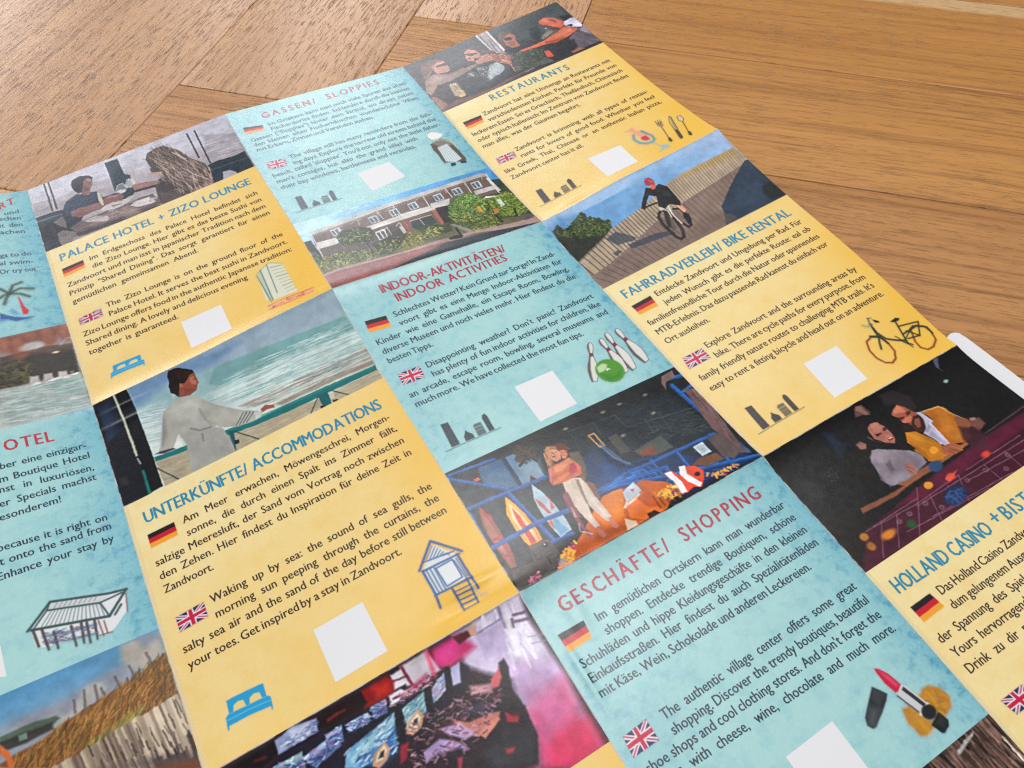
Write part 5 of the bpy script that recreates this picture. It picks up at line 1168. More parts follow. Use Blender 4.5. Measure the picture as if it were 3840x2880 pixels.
  ["k",["b04a6a","e0a0b0","5a2a40"],26,1.6,0.6,0.19,3,0.8,[4.4,146.0,8.7,144.5,9.0,145.8,5.4,147.1],61],
  ["p","7a86c0",0.6,0.6,[16.6,143.8,19.0,144.5,18.7,146.7,15.3,146.5]],
  ["p","d07a3a",0.4,1,[14.9,146.3,20.2,147.0,21.0,147.5,15.3,147.4]],
  ["p","8a5a48",0.4,1,[40.7,121.0,40.8,124.5,42.7,126.3,41.2,132.1,38.7,134.7,36.7,129.6]],
  ["p","7d3f4f",0.4,1,[31.0,124.4,31.3,130.5,30.7,138.4,31.5,143.3,30.0,143.0,29.3,137.0,29.8,129.0]],
  ["p","c4b0a0",0.35,1,[33.4,121.7,37.0,121.0,39.9,124.0,39.9,129.4,39.4,136.4,39.9,141.8,38.0,140.1,36.5,133.4,35.8,129.1,35.3,135.3,35.3,140.4,33.4,140.6,32.2,133.6,32.0,125.7]],
  ["p","d6c6b6",0.6,0.6,[34.4,123.0,34.4,130.3,34.3,139.2,33.4,138.1,33.1,129.6]],
  ["p","9b5347",0.4,1,[30.4,118.0,34.2,118.8,37.3,120.5,34.6,121.8,30.7,120.2]],
  ["p","c9705a",0.4,1,[32.5,113.7,35.0,113.7,41.3,113.6,42.3,117.8,41.5,120.8,37.0,121.0,32.9,120.7,30.1,119.2]],
  ["p","a03048",0.4,1,[38.9,117.2,41.8,116.7,42.1,119.0,39.4,120.3,37.5,119.3]],
  ["p","e08a6c",0.8,0.7,[33.9,114.4,38.1,114.7,38.9,117.2,34.5,118.2]],
  ["p","c97a5c",0.3,1,[35.9,108.4,38.3,107.6,39.9,110.0,38.2,112.6,36.0,112.1]],
  ["p","a8664a",0.3,1,[39.1,110.2,41.6,110.2,41.5,112.3,39.6,113.4]],
  ["p","8d5a3c",0.35,1,[35.1,106.6,37.2,106.3,39.4,106.8,37.1,108.4,34.1,113.1,32.4,112.9,33.6,110.0]],
  ["p","7a3d26",0.35,1,[39.4,106.8,41.8,107.0,42.8,109.4,42.0,111.1,39.9,110.0]],
  ["k",["e09a78","c8745a","a84a3a"],60,1.6,0.3,0.77,0.7,0.5,[32.7,113.8,41.0,114.1,42.4,118.5,36.5,120.8,31.4,119.2],62],
  ["k",["a06a42","c89262","6a3c24"],46,3,0.25,1.89,0.3,0.7,[35.1,106.9,37.7,106.5,37.2,109.2,34.0,113.8,32.5,113.0],63],
  ["p","dc9a78",0.25,1,[36.4,109.1,38.5,108.8,39.3,110.4,38.4,112.3,36.4,112.5,35.6,111.2]],
  ["l","5a2a20",0.3,0.12,0.8,[36.8,109.8,37.4,109.9]],
  ["l","5a2a20",0.3,0.12,0.8,[38.3,110.1,38.8,110.3]],
  ["l","fff0e6",0.4,0.12,0.8,[36.4,111.3,37.6,111.7]],
  ["p","c88a68",0.25,1,[39.6,110.5,41.0,110.7,41.3,111.8,40.2,113.0,38.9,112.7]],
  ["l","4a2218",0.3,0.12,0.8,[39.8,111.2,40.8,111.6]],
  ["k",["6a3420","8a4a2a"],24,1.6,0.3,1.0,0.5,0.8,[39.5,107.2,42.0,107.3,42.9,109.8,42.0,111.1,40.1,109.7],64],
  ["p","c77462",0.3,1,[39.4,139.9,40.5,140.9,40.8,143.9,39.3,144.6,38.3,143.1]],
  ["p","b86a58",0.3,1,[33.8,140.8,35.0,142.2,35.0,144.7,33.4,144.9,33.1,143.6]],
  ["p","a85a4c",0.3,1,[30.9,140.4,31.4,141.3,31.5,143.3,30.1,143.7,29.5,142.7]],
  ["l","e9dcd6",0.4,0.2,0.6,[29.6,136.5,28.5,139.0,31.3,141.9]],
  ["p","8a5236",0.3,1,[40.1,124.2,42.4,125.9,42.6,129.1,41.5,132.1,40.9,132.5,40.5,128.6]],
  ["p","cfbdae",0.3,1,[33.6,121.0,37.0,120.5,40.0,122.2,40.5,125.6,40.3,129.9,40.6,134.9,40.6,139.7,40.2,139.8,38.5,138.8,38.2,133.9,36.3,132.2,34.8,136.8,33.4,135.9,32.4,133.5,32.1,129.4,32.7,124.9]],
  ["p","e0d0c4",0.7,0.7,[39.1,122.5,39.6,125.8,39.4,130.2,39.9,139.2,38.9,138.7,37.9,132.3,37.8,127.0]],
  ["p","7a6658",0.4,0.75,[38.1,122.0,39.2,122.6,37.8,127.0,36.6,132.3,36.0,131.6,36.9,126.9]],
  ["p","8a4a58",0.3,1,[30.8,124.6,33.1,124.8,32.2,129.8,31.7,135.0,30.5,134.3,30.6,130.7]],
  ["p","d8c0c0",0.2,0.8,[30.7,130.0,30.8,131.9,30.5,134.3,30.0,134.0]],
  ["p","3a3230",0.4,0.9,[31.1,121.1,33.4,120.8,32.5,124.1,30.7,125.3,30.4,123.3]],
  ["p","b8603e",0.3,1,[32.4,113.8,34.7,113.5,37.8,114.0,41.0,113.4,42.1,116.0,42.4,119.3,40.8,121.1,38.7,121.1,33.8,120.7,30.2,120.4,29.9,118.5]],
  ["p","d68a62",0.7,0.8,[34.3,114.0,37.6,114.3,40.8,113.7,41.3,115.6,38.6,116.0,35.9,116.9,33.5,116.3]],
  ["p","cc7a52",0.3,0.9,[31.2,118.8,34.6,118.4,38.2,118.2,37.3,119.6,33.9,120.0,30.6,120.2]],
  ["p","cf6a50",0.3,0.8,[37.4,120.0,41.1,120.6,40.8,121.5,38.0,121.1,34.5,121.1,33.5,120.5]],
  ["p","c0707c",0.4,0.8,[32.2,114.0,33.7,113.7,32.8,115.9,30.8,118.6,30.1,118.2]],
  ["p","a82a44",0.35,1,[38.0,118.0,40.0,116.0,41.5,116.5,41.7,117.7,40.1,119.6,38.2,119.3]],
  ["p","d85a50",0.4,0.8,[41.6,115.7,42.5,117.0,42.4,119.3,41.0,119.7,41.4,117.6]],
  ["p","8c4a34",0.3,1,[40.6,120.6,41.2,122.5,41.0,123.9,40.1,123.1]],
  ["p","a86a48",0.25,1,[33.6,108.9,35.5,106.7,37.3,106.1,39.4,107.3,39.4,108.9,37.8,107.6,35.9,107.8,34.7,110.3,33.9,113.0,34.3,114.0,33.4,112.8,33.1,110.6]],
  ["k",["cf9a70","8a5638","e0b890"],30,3,0.22,1.95,0.2,0.8,[33.7,108.9,36.1,106.3,37.7,106.5,35.6,108.8,33.9,113.4,33.0,111.3],65],
  ["p","d88e6c",0.2,1,[35.7,108.1,37.8,107.6,39.1,108.8,39.4,110.5,38.5,112.0,36.5,112.9,35.6,112.0,35.1,110.1]],
  ["p","e8a888",0.5,0.7,[37.6,107.9,39.0,108.9,38.7,110.5,37.5,110.2]],
  ["p","8a3a30",0.18,0.9,[36.2,109.8,37.5,109.9,36.9,111.1,36.0,110.8]],
  ["l","4a1e18",0.22,0.1,0.9,[37.1,108.8,37.3,109.4]],
  ["l","4a1e18",0.22,0.1,0.9,[38.1,109.3,38.7,109.4]],
  ["p","f2dcd0",0.1,0.9,[36.3,109.9,37.2,110.0,37.0,110.2,36.3,110.2]],
  ["p","5a2c1a",0.25,1,[38.9,106.4,41.2,106.6,42.8,108.1,42.5,110.2,41.8,110.9,40.4,109.5,39.8,108.3]],
  ["p","c4744c",0.22,1,[39.6,109.6,41.1,109.6,41.9,110.7,41.4,112.0,40.4,112.8,39.2,111.8]],
  ["l","5a2418",0.25,0.1,0.9,[39.8,110.5,40.4,110.7]],
  ["l","5a2418",0.25,0.1,0.9,[41.0,110.8,41.6,111.0]],
  ["l","8a3a28",0.25,0.1,0.8,[39.7,111.7,40.7,112.0]],
  ["p","7d5a30",0.25,0.8,[35.1,110.9,35.3,112.6,34.8,114.3,34.1,113.5]],
  ["k",["2a5f9c","1a3f78","3f7cc0"],40,5,0.5,-0.02,0.08,0.5,[43.5,128.8,61.0,128.3,59.1,130.8,42.2,131.1],66],
  ["p","4a6a90",0.5,0.7,[53.7,113.2,54.5,113.6,57.5,124.7,59.2,127.3,56.7,125.8,54.2,119.2]],
  ["p","d87818",0.4,1,[41.8,132.3,46.5,132.0,50.2,132.6,45.0,140.7,44.3,142.2,41.1,140.4,41.2,134.9]],
  ["n",0.05,1.6,0.5,[],11],
 ]],
 ["printed_photo", "photo of a laughing couple at a roulette table", 3, 2, [0, 100, 0, 49.2], 0.25, 0, [
  ["b","151414"],
  ["p","0c0f18",2,1,[23.0,3.1,28.6,3.8,33.3,15.5,30.9,23.9,27.8,22.0,23.1,9.4]],
  ["p","1c2740",1.5,0.7,[25.4,3.2,28.6,5.1,28.6,13.9,23.9,13.6]],
  ["p","2d2b2e",2,0.7,[4.9,13.2,9.5,15.9,9.1,22.6,3.1,21.3]],
  ["k",["57524a","2f2c2a"],26,1,0.3,0.2,3,0.7,[16.3,15.2,20.9,15.5,17.2,20.4,13.4,19.4],71],
  ["p","3c1523",0.5,1,[-1.5,46.3,9.8,38.5,26.4,37.5,37.6,36.2,59.4,35.0,75.0,33.2,95.9,34.1,81.0,49.7,55.9,50.9,-0.2,49.6]],
  ["p","5a1a33",1.2,0.9,[26.4,37.5,37.6,36.2,63.4,35.0,74.1,33.9,94.9,34.9,92.5,38.8,64.6,39.5,39.7,41.0]],
  ["p","4a1a2c",1.5,0.6,[9.8,38.5,33.8,39.7,51.9,41.4,78.9,40.8,86.8,43.2,78.5,50.6,52.8,51.3,0.1,49.3]],
  ["p","17130f",1.2,0.9,[4.3,28.7,15.9,28.9,14.7,34.9,0.7,47.6,0.3,32.8]],
  ["p","7a4a34",0.4,1,[15.3,31.9,30.8,33.3,49.3,32.6,47.7,32.8,29.3,34.7,14.6,33.7]],
  ["p","8a5438",0.35,1,[32.7,31.5,50.1,31.8,66.9,32.1,66.8,33.3,47.6,34.0,35.0,34.0]],
  ["p","20191a",0.4,1,[71.6,33.7,92.0,31.7,100.0,31.1,95.9,34.1,74.1,33.9]],
  ["l","57494a",0.35,0.15,0.8,[75.0,33.2,97.9,32.6]],
  ["l","8b5a72",0.28,0.12,0.8,[10.5,38.9,33.0,40.4]],
  ["l","8b5a72",0.28,0.12,0.8,[14.1,38.9,34.5,39.0]],
  ["l","8b5a72",0.28,0.12,0.8,[33.0,40.4,53.5,40.0]],
  ["l","8b5a72",0.28,0.12,0.8,[37.6,36.2,24.4,49.4]],
  ["l","8b5a72",0.28,0.12,0.8,[24.2,39.5,15.9,48.5]],
  ["l","8b5a72",0.28,0.12,0.8,[39.0,40.5,35.1,49.4]],
  ["l","8b5a72",0.28,0.12,0.8,[53.5,40.0,48.5,48.6]],
  ["l","8b5a72",0.28,0.12,0.8,[32.3,41.0,64.3,41.8]],
  ["l","8b5a72",0.28,0.12,0.8,[64.3,41.8,85.3,42.2]],
  ["l","8b5a72",0.28,0.12,0.8,[54.9,43.2,81.6,45.0]],
  ["l","8b5a72",0.28,0.12,0.8,[22.1,45.9,58.3,48.9]],
  ["l","8b5a72",0.28,0.12,0.8,[64.3,41.8,64.5,49.1]],
  ["l","8b5a72",0.28,0.12,0.8,[74.7,42.0,74.6,49.4]],
  ["l","8b5a72",0.28,0.12,0.8,[57.4,40.0,85.2,40.2]],
  ["l","8b5a72",0.28,0.12,0.8,[33.7,46.4,70.0,48.9]],
  ["l","8b5a72",0.28,0.12,0.8,[47.3,41.0,44.8,47.5]],
  ["l","8b5a72",0.28,0.12,0.8,[17.7,38.9,8.9,48.5]],
  ["e","a58a96",0.3,0.5,[35.4,41.8,1,0.8]],
  ["e","3c1523",0.2,0.8,[35.4,41.8,0.5,0.3]],
  ["e","a58a96",0.3,0.5,[38.9,45.6,1,0.8]],
  ["e","3c1523",0.2,0.8,[38.9,45.6,0.5,0.3]],
  ["e","a58a96",0.3,0.5,[54.5,43.0,1,0.8]],
  ["e","3c1523",0.2,0.8,[54.5,43.0,0.5,0.3]],
  ["e","a58a96",0.3,0.5,[69.4,46.8,1,0.8]],
  ["e","3c1523",0.2,0.8,[69.4,46.8,0.5,0.3]],
  ["e","a58a96",0.3,0.5,[74.4,43.3,1,0.8]],
  ["e","3c1523",0.2,0.8,[74.4,43.3,0.5,0.3]],
  ["e","a58a96",0.3,0.5,[63.0,43.4,1,0.8]],
  ["e","3c1523",0.2,0.8,[63.0,43.4,0.5,0.3]],
  ["e","a58a96",0.3,0.5,[22.8,42.0,1,0.8]],
  ["e","3c1523",0.2,0.8,[22.8,42.0,0.5,0.3]],
  ["e","a58a96",0.3,0.5,[27.9,41.7,1,0.8]],
  ["e","3c1523",0.2,0.8,[27.9,41.7,0.5,0.3]],
  ["e","a58a96",0.3,0.5,[16.4,43.5,1,0.8]],
  ["e","3c1523",0.2,0.8,[16.4,43.5,0.5,0.3]],
  ["e","e09020",0.3,1,[54.4,28.6,1.9,1.5]],
  ["e","d99a2a",0.3,1,[41.6,37.5,1.6,1.2]],
  ["e","c4402a",0.4,1,[50.9,39.0,1.7,1.2]],
  ["e","c4402a",0.4,1,[68.2,39.2,1.8,1.1]],
  ["e","24406a",0.5,1,[49.8,33.5,2.6,1.8]],
  ["e","1a2a50",0.8,1,[46.8,44.7,4.6,3.0]],
  ["e","22355e",0.5,1,[44.5,45.6,3,2]],
  ["e","c87a28",0.5,1,[16.4,43.5,3,1.4]],
  ["e","b8762a",0.4,1,[8.8,40.0,1.5,1.4]],
  ["e","a86a24",0.4,1,[8.4,43.5,1.4,1.5]],
  ["e","1f4a2a",0.5,1,[25.6,44.7,1.6,1.6]],
  ["e","4a2030",0.6,1,[70.7,34.4,3.6,3]],
  ["k",["2f4a80","16254a","3a5a8a"],40,1.6,0.6,0.55,3,0.7,[42.7,42.8,49.5,42.3,51.6,45.9,44.0,48.2],72],
  ["p","2a2024",0.5,1,[54.4,1.7,61.7,2.5,65.5,7.7,63.8,12.8,59.6,11.7,59.1,7.3,56.8,4.5]],
  ["p","9a5a3c",0.35,1,[55.2,9.0,59.2,8.4,61.2,12.7,62.6,16.2,58.2,18.9,54.7,16.1,53.7,12.2]],
  ["p","b8724e",0.6,0.7,[56.9,9.3,59.6,11.7,59.4,14.3,55.3,13.2]],
  ["p","2b1a16",0.4,1,[56.0,14.9,60.9,16.6,61.5,19.6,57.7,20.6,55.0,18.3]],
  ["p","1c1315",0.3,1,[54.8,8.8,59.0,7.5,61.4,8.9,57.3,8.9,55.1,10.3]],
  ["p","c9c9da",0.35,1,[61.9,14.5,64.0,19.8,62.4,28.0,61.4,30.0,58.3,28.1,58.8,21.9,60.3,18.9]],
  ["p","a5651c",0.35,1,[63.1,15.2,72.2,17.3,72.8,23.8,70.2,31.5,66.9,32.1,61.4,30.0,62.7,24.3,65.0,17.7]],
  ["p","c78a34",0.3,0.9,[63.3,15.0,70.9,16.1,72.9,19.1,69.7,17.2,65.1,16.4]],
  ["p","b06e1e",0.4,1,[50.9,18.4,54.4,21.2,54.3,28.2,57.2,32.5,50.1,31.8,49.5,29.0,48.1,24.4]],
  ["p","a8603a",0.35,1,[56.7,28.4,62.6,30.1,64.4,33.1,61.1,33.6,55.7,31.5]],
  ["p","7d4430",0.5,1,[71.2,22.8,75.1,25.3,75.6,28.2,70.5,29.1,69.1,26.9]],
  ["p","6b3b30",0.5,1,[75.0,26.5,79.5,27.3,79.1,30.4,74.3,31.5,73.9,28.5]],
  ["p","c79a3a",0.3,1,[54.0,27.3,56.3,28.1,55.0,29.9,52.6,29.0]],
  ["p","1a1315",0.6,1,[43.4,3.3,47.4,7.0,52.8,13.0,51.7,18.9,45.8,23.0,42.6,22.4,36.5,17.4,35.8,11.9,39.1,6.1]],
  ["p","a5634f",0.35,1,[41.5,9.5,46.0,9.6,47.9,12.7,47.7,16.5,44.8,19.2,42.0,16.9,39.8,13.0]],
  ["p","c2806a",0.7,0.7,[43.5,10.1,46.7,12.6,45.4,15.1,42.6,12.8]],
  ["l","35181a",0.4,0.2,1,[41.6,13.5,43.8,14.1]],
  ["l","35181a",0.4,0.2,1,[45.4,14.1,47.4,14.4]],
  ["l","e0c0b8",0.5,0.2,0.9,[43.5,16.8,45.8,17.7]],
  ["p","6b4440",0.5,0.9,[42.6,1.5,46.4,1.7,47.4,5.7,44.1,5.1,40.8,4.5]],
  ["p","6b6470",0.5,1,[32.9,19.0,37.2,17.9,43.5,21.6,48.8,26.1,48.6,30.9,42.3,32.0,36.9,32.3,30.5,31.3,29.4,27.7,31.7,23.1]],
  ["p","7d7683",1.5,0.6,[34.8,20.1,42.2,22.7,44.0,28.1,35.5,29.0,31.7,25.5]],
  ["p","a56858",0.4,1,[40.1,28.2,44.0,28.1,43.1,31.2,39.6,32.1,38.9,30.5]],
  ["k",["c08070","7a4438"],14,1.6,0.4,1.78,0.4,0.7,[41.3,27.7,44.4,28.4,41.9,32.3,38.8,31.7],73],
  ["p","17140f",1.5,0.8,[26.2,11.3,34.9,16.4,27.8,26.8,23.3,24.1]],
  ["p","a07060",0.5,0.7,[32.6,13.2,35.7,14.4,34.1,16.0,32.5,15.0]],
  ["e","8fa5ac",0.3,1,[82.8,9.8,1.1,0.7]],
  ["p","5a5a78",0.5,0.9,[86.0,0.2,88.7,0.4,85.4,4.4,85.6,6.1,84.7,3.2]],
  ["p","141212",0.5,1,[42.6,7.3,51.2,5.0,58.2,7.5,57.8,12.5,54.6,17.4,57.1,22.2,50.8,23.8,48.0,25.3,44.7,22.3,36.8,17.5,37.6,11.6]],
  ["p","2a2226",1,0.9,[55.7,1.9,61.3,4.1,64.3,7.7,63.5,12.5,61.3,13.4,60.4,11.2,58.5,7.7,54.0,6.1]],
  ["p","9a5240",0.25,1,[54.2,9.5,58.3,7.9,60.1,10.4,60.4,12.9,62.2,14.6,61.2,18.0,58.9,20.5,57.0,21.3,54.9,19.2,56.1,16.0,54.1,14.8,54.3,12.3,53.3,10.4]],
  ["p","c47a5c",0.6,0.8,[55.2,9.2,58.1,8.3,59.2,10.2,58.6,11.8,56.5,11.1,54.4,10.4]],
  ["p","c8785a",0.3,0.8,[56.5,13.7,58.8,13.7,59.2,15.3,57.4,15.9,54.7,15.3,54.1,14.3]],
  ["p","3a1c18",0.2,0.8,[54.1,12.2,56.5,13.1,56.5,13.7,54.2,13.7]],
  ["p","3a1c18",0.2,0.8,[58.4,12.0,60.5,12.1,59.9,13.4,57.9,13.4]],
  ["p","2e1914",0.4,0.85,[59.4,14.6,62.2,15.2,62.0,17.9,59.8,20.5,57.3,21.5,54.3,19.7,54.6,17.4,56.4,16.8]],
  ["p","a05a48",0.3,0.8,[59.0,15.8,60.9,16.4,58.5,19.2,57.1,19.1,57.4,17.4]],
  ["p","221614",0.4,1,[53.7,15.1,55.4,16.7,55.5,19.6,52.8,19.0,51.5,17.1]],
  ["p","b6b2c6",0.25,1,[61.8,14.0,63.3,14.7,64.1,20.0,61.9,19.7,61.9,22.9,61.5,29.3,59.4,29.4,57.9,24.9,56.9,21.8,60.0,20.6,62.0,17.3]],
  ["p","8d8aa4",0.3,0.7,[61.8,20.0,61.3,21.4,58.6,22.3,57.8,21.5]],
  ["p","8f8ca6",0.3,0.6,[60.2,22.4,60.7,28.8,59.5,28.8,58.0,23.3]],
  ["p","a65f1a",0.3,1,[64.3,15.3,70.5,16.4,72.2,21.9,69.7,26.0,68.7,31.5,65.9,32.0,61.5,29.5,62.2,23.6,62.8,20.1,64.3,19.9]],
  ["p","b8742a",1.2,0.6,[69.2,16.6,71.0,20.0,68.6,25.9,67.0,31.0,63.4,29.3,63.5,24.4]],
  ["l","c09468",0.5,0.25,0.9,[63.6,14.9,70.9,16.4,72.6,21.5,74.2,25.1]],
  ["p","7d4c34",0.5,0.9,[71.8,22.2,74.4,24.9,74.8,27.4,71.8,29.0,70.3,26.4]],
  ["p","6b4640",0.4,1,[75.9,25.6,78.3,26.5,78.7,29.9,76.1,31.1,74.7,28.5]],
  ["p","a8887c",0.3,0.7,[76.2,25.8,77.8,26.4,77.6,27.5,75.6,26.8]],
  ["p","3a1c22",1,0.9,[69.6,26.5,74.2,29.4,75.1,33.3,67.3,35.0,66.6,31.3]],
  ["p","b57018",0.3,1,[51.6,18.1,55.1,19.9,57.6,24.7,58.6,28.6,56.1,30.3,54.6,33.0,49.4,30.9,50.0,25.5,48.9,21.6]],
  ["p","8f5410",0.5,0.7,[49.9,21.6,51.2,27.3,50.4,31.0,49.1,29.2,49.0,24.4]],
  ["p","c88a2c",0.6,0.6,[52.1,18.6,54.7,21.3,56.4,26.7,54.1,24.8,51.6,21.1]],
  ["p","9a5638",0.3,1,[57.6,29.0,61.0,29.5,63.5,31.6,63.1,34.0,60.9,33.8,58.6,33.4,56.4,31.5]],
  ["l","c07a54",0.3,0.15,0.7,[60.9,30.5,63.1,33.8]],
  ["l","5a2c20",0.25,0.15,0.8,[59.6,31.1,61.7,34.1]],
  ["l","5a2c20",0.25,0.15,0.8,[58.6,31.5,59.6,33.9]],
  ["p","a56455",0.25,1,[41.4,9.9,43.6,9.0,46.1,9.7,47.2,12.4,47.3,15.2,46.6,18.1,45.0,19.5,43.0,18.9,41.6,16.6,40.1,14.4,40.5,11.7]],
  ["p","c88a76",0.8,0.75,[42.9,9.7,45.6,10.0,46.2,12.3,44.4,13.4,41.7,12.4]],
  ["p","bf8070",0.5,0.7,[44.4,15.0,46.0,16.1,45.3,17.8,43.3,17.1]],
  ["p","4a2022",0.15,0.9,[41.9,13.3,44.1,13.7,43.7,14.2,42.0,14.4,41.4,13.9]],
  ["p","4a2022",0.15,0.9,[45.9,12.7,47.6,12.8,46.9,14.1,45.3,13.9]],
  ["l","2a1214",0.25,0.1,0.9,[41.6,13.3,44.1,13.9]],
  ["p","7a2c30",0.15,0.9,[43.9,16.6,46.3,17.1,46.0,18.0,44.1,17.9]],
  ["p","ead8d0",0.1,0.9,[44.3,16.8,46.0,17.1,45.8,17.4,44.4,17.1]],
  ["l","8a8078",0.35,0.2,0.7,[38.6,12.7,39.4,15.1,40.9,16.8]],
  ["p","151213",0.5,1,[37.6,12.6,40.9,16.8,45.2,19.9,48.8,22.6,49.3,25.1,45.4,23.7,39.5,19.1,36.2,16.1]],
  ["p","857a86",0.35,1,[35.6,17.4,37.6,17.8,41.9,20.9,47.0,24.2,49.2,28.2,48.0,30.6,43.4,31.4,38.1,32.3,31.7,31.4,30.1,29.4,30.8,26.3,31.8,20.8]],
  ["p","9a8e98",1.5,0.7,[36.1,18.2,42.1,21.8,40.0,24.7,34.7,22.6,33.4,19.7]],
  ["p","5f5662",0.8,0.8,[38.0,23.5,36.6,27.3,34.6,27.6,35.4,24.0]],
  ["p","6e6472",1,0.6,[45.3,25.8,48.4,29.8,43.7,31.1,43.1,28.7]],
  ["p","958a96",0.8,0.6,[34.0,28.3,41.1,29.5,40.7,31.8,32.6,31.0]],
  ["p","a06a60",0.3,1,[41.2,27.5,44.5,27.9,43.5,29.4,42.4,31.8,39.9,32.1,39.8,29.8]],
  ["l","7a4438",0.25,0.12,0.8,[41.3,28.6,42.4,30.8]],
  ["l","7a4438",0.25,0.12,0.8,[40.5,29.6,41.1,31.5]],
  ["p","8d6258",0.4,0.8,[32.5,12.8,34.9,12.6,35.9,14.3,34.8,15.8,33.2,15.3]],
  ["p","8a6a62",0.4,0.8,[43.5,1.1,45.6,1.7,46.5,6.3,44.9,5.6,42.8,2.3]],
  ["e","d9902c",0.25,1,[54.3,28.6,1.7,1.4]],
  ["e","2c4670",0.5,1,[49.7,33.5,2.6,1.9]],
  ["e","d9922c",0.25,1,[41.7,37.5,1.7,1.2]],
  ["p","c84a30",0.3,1,[49.0,38.4,51.6,38.5,55.1,38.3,51.2,39.7,48.9,40.3,48.3,39.0]],
  ["n",0.05,1.8,0.6,[],13],
 ]],
 ["printed_photo", "photo of players at a row of arcade screens", 1, 2, [0, 100, 0, 49.2], 0.22, 0, [
  ["b","2a1c22"],
  ["p","c9bcd8",1.5,1,[76.3,0.8,99.8,-0.3,98.7,7.5,99.1,27.1,97.4,49.8,79.5,44.7,85.2,20.8,75.5,10.6]],
  ["p","d9d3e6",2,0.9,[85.0,1.4,99.3,0.6,97.3,7.8,97.2,19.3,88.0,15.9]],
  ["p","b48fc0",4,0.7,[88.0,15.9,97.9,21.9,98.9,29.2,83.8,30.5,83.8,23.2]],
  ["p","d0487a",4,0.9,[83.8,30.5,98.6,27.9,97.8,50.0,91.6,52.0,77.9,43.8]],
  ["p","d8305a",3,0.8,[93.9,38.7,98.6,41.6,97.8,50.0,88.6,50.2,81.0,45.6,86.5,40.2]],
  ["p","c86aa0",4,0.6,[87.8,25.6,96.5,27.7,96.4,38.2,84.9,39.3]],
  ["k",["e6dff0","b9a8cc","f0ecf6"],60,7,0.8,1.64,0.3,0.5,[84.5,2.3,98.8,1.5,96.7,20.1,85.4,16.6],81],
  ["l","8a7aa0",1,0.4,1,[92.2,0.4,91.2,6.4]],
  ["l","6a5570",0.8,0.4,1,[95.1,4.7,98.7,5.6]],
  ["l","6a5570",0.8,0.4,1,[94.5,6.7,98.5,7.9]],
  ["l","6a5570",0.8,0.4,1,[94.0,5.6,93.3,7.7]],
  ["l","8f86a0",0.4,0.2,0.6,[95.6,12.6,100.3,14.3]],
  ["l","8f86a0",0.4,0.2,0.6,[95.4,14.8,100.1,16.5]],
  ["p","b6a6cc",0.8,0.9,[82.2,4.4,91.4,4.2,88.6,12.9,81.4,11.9]],
  ["l","8d80a8",0.5,0.3,1,[82.4,4.0,91.7,3.7]],
  ["l","eeeaf4",1.4,0.8,0.8,[92.8,3.8,90.6,15.3]],
  ["p","c0306a",1.5,1,[68.8,1.4,78.2,1.4,80.8,7.0,72.2,8.6,66.8,6.4]],
  ["p","e0459a",2,0.7,[70.2,1.8,76.7,2.2,74.4,6.5,69.3,5.7]],
  ["p","5a2a30",0.5,1,[76.0,1.2,82.5,1.7,82.7,3.5,76.8,4.0]],
  ["p","c9a090",0.6,1,[81.0,1.4,84.1,0.9,82.8,4.2,80.9,3.6]],
  ["p","c9bfca",0.6,1,[58.7,0.9,67.5,0.7,68.5,7.4,62.7,8.2,58.1,6.6]],
  ["p","d5ced8",0.5,1,[55.2,1.6,58.9,1.6,58.5,5.8,54.3,5.8]],
  ["l","7a2a44",0.9,0.3,1,[59.1,1.2,59.8,8.7]],
  ["l","e0406a",1.2,0.6,0.8,[67.5,0.7,66.4,8.3]],
  ["l","5a2a40",0.5,0.3,1,[54.4,3.3,59.4,4.1]],
  ["p","8a1418",0.9,1,[45.9,1.3,54.4,1.1,55.3,3.8,54.1,6.3,49.7,6.8,44.9,6.0]],
  ["p","d03020",1.5,0.8,[49.1,2.2,54.2,2.6,53.5,5.4,49.4,5.0]],
  ["p","201214",0.6,1,[32.8,0.8,45.9,1.3,46.4,4.8,43.7,6.3,33.9,5.5,31.9,4.3]],
  ["l","8a2a30",0.8,0.4,0.8,[34.9,3.6,37.4,3.3]],
  ["l","8a2a30",0.7,0.4,0.7,[37.9,3.3,39.8,3.5]],
  ["p","1a1216",0.6,1,[7.3,1.4,19.8,1.1,20.5,4.5,14.3,5.7]],
  ["l","6a2028",0.7,0.4,0.8,[13.3,3.3,16.0,3.7]],
  ["p","1c1826",0.8,1,[19.4,4.8,31.2,4.9,43.7,6.3,55.7,7.2,65.5,8.9,74.3,8.7,76.3,11.1,72.4,16.3,48.9,21.5,45.6,24.4,15.9,6.6]],
  ["p","8d99c0",0.4,1,[19.8,1.1,25.1,0.2,32.1,1.4,31.2,4.9,24.3,4.8,19.4,4.8]],
  ["p","c9cfe4",0.8,0.8,[24.0,0.6,29.6,1.4,29.2,3.7,24.1,2.7]],
  ["k",["3a4470","6a78a8","dfe4f2"],50,1.6,0.35,-0.01,0.5,0.6,[19.9,2.2,31.9,1.8,31.0,4.8,20.0,4.7],82],
  ["p","7fb0b0",0.4,1,[16.7,7.1,25.3,7.3,24.6,11.8,17.4,10.3]],
  ["p","22376e",1.2,0.8,[17.0,8.2,25.0,9.3,24.6,11.8,17.4,10.3]],
  ["k",["e8eef8","3a56a0","16204a","7fa0d0","c070a0"],40,1.5,0.35,0.03,0.7,0.65,[16.7,7.1,25.3,7.3,24.6,11.8,17.4,10.3],84],
  ["p","9fb6d8",0.4,1,[24.7,8.9,32.9,8.0,35.4,11.5,26.9,13.2]],
  ["p","22376e",1.2,0.8,[25.5,10.4,34.1,9.6,35.4,11.5,26.9,13.2]],
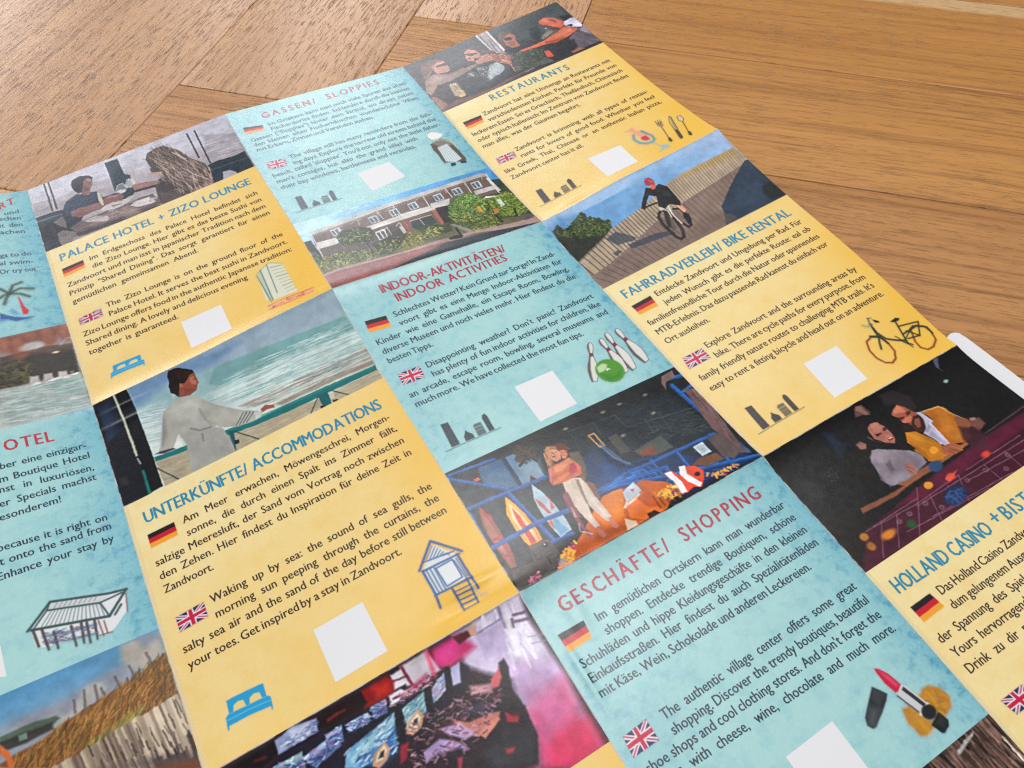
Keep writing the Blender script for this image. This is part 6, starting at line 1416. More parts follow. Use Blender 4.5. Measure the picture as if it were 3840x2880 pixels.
  ["k",["e8eef8","3a56a0","16204a","7fa0d0","c070a0"],40,1.5,0.35,-0.12,0.7,0.65,[24.7,8.9,32.9,8.0,35.4,11.5,26.9,13.2],85],
  ["p","9fb6d8",0.4,1,[32.5,6.7,37.5,6.7,36.2,10.9,32.3,10.6]],
  ["p","22376e",1.2,0.8,[32.4,8.1,36.9,8.6,36.2,10.9,32.3,10.6]],
  ["k",["e8eef8","3a56a0","16204a","7fa0d0","c070a0"],40,1.5,0.35,-0.0,0.7,0.65,[32.5,6.7,37.5,6.7,36.2,10.9,32.3,10.6],86],
  ["p","9fb6d8",0.4,1,[38.3,7.2,45.3,7.3,44.6,10.0,39.2,9.7]],
  ["p","22376e",1.2,0.8,[38.6,8.1,45.0,8.5,44.6,10.0,39.2,9.7]],
  ["k",["e8eef8","3a56a0","16204a","7fa0d0","c070a0"],40,1.5,0.35,0.02,0.7,0.65,[38.3,7.2,45.3,7.3,44.6,10.0,39.2,9.7],87],
  ["p","9fb6d8",0.4,1,[46.7,6.5,51.3,6.7,50.2,10.2,46.2,9.9]],
  ["p","22376e",1.2,0.8,[46.5,7.7,50.8,8.3,50.2,10.2,46.2,9.9]],
  ["k",["e8eef8","3a56a0","16204a","7fa0d0","c070a0"],40,1.5,0.35,0.03,0.7,0.65,[46.7,6.5,51.3,6.7,50.2,10.2,46.2,9.9],88],
  ["p","6f9fc4",0.4,1,[36.0,13.7,51.8,11.2,48.1,21.1,37.8,19.7,33.9,17.4]],
  ["p","9fd0dc",0.8,0.8,[36.0,14.8,51.4,12.0,50.8,13.7,35.8,17.5]],
  ["p","2f5f9a",1.5,0.8,[38.1,18.9,50.3,15.4,48.0,21.0,42.5,22.5]],
  ["k",["e6f0f4","1c3a78","4f86b8","b0d8e8"],110,2.5,0.4,-0.22,0.3,0.6,[36.0,13.7,51.8,11.2,48.1,21.1,37.8,19.7],89],
  ["p","8ab4c4",0.4,1,[54.2,11.6,61.6,10.3,59.8,16.0,53.1,17.1]],
  ["k",["d0e6ea","3a6a90","7aa8a0","2a4a40"],70,2,0.35,-0.26,0.4,0.6,[54.2,11.6,61.6,10.3,59.8,16.0,53.1,17.1],90],
  ["p","9aa8c8",0.4,1,[63.6,11.0,69.5,8.6,67.5,13.3,62.4,15.0]],
  ["k",["d8dcea","5a6a9a","c080a0"],45,1.8,0.35,-0.38,0.4,0.6,[63.6,11.0,69.5,8.6,67.5,13.3,62.4,15.0],91],
  ["p","a9a6c8",0.5,1,[70.5,8.6,74.5,8.3,72.1,13.9,69.2,13.3]],
  ["l","18121c",2.0,0.3,1,[53.5,10.1,50.3,20.4]],
  ["l","18121c",2.0,0.3,1,[63.2,9.7,61.0,16.8]],
  ["l","18121c",2.0,0.3,1,[70.3,8.5,68.4,13.8]],
  ["p","d8d0dc",0.5,1,[52.5,6.4,56.1,6.4,58.2,8.7,53.7,9.2,51.7,9.1]],
  ["p","b04068",0.8,0.8,[57.8,7.4,64.7,6.2,65.1,8.6,58.0,9.1]],
  ["k",["e8dfe8","a03050","2a1520","d090a8"],90,1.5,0.4,0.01,0.6,0.6,[51.3,7.8,66.4,7.2,65.1,9.7,52.4,10.0],92],
  ["p","c99a7a",0.4,1,[52.4,18.2,53.9,15.5,58.0,13.9,58.9,16.5,56.7,18.8,53.8,19.5]],
  ["p","e6dcc0",0.4,1,[53.4,17.8,54.6,16.0,57.5,14.8,57.8,16.4,55.7,18.1]],
  ["p","3a3038",0.4,1,[54.7,17.2,55.9,15.9,57.2,15.9,56.2,17.5]],
  ["p","c99a7a",0.4,1,[40.7,20.9,42.1,18.4,46.1,16.9,46.9,19.4,44.9,21.6,42.1,22.3]],
  ["p","e6dcc0",0.4,1,[41.7,20.6,42.9,18.9,45.6,17.7,45.9,19.2,43.9,20.9]],
  ["p","3a3038",0.4,1,[42.9,20.1,44.1,18.8,45.3,18.8,44.4,20.4]],
  ["p","231c24",0.6,1,[84.2,14.7,86.2,14.3,86.2,17.1,83.8,23.2,84.7,29.0,83.8,37.6,79.9,44.0,67.2,37.3,68.5,31.3,75.8,25.7,80.5,21.2]],
  ["p","3a3a40",2.5,0.8,[77.2,30.7,83.9,35.7,80.3,44.2,68.5,38.6,69.2,33.7]],
  ["p","201a22",0.6,1,[66.2,19.9,74.3,20.6,79.5,24.8,77.0,27.4,69.4,23.9]],
  ["p","45445a",1,0.6,[68.2,20.1,74.9,21.5,77.5,24.6,72.2,24.6]],
  ["p","b06a60",0.5,1,[64.6,21.0,69.0,24.6,75.8,25.7,78.0,26.5,76.5,28.2,71.3,30.1,68.1,28.2,65.8,24.7]],
  ["p","c88070",0.5,1,[70.1,28.4,76.6,27.2,76.9,28.4,70.8,30.8]],
  ["p","a890c0",0.6,1,[54.4,24.8,59.9,24.2,64.2,27.8,65.7,30.7,62.6,30.7,58.3,27.2,52.9,27.8]],
  ["p","8d74a4",0.8,0.7,[54.4,26.8,60.6,26.6,64.9,30.2,59.5,28.9]],
  ["p","b9a0cc",0.6,0.9,[61.0,21.9,66.6,23.2,69.1,28.3,66.1,28.0,62.6,24.8]],
  ["p","251820",0.6,1,[45.6,24.4,51.6,20.2,57.1,21.5,59.5,22.9,54.4,24.8,53.3,29.0]],
  ["p","a02034",0.6,0.8,[49.6,20.0,52.0,20.4,49.8,24.0,47.5,24.5]],
  ["p","c25a60",0.6,1,[79.9,17.6,83.5,16.0,83.2,18.5,81.0,20.4,78.9,20.2]],
  ["p","d8a0a8",0.8,0.8,[73.7,16.0,79.8,18.6,78.5,21.0,73.4,18.5]],
  ["p","c03040",0.6,0.8,[79.0,27.6,82.8,29.4,80.8,31.8,78.1,30.1]],
  ["p","c03a4a",0.6,0.8,[74.3,35.8,76.8,36.9,75.8,37.7,74.0,37.1]],
  ["p","2a1c26",0.5,0.8,[79.2,27.3,84.7,29.0,84.1,31.8,80.2,29.4]],
  ["k",["b08898","3a1c28","8a4458","c8a0b0","5a3040"],260,1.6,0.45,0.31,0.9,0.55,[53.5,16.3,73.7,16.0,81.3,21.7,74.1,28.8,62.2,31.5,53.3,29.0,49.0,25.5],93],
  ["p","241c26",0.6,1,[59.9,28.1,64.2,29.7,62.6,34.6,58.5,32.6]],
  ["p","d0405a",0.6,0.7,[61.8,31.2,63.2,31.6,61.5,34.4,60.5,33.8]],
  ["n",0.05,1.6,0.6,[],15],
 ]],
 ["printed_photo", "photo of a grassy dune with a wooden paling fence", 0, 1, [40, 100, 98.3, 147.54], 0.2, 0, [
  ["d",[69.49,97.63,70.17,113.67],[[0,"4f8ab4"],[0.4,"5f93b8"],[0.75,"7f93a8"],[1,"8d93a0"]]],
  ["p","a9a49c",1.5,1,[88.6,98.5,92.7,98.3,97.3,99.5,99.8,99.5,99.7,106.7,93.1,109.0,88.9,106.8,87.8,103.3]],
  ["p","7d8a9c",1.5,0.8,[92.7,98.3,99.9,99.3,99.7,101.9,94.7,102.3]],
  ["p","8d8f9a",2,0.9,[54.9,108.0,61.2,107.8,72.0,108.3,79.8,105.9,89.2,105.2,90.6,107.7,78.3,112.8,66.7,113.8,54.6,109.8]],
  ["p","a9a8a6",1,0.9,[66.7,113.8,68.7,112.3,72.2,112.2,77.8,106.5,81.3,107.3,82.5,110.1,74.6,113.5,67.8,115.0]],
  ["p","4f5f52",0.5,1,[54.5,110.3,62.6,110.1,68.8,111.4,69.5,112.5,66.2,114.1,58.3,113.3,54.2,112.6]],
  ["p","33302e",0.6,0.9,[54.3,111.7,62.7,112.2,67.3,112.6,67.4,114.7,59.7,115.1,54.0,114.5]],
  ["p","6f8a7a",0.4,0.9,[58.9,112.2,61.0,112.3,60.9,114.0,59.0,113.8]],
  ["p","7a4a26",0.6,1,[53.5,117.6,57.3,116.8,64.1,116.5,71.0,114.1,80.3,112.2,90.9,110.2,99.9,106.9,99.6,121.1,99.9,138.4,101.2,145.3,53.4,118.5]],
  ["p","8a5a2a",2,0.8,[57.4,118.8,66.3,115.7,78.1,113.8,87.6,112.3,83.4,118.8,73.0,121.4,60.9,122.7]],
  ["p","4a4a2a",2,0.8,[76.2,123.2,87.0,122.9,96.8,120.7,99.6,121.1,99.7,127.7,91.5,123.2,79.5,124.0]],
  ["k",["a8743a","5a3a1e","8f6a34","c08a48","6b4a24","4a4420"],1100,3.2,0.35,-0.95,0.5,0.6,[55.8,118.9,64.1,116.5,80.3,112.2,99.9,106.9,99.6,121.1,91.5,123.2,73.3,124.6,66.6,125.9],101],
  ["k",["a39a52","5f5a2a","7f7438"],200,3,0.3,-0.98,0.4,0.5,[72.5,124.2,82.8,121.6,90.3,120.4,87.0,122.9,76.0,124.1],102],
  ["p","4a3a34",0.5,1,[66.6,125.9,73.2,125.0,86.9,123.3,91.6,122.7,98.9,121.8,99.8,125.6,100.4,141.8,100.8,145.1]],
  ["l","b5a592",1.45,0.3,0.9,[65.9,125.3,67.4,135.3]],
  ["l","b5a592",0.86,0.3,0.9,[66.6,125.3,68.4,137.6]],
  ["l","8a7868",1.52,0.3,0.9,[67.3,125.3,69.0,136.9]],
  ["l","c9b8a2",1.27,0.3,0.9,[68.0,125.3,70.2,140.2]],
  ["l","c9b8a2",1.54,0.3,0.9,[68.7,125.3,70.3,136.5]],
  ["l","b5a592",1.55,0.3,0.9,[69.5,125.3,70.9,135.6]],
  ["l","8a7868",0.97,0.3,0.9,[70.2,125.3,72.3,140.6]],
  ["l","6a584a",1.58,0.3,0.9,[70.9,125.2,72.4,136.0]],
  ["l","8a7868",0.88,0.3,0.9,[71.6,125.1,73.9,141.9]],
  ["l","6a584a",1.15,0.3,0.9,[72.3,125.0,74.1,138.6]],
  ["l","c9b8a2",1.23,0.3,0.9,[73.0,124.9,74.3,135.2]],
  ["l","9c8a74",1.56,0.3,0.9,[73.7,124.8,74.8,133.7]],
  ["l","8a7868",1.32,0.3,0.9,[74.4,124.7,75.4,132.8]],
  ["l","9c8a74",0.98,0.3,0.9,[75.1,124.6,77.2,140.8]],
  ["l","8a7868",1.19,0.3,0.9,[75.8,124.5,77.3,136.5]],
  ["l","8a7868",1.03,0.3,0.9,[76.5,124.4,77.7,134.0]],
  ["l","b5a592",0.84,0.3,0.9,[77.2,124.3,79.2,139.8]],
  ["l","8a7868",1.27,0.3,0.9,[77.9,124.2,79.7,138.2]],
  ["l","6a584a",1.11,0.3,0.9,[78.7,124.1,80.4,138.3]],
  ["l","c9b8a2",0.86,0.3,0.9,[79.4,123.9,81.5,141.4]],
  ["l","6a584a",1.37,0.3,0.9,[80.1,123.8,82.1,140.5]],
  ["l","8a7868",1.19,0.3,0.9,[80.8,123.7,82.1,134.5]],
  ["l","6a584a",1.3,0.3,0.9,[81.5,123.6,83.1,137.3]],
  ["l","b5a592",1.56,0.3,0.9,[82.3,123.5,84.2,140.2]],
  ["l","8a7868",1.49,0.3,0.9,[83.0,123.4,84.7,138.3]],
  ["l","c9b8a2",0.91,0.3,0.9,[83.8,123.3,85.3,137.4]],
  ["l","8a7868",1.21,0.3,0.9,[84.5,123.2,86.4,140.3]],
  ["l","6a584a",0.87,0.3,0.9,[85.2,123.1,86.2,131.8]],
  ["l","8a7868",1.46,0.3,0.9,[86.0,123.0,87.8,140.5]],
  ["l","b5a592",1.09,0.3,0.9,[86.7,122.9,88.6,140.3]],
  ["l","c9b8a2",1.5,0.3,0.9,[87.5,122.8,88.7,134.3]],
  ["l","9c8a74",1.41,0.3,0.9,[88.3,122.8,89.5,135.1]],
  ["l","9c8a74",0.97,0.3,0.9,[89.0,122.8,89.9,131.9]],
  ["l","c9b8a2",1.03,0.3,0.9,[89.8,122.8,91.0,135.4]],
  ["l","c9b8a2",1.1,0.3,0.9,[90.6,122.8,91.9,136.9]],
  ["l","b5a592",1.21,0.3,0.9,[91.4,122.8,92.2,131.2]],
  ["l","8a7868",1.7,0.3,0.9,[92.1,122.7,93.2,134.6]],
  ["l","d0c0a8",1.68,0.3,0.9,[92.9,122.5,94.2,136.5]],
  ["l","c9b8a2",0.9,0.3,0.9,[93.7,122.4,94.8,135.0]],
  ["l","6a584a",0.95,0.3,0.9,[94.4,122.3,95.2,131.4]],
  ["l","c9b8a2",1.35,0.3,0.9,[95.2,122.2,96.5,137.3]],
  ["l","9c8a74",1.02,0.3,0.9,[96.0,122.1,97.1,135.9]],
  ["l","b5a592",1.55,0.3,0.9,[96.7,121.9,98.2,140.1]],
  ["l","d0c0a8",1.39,0.3,0.9,[97.5,121.7,98.4,133.1]],
  ["l","c9b8a2",1.02,0.3,0.9,[98.3,121.5,99.1,132.1]],
  ["l","b5a592",1.0,0.3,0.9,[99.0,121.3,100.0,134.0]],
  ["k",["3a2a26","2a1f1e"],50,5,0.4,1.46,0.1,0.6,[66.6,125.9,86.8,123.8,99.3,122.1,100.4,141.8,100.8,145.1],103],
  ["p","5a4a4a",2,0.7,[76.2,131.2,88.5,135.1,100.0,140.0,100.4,144.9]],
  ["p","7a4426",1,0.8,[87.9,137.8,99.5,141.8,100.8,145.1]],
  ["l","5a4a44",0.7,0.3,0.7,[94.7,104.4,95.5,109.2]],
  ["l","5a4a44",0.7,0.3,0.7,[89.5,106.2,90.3,111.0]],
  ["l","5a4a44",0.7,0.3,0.7,[85.2,107.6,85.8,111.9]],
  ["l","5a4a44",0.7,0.3,0.7,[81.1,109.1,81.4,111.2]],
  ["l","5a4a44",0.7,0.3,0.7,[79.7,107.5,79.5,112.4]],
  ["l","5a4a44",0.7,0.3,0.7,[76.7,107.5,76.1,112.7]],
  ["l","5a4a44",0.7,0.3,0.7,[73.7,109.2,73.4,112.8]],
  ["p","c9683a",0.5,1,[54.3,112.2,56.2,115.7,56.8,118.5,56.2,120.1,55.2,119.6,55.2,117.1,53.9,114.9]],
  ["n",0.04,1.6,0.5,[],17],
 ]],
 ["printed_photo", "photo of a sea pool with white seats and brick arches", 0, 0, [40, 100, 98.3, 147.54], 0.28, 0, [
  ["d",[88.95,99.28,83.62,146.27],[[0,"9f9a9c"],[0.2,"8b8484"],[1,"8b8484"]]],
  ["p","5a4c46",0.6,1,[74.4,109.7,82.8,109.2,90.7,108.9,99.7,110.7,99.1,127.4,81.9,126.8,72.0,126.8]],
  ["p","3a3a36",1.2,0.8,[74.0,113.2,86.9,111.9,99.6,114.6,99.1,127.4,82.1,125.8,72.2,125.9]],
  ["k",["57543a","2a2a28","6b6444","44423c"],120,2.5,0.8,0.22,1,0.6,[74.0,113.2,83.4,113.8,82.8,125.1,72.2,125.9],111],
  ["e","8a5648",0.8,0.9,[77.1,102.1,3,5.7]],
  ["e","a06a58",0.8,0.6,[76.9,101.3,1.5,3.6]],
  ["e","8a5648",0.8,0.9,[81.8,105.0,4,7.6]],
  ["e","a06a58",0.8,0.6,[81.7,104.3,2.0,4.8]],
  ["e","8a5648",0.8,0.9,[86.5,100.4,3.4,6.5]],
  ["e","a06a58",0.8,0.6,[86.3,99.7,1.7,4.1]],
  ["e","8a5648",0.8,0.9,[92.2,101.9,3.8,7.2]],
  ["e","a06a58",0.8,0.6,[92.1,101.1,1.9,4.6]],
  ["e","8a5648",0.8,0.9,[98.6,101.8,3.4,6.5]],
  ["e","a06a58",0.8,0.6,[98.5,101.0,1.7,4.1]],
  ["e","b9b4b4",0.8,1,[86.0,107.2,4,2.5]],
  ["e","e6c9a8",0.3,1,[93.4,113.5,1.2,0.5]],
  ["l","6b5040",1,0.5,0.8,[74.4,110.0,90.6,109.5,99.4,110.6]],
  ["l","a9a09c",0.6,0.5,0.8,[95.8,109.8,98.4,106.8,100.1,107.0]],
  ["p","a5aca8",0.7,1,[72.0,126.8,81.8,127.3,90.5,128.2,99.3,128.0,99.7,147.1,99.0,148.8,69.1,147.7]],
  ["p","8fb0ac",2,0.6,[87.2,128.9,98.9,128.4,99.6,138.0,88.8,137.7]],
  ["p","8a9694",3,0.7,[71.0,134.3,88.5,139.5,99.4,147.0,69.1,147.7]],
  ["k",["c9d4d0","84a8a4","b5c0bc","7f9494"],260,7,0.5,0.12,0.2,0.5,[72.0,126.8,98.8,128.9,99.3,146.0,69.5,145.1],112],
  ["p","b3acac",0.7,1,[82.0,127.2,82.8,123.6,85.5,124.1,85.5,127.2]],
  ["p","b3acac",0.7,1,[86.5,127.5,87.4,123.9,90.1,124.4,90.1,127.5]],
  ["p","b3acac",0.7,1,[91.5,128.1,92.4,124.5,95.1,125.0,95.1,128.1]],
  ["p","8d8888",0.5,0.8,[96.2,125.7,97.5,125.9,97.4,127.4,96.1,127.3]],
  ["k",["e0dcd8"],40,1.5,0.5,0.04,0.4,0.7,[81.2,127.5,99.1,127.4,99.0,128.7,81.0,128.4],113],
  ["n",0.04,1.8,0.8,[],19],
 ]],
 ["printed_photo", "dark photo of brown bark like strips with a white stick", 2, 2, [40, 100, 98.3, 147.54], 0.25, 0, [
  ["b","2c211f"],
  ["p","8a6a5c",1,0.8,[88.7,101.1,91.2,101.5,91.0,103.4,86.7,104.0,86.3,102.8]],
  ["p","a3623c",1,0.8,[95.8,99.5,98.1,99.8,97.4,101.0,95.6,101.0]],
  ["k",["6b4f44","1c1616","8d6c5e","3a2a26","a58478"],300,9,0.6,1.52,0.15,0.6,[72.9,99.2,87.7,99.5,99.9,99.0,100.3,110.3,96.8,113.0],121],
  ["p","b9bab4",0.3,1,[87.7,99.5,92.1,99.2,91.0,99.9,84.0,101.4,83.2,101.2,83.7,100.5]],
  ["k",["d8cfc8","c9b8ae"],10,3,0.35,1.52,0.1,0.9,[98.4,102.6,98.7,103.8,98.8,111.4,98.0,111.5],122],
  ["p","b08a7c",0.6,0.9,[81.4,99.2,82.8,99.8,81.7,101.8,81.0,101.2,81.1,100.3]],
  ["n",0.12,1,0.6,[],21],
 ]],
 ["printed_icon", "small dark skyline icon", 2, 1, [2.32, 29.78, 74.46, 95.44], 0.15, 1, [
  ["p","2c2f3c",0.2,0.95,[7.31,90.06,8.35,79.07,11.24,79.49,10.6,90.14]],
  ["l","5a6070",0.25,0.15,0.7,[9.02,89.31,9.72,80.24]],
  ["p","2c2f3c",0.2,0.95,[12.97,90.2,13.14,88.05,14.15,86.82,14.98,85.59,15.43,86.85,16.59,88.36,16.44,90.28]],
  ["p","2c2f3c",0.2,0.8,[17.9,90.32,18.27,85.56,19.06,84.79,21.6,85.08,21.19,90.4]],
  ["l","c9c3b0",0.35,0.15,0.8,[18.58,86.36,21.12,86.54]],
  ["l","c9c3b0",0.3,0.15,0.6,[18.46,87.84,21.01,88.01]],
  ["p","2c2f3c",0.2,0.95,[22.28,90.43,22.79,83.97,23.44,82.62,24.55,82.42,25.0,83.8,24.48,90.48]],
  ["l","2c2f3c",0.3,0.15,0.9,[4.71,90.56,12.4,90.53,25.18,90.84,26.65,90.76]],
 ]],
 ["printed_icon", "small dark skyline icon", 2, 0, [2.13, 29.97, 75.13, 94.97], 0.15, 1, [
  ["p","2c2f3c",0.2,0.95,[7.12,90.05,7.91,79.73,10.87,80.03,10.48,90.03]],
  ["l","5a6070",0.25,0.15,0.7,[8.84,89.29,9.34,80.78]],
  ["p","2c2f3c",0.2,0.95,[12.9,90.01,13.02,87.99,14.02,86.82,14.83,85.64,15.32,86.81,16.55,88.18,16.44,89.99]],
  ["p","2c2f3c",0.2,0.8,[17.93,89.98,18.19,85.52,18.98,84.77,21.58,84.96,21.29,89.97]],
  ["l","c9c3b0",0.35,0.15,0.8,[18.52,86.26,21.13,86.35]],
  ["l","c9c3b0",0.3,0.15,0.6,[18.44,87.64,21.05,87.73]],
  ["p","2c2f3c",0.2,0.95,[22.41,89.96,22.76,83.89,23.39,82.61,24.52,82.39,25.01,83.67,24.64,89.95]],
  ["l","2c2f3c",0.3,0.15,0.9,[4.48,90.6,12.32,90.34,25.37,90.26,26.87,90.14]],
 ]],
 ["printed_icon", "small dark skyline icon", 3, 0, [2.84, 31.08, 122.13, 142.22], 0.15, 1, [
  ["p","2c2f3c",0.2,0.95,[7.86,137.1,9.15,126.74,12.16,127.09,11.28,137.14]],
  ["l","5a6070",0.25,0.15,0.7,[9.65,136.37,10.56,127.82]],
  ["p","2c2f3c",0.2,0.95,[13.76,137.17,13.97,135.13,15.05,133.97,15.94,132.8,16.38,133.98,17.57,135.39,17.38,137.2]],
  ["p","2c2f3c",0.2,0.8,[18.9,137.22,19.38,132.73,20.22,131.99,22.86,132.23,22.33,137.26]],
  ["l","c9c3b0",0.35,0.15,0.8,[19.68,133.48,22.33,133.62]],
  ["l","c9c3b0",0.3,0.15,0.6,[19.53,134.87,22.18,135.01]],
  ["p","2c2f3c",0.2,0.95,[23.47,137.27,24.12,131.17,24.83,129.9,25.99,129.7,26.43,130.98,25.75,137.29]],
  ["l","2c2f3c",0.3,0.15,0.9,[5.13,137.61,13.15,137.48,26.48,137.62,28.01,137.53]],
 ]],
 ["printed_icon", "small dark skyline icon", 3, 1, [3.45, 31.43, 122.96, 143.59], 0.15, 1, [
  ["p","2c2f3c",0.2,0.95,[8.45,138.64,9.44,127.55,12.42,127.87,11.83,138.61]],
  ["l","5a6070",0.25,0.15,0.7,[10.2,137.83,10.86,128.68]],
  ["p","2c2f3c",0.2,0.95,[14.27,138.58,14.43,136.41,15.46,135.15,16.3,133.88,16.77,135.13,17.98,136.61,17.84,138.55]],
  ["p","2c2f3c",0.2,0.8,[19.34,138.53,19.69,133.73,20.5,132.92,23.11,133.13,22.72,138.5]],
  ["l","c9c3b0",0.35,0.15,0.8,[20.01,134.53,22.63,134.62]],
  ["l","c9c3b0",0.3,0.15,0.6,[19.9,136.01,22.52,136.1]],
  ["p","2c2f3c",0.2,0.95,[23.85,138.49,24.32,131.97,24.99,130.6,26.13,130.36,26.59,131.72,26.1,138.46]],
  ["l","2c2f3c",0.3,0.15,0.9,[5.78,139.24,13.68,138.93,26.83,138.8,28.34,138.67]],
 ]],
 ["printed_icon", "blue bed icon", 1, 0, [4.09, 27.8, 126.53, 143.82], 0.15, 1, [
  ["p","2a9ccf",0.2,1,[10.92,134.79,11.22,131.79,13.1,131.79,21.09,132.35,22.4,132.56,22.1,135.56]],
  ["p","e9cf8c",0.25,1,[12.25,134.88,12.77,133.59,14.19,133.2,15.74,133.55,15.98,135.14]],
  ["p","e9cf8c",0.25,1,[17.04,135.21,17.56,133.92,18.98,133.53,20.53,133.88,20.77,135.47]],
  ["p","2a9ccf",0.2,1,[9.43,136.98,9.74,135.31,10.65,134.77,22.37,135.58,23.07,136.11,22.74,137.9,22.29,138.11,16.08,137.44,9.78,137.25]],
  ["p","2a9ccf",0.2,1,[9.24,137.94,9.46,136.8,10.12,136.85,9.78,137.98]],
  ["p","2a9ccf",0.2,1,[22.02,138.82,22.24,137.69,22.77,137.72,22.55,138.86]],
  ["l","7cc4e0",0.3,0.15,0.8,[10.03,135.94,16.32,136.19,22.54,136.8]],
 ]],
 ["printed_icon", "blue bed icon", 1, 1, [3.96, 27.63, 125.26, 144.79], 0.15, 1, [
  ["p","2a9ccf",0.2,1,[10.83,134.56,11.17,130.53,13.05,130.52,21.01,131.18,22.31,131.45,21.97,135.49]],
  ["p","e9cf8c",0.25,1,[12.15,134.67,12.69,132.93,14.11,132.4,15.65,132.85,15.87,134.98]],
  ["p","e9cf8c",0.25,1,[16.93,135.07,17.46,133.32,18.89,132.79,20.43,133.25,20.65,135.38]],
  ["p","2a9ccf",0.2,1,[9.31,137.53,9.64,135.28,10.56,134.54,22.24,135.51,22.94,136.22,22.58,138.63,22.13,138.91,15.94,138.08,9.65,137.88]],
  ["p","2a9ccf",0.2,1,[9.11,138.81,9.34,137.29,10.0,137.34,9.64,138.86]],
  ["p","2a9ccf",0.2,1,[21.85,139.87,22.08,138.34,22.61,138.39,22.38,139.91]],
  ["l","7cc4e0",0.3,0.15,0.8,[9.92,136.11,16.19,136.39,22.39,137.15]],
 ]],
 ["printed_icon", "green and pink tower block icon", 1, 0, [69.58, 98.43, 106.94, 146.08], 0.15, 1, [
  ["p","d5dcd2",0.3,0.85,[76.46,118.4,82.59,114.96,87.72,118.65,87.68,138.33,77.05,137.02,74.84,135.44]],
  ["p","a9b4a8",0.3,0.6,[76.46,118.4,78.79,116.74,77.75,136.99,75.67,136.03]],
  ["l","2f6a5c",0.4,0.2,0.8,[76.05,119.21,76.48,137.65]],
  ["l","2f6a5c",0.4,0.2,0.8,[78.35,116.98,77.32,137.21]],
  ["l","2f6a5c",0.4,0.2,0.8,[81.71,115.46,80.18,134.01]],
  ["l","5a9a80",0.35,0.2,0.8,[76.46,118.4,82.59,114.96,87.84,118.73]],
  ["l","3f4a3a",0.4,0.2,0.6,[82.34,118.16,87.34,119.73]],
  ["l","8aa04a",0.4,0.2,0.6,[82.55,120.43,87.39,121.79]],
  ["l","8aa04a",0.4,0.2,0.6,[82.75,122.68,87.44,123.83]],
  ["l","3f4a3a",0.4,0.2,0.6,[82.96,124.92,87.5,125.87]],
  ["l","8aa04a",0.4,0.2,0.6,[83.16,127.14,87.55,127.89]],
  ["l","8aa04a",0.4,0.2,0.6,[83.37,129.35,87.6,129.89]],
  ["l","3f4a3a",0.4,0.2,0.6,[83.57,131.54,87.65,131.89]],
  ["l","8aa04a",0.4,0.2,0.6,[83.77,133.72,87.71,133.87]],
  ["l","8aa04a",0.4,0.2,0.6,[83.97,135.88,87.76,135.84]],
  ["p","e8a0a8",0.3,0.5,[74.35,139.22,93.54,140.43,93.18,142.3,74.17,141.33]],
  ["l","c8404e",0.4,0.2,0.9,[74.41,139.06,80.5,138.96,93.82,140.63]],
  ["l","c8404e",0.4,0.2,0.8,[74.27,141.41,80.8,141.96,93.46,142.5]],
  ["k",["b83a4a","d06070"],26,1.2,0.35,-0.48,0.6,0.8,[74.58,139.18,93.76,140.8,93.41,142.25,74.33,141.25],131],
 ]],
 ["printed_icon", "woman in a bonnet and striped apron icon", 2, 0, [79.35, 96.47, 56.29, 94.28], 0.15, 1, [
  ["p","5a5048",0.3,1,[82.1,70.41,86.73,69.07,92.14,72.23,92.88,80.76,93.11,87.64,91.57,89.66,85.97,87.13,81.57,86.48,81.85,78.49,81.23,75.49]],
  ["p","8d8478",0.4,0.8,[83.02,69.45,89.03,68.04,92.01,70.79,92.39,75.09,85.54,74.73]],
  ["p","d0dee0",0.3,1,[84.13,74.09,89.83,73.25,91.0,86.69,87.37,87.76,82.84,85.71]],
  ["l","7d949c",0.25,0.12,0.8,[85.01,74.07,83.65,85.8]],
  ["l","7d949c",0.25,0.12,0.8,[85.95,73.95,84.94,85.98]],
  ["l","7d949c",0.25,0.12,0.8,[86.89,73.83,86.23,86.16]],
  ["l","7d949c",0.25,0.12,0.8,[87.83,73.71,87.52,86.34]],
  ["l","7d949c",0.25,0.12,0.8,[88.77,73.59,88.82,86.52]],
  ["l","7d949c",0.25,0.12,0.8,[89.72,73.47,90.12,86.7]],
  ["p","e9eaea",0.3,1,[84.13,62.96,87.08,61.5,89.65,63.41,91.57,65.71,89.68,67.64,86.66,68.35,84.06,67.43,83.33,65.41]],
  ["l","6a665f",0.25,0.15,0.8,[83.26,64.68,84.06,67.43,86.66,68.35,90.33,67.24]],
  ["p","c9c0b0",0.3,0.7,[85.88,67.29,88.31,67.71,86.44,69.63]],
  ["p","2b2724",0.3,1,[84.35,87.74,86.73,88.15,86.09,90.16,83.43,90.29]],
  ["p","2b2724",0.3,1,[89.24,88.34,92.43,89.37,91.51,90.58,88.88,89.8]],
  ["l","d0b8a8",0.7,0.3,0.8,[91.0,71.02,93.4,74.86,92.87,76.67]],
  ["l","3a342f",0.3,0.15,0.8,[82.1,70.41,81.85,78.49,81.57,86.48]],
 ]],
 ["printed_icon", "red and blue cocktail glass icon", 3, 0, [62.73, 80.79, 113.53, 146.11], 0.15, 1, [
  ["p","e89a8a",0.6,0.8,[66.41,118.49,71.02,118.12,70.98,121.21,73.2,123.15,73.63,128.49,71.88,131.85,69.7,129.94,68.79,124.25,68.2,120.04]],
  ["p","c8304a",0.5,0.9,[69.47,127.3,72.32,127.33,72.43,131.11,70.3,131.08,68.82,129.18]],
  ["l","3f8fa8",1.5,0.5,0.85,[67.9,123.48,66.23,126.32,66.6,130.27,68.95,132.92,71.94,133.72,73.95,132.44,74.51,129.25,72.92,123.53]],
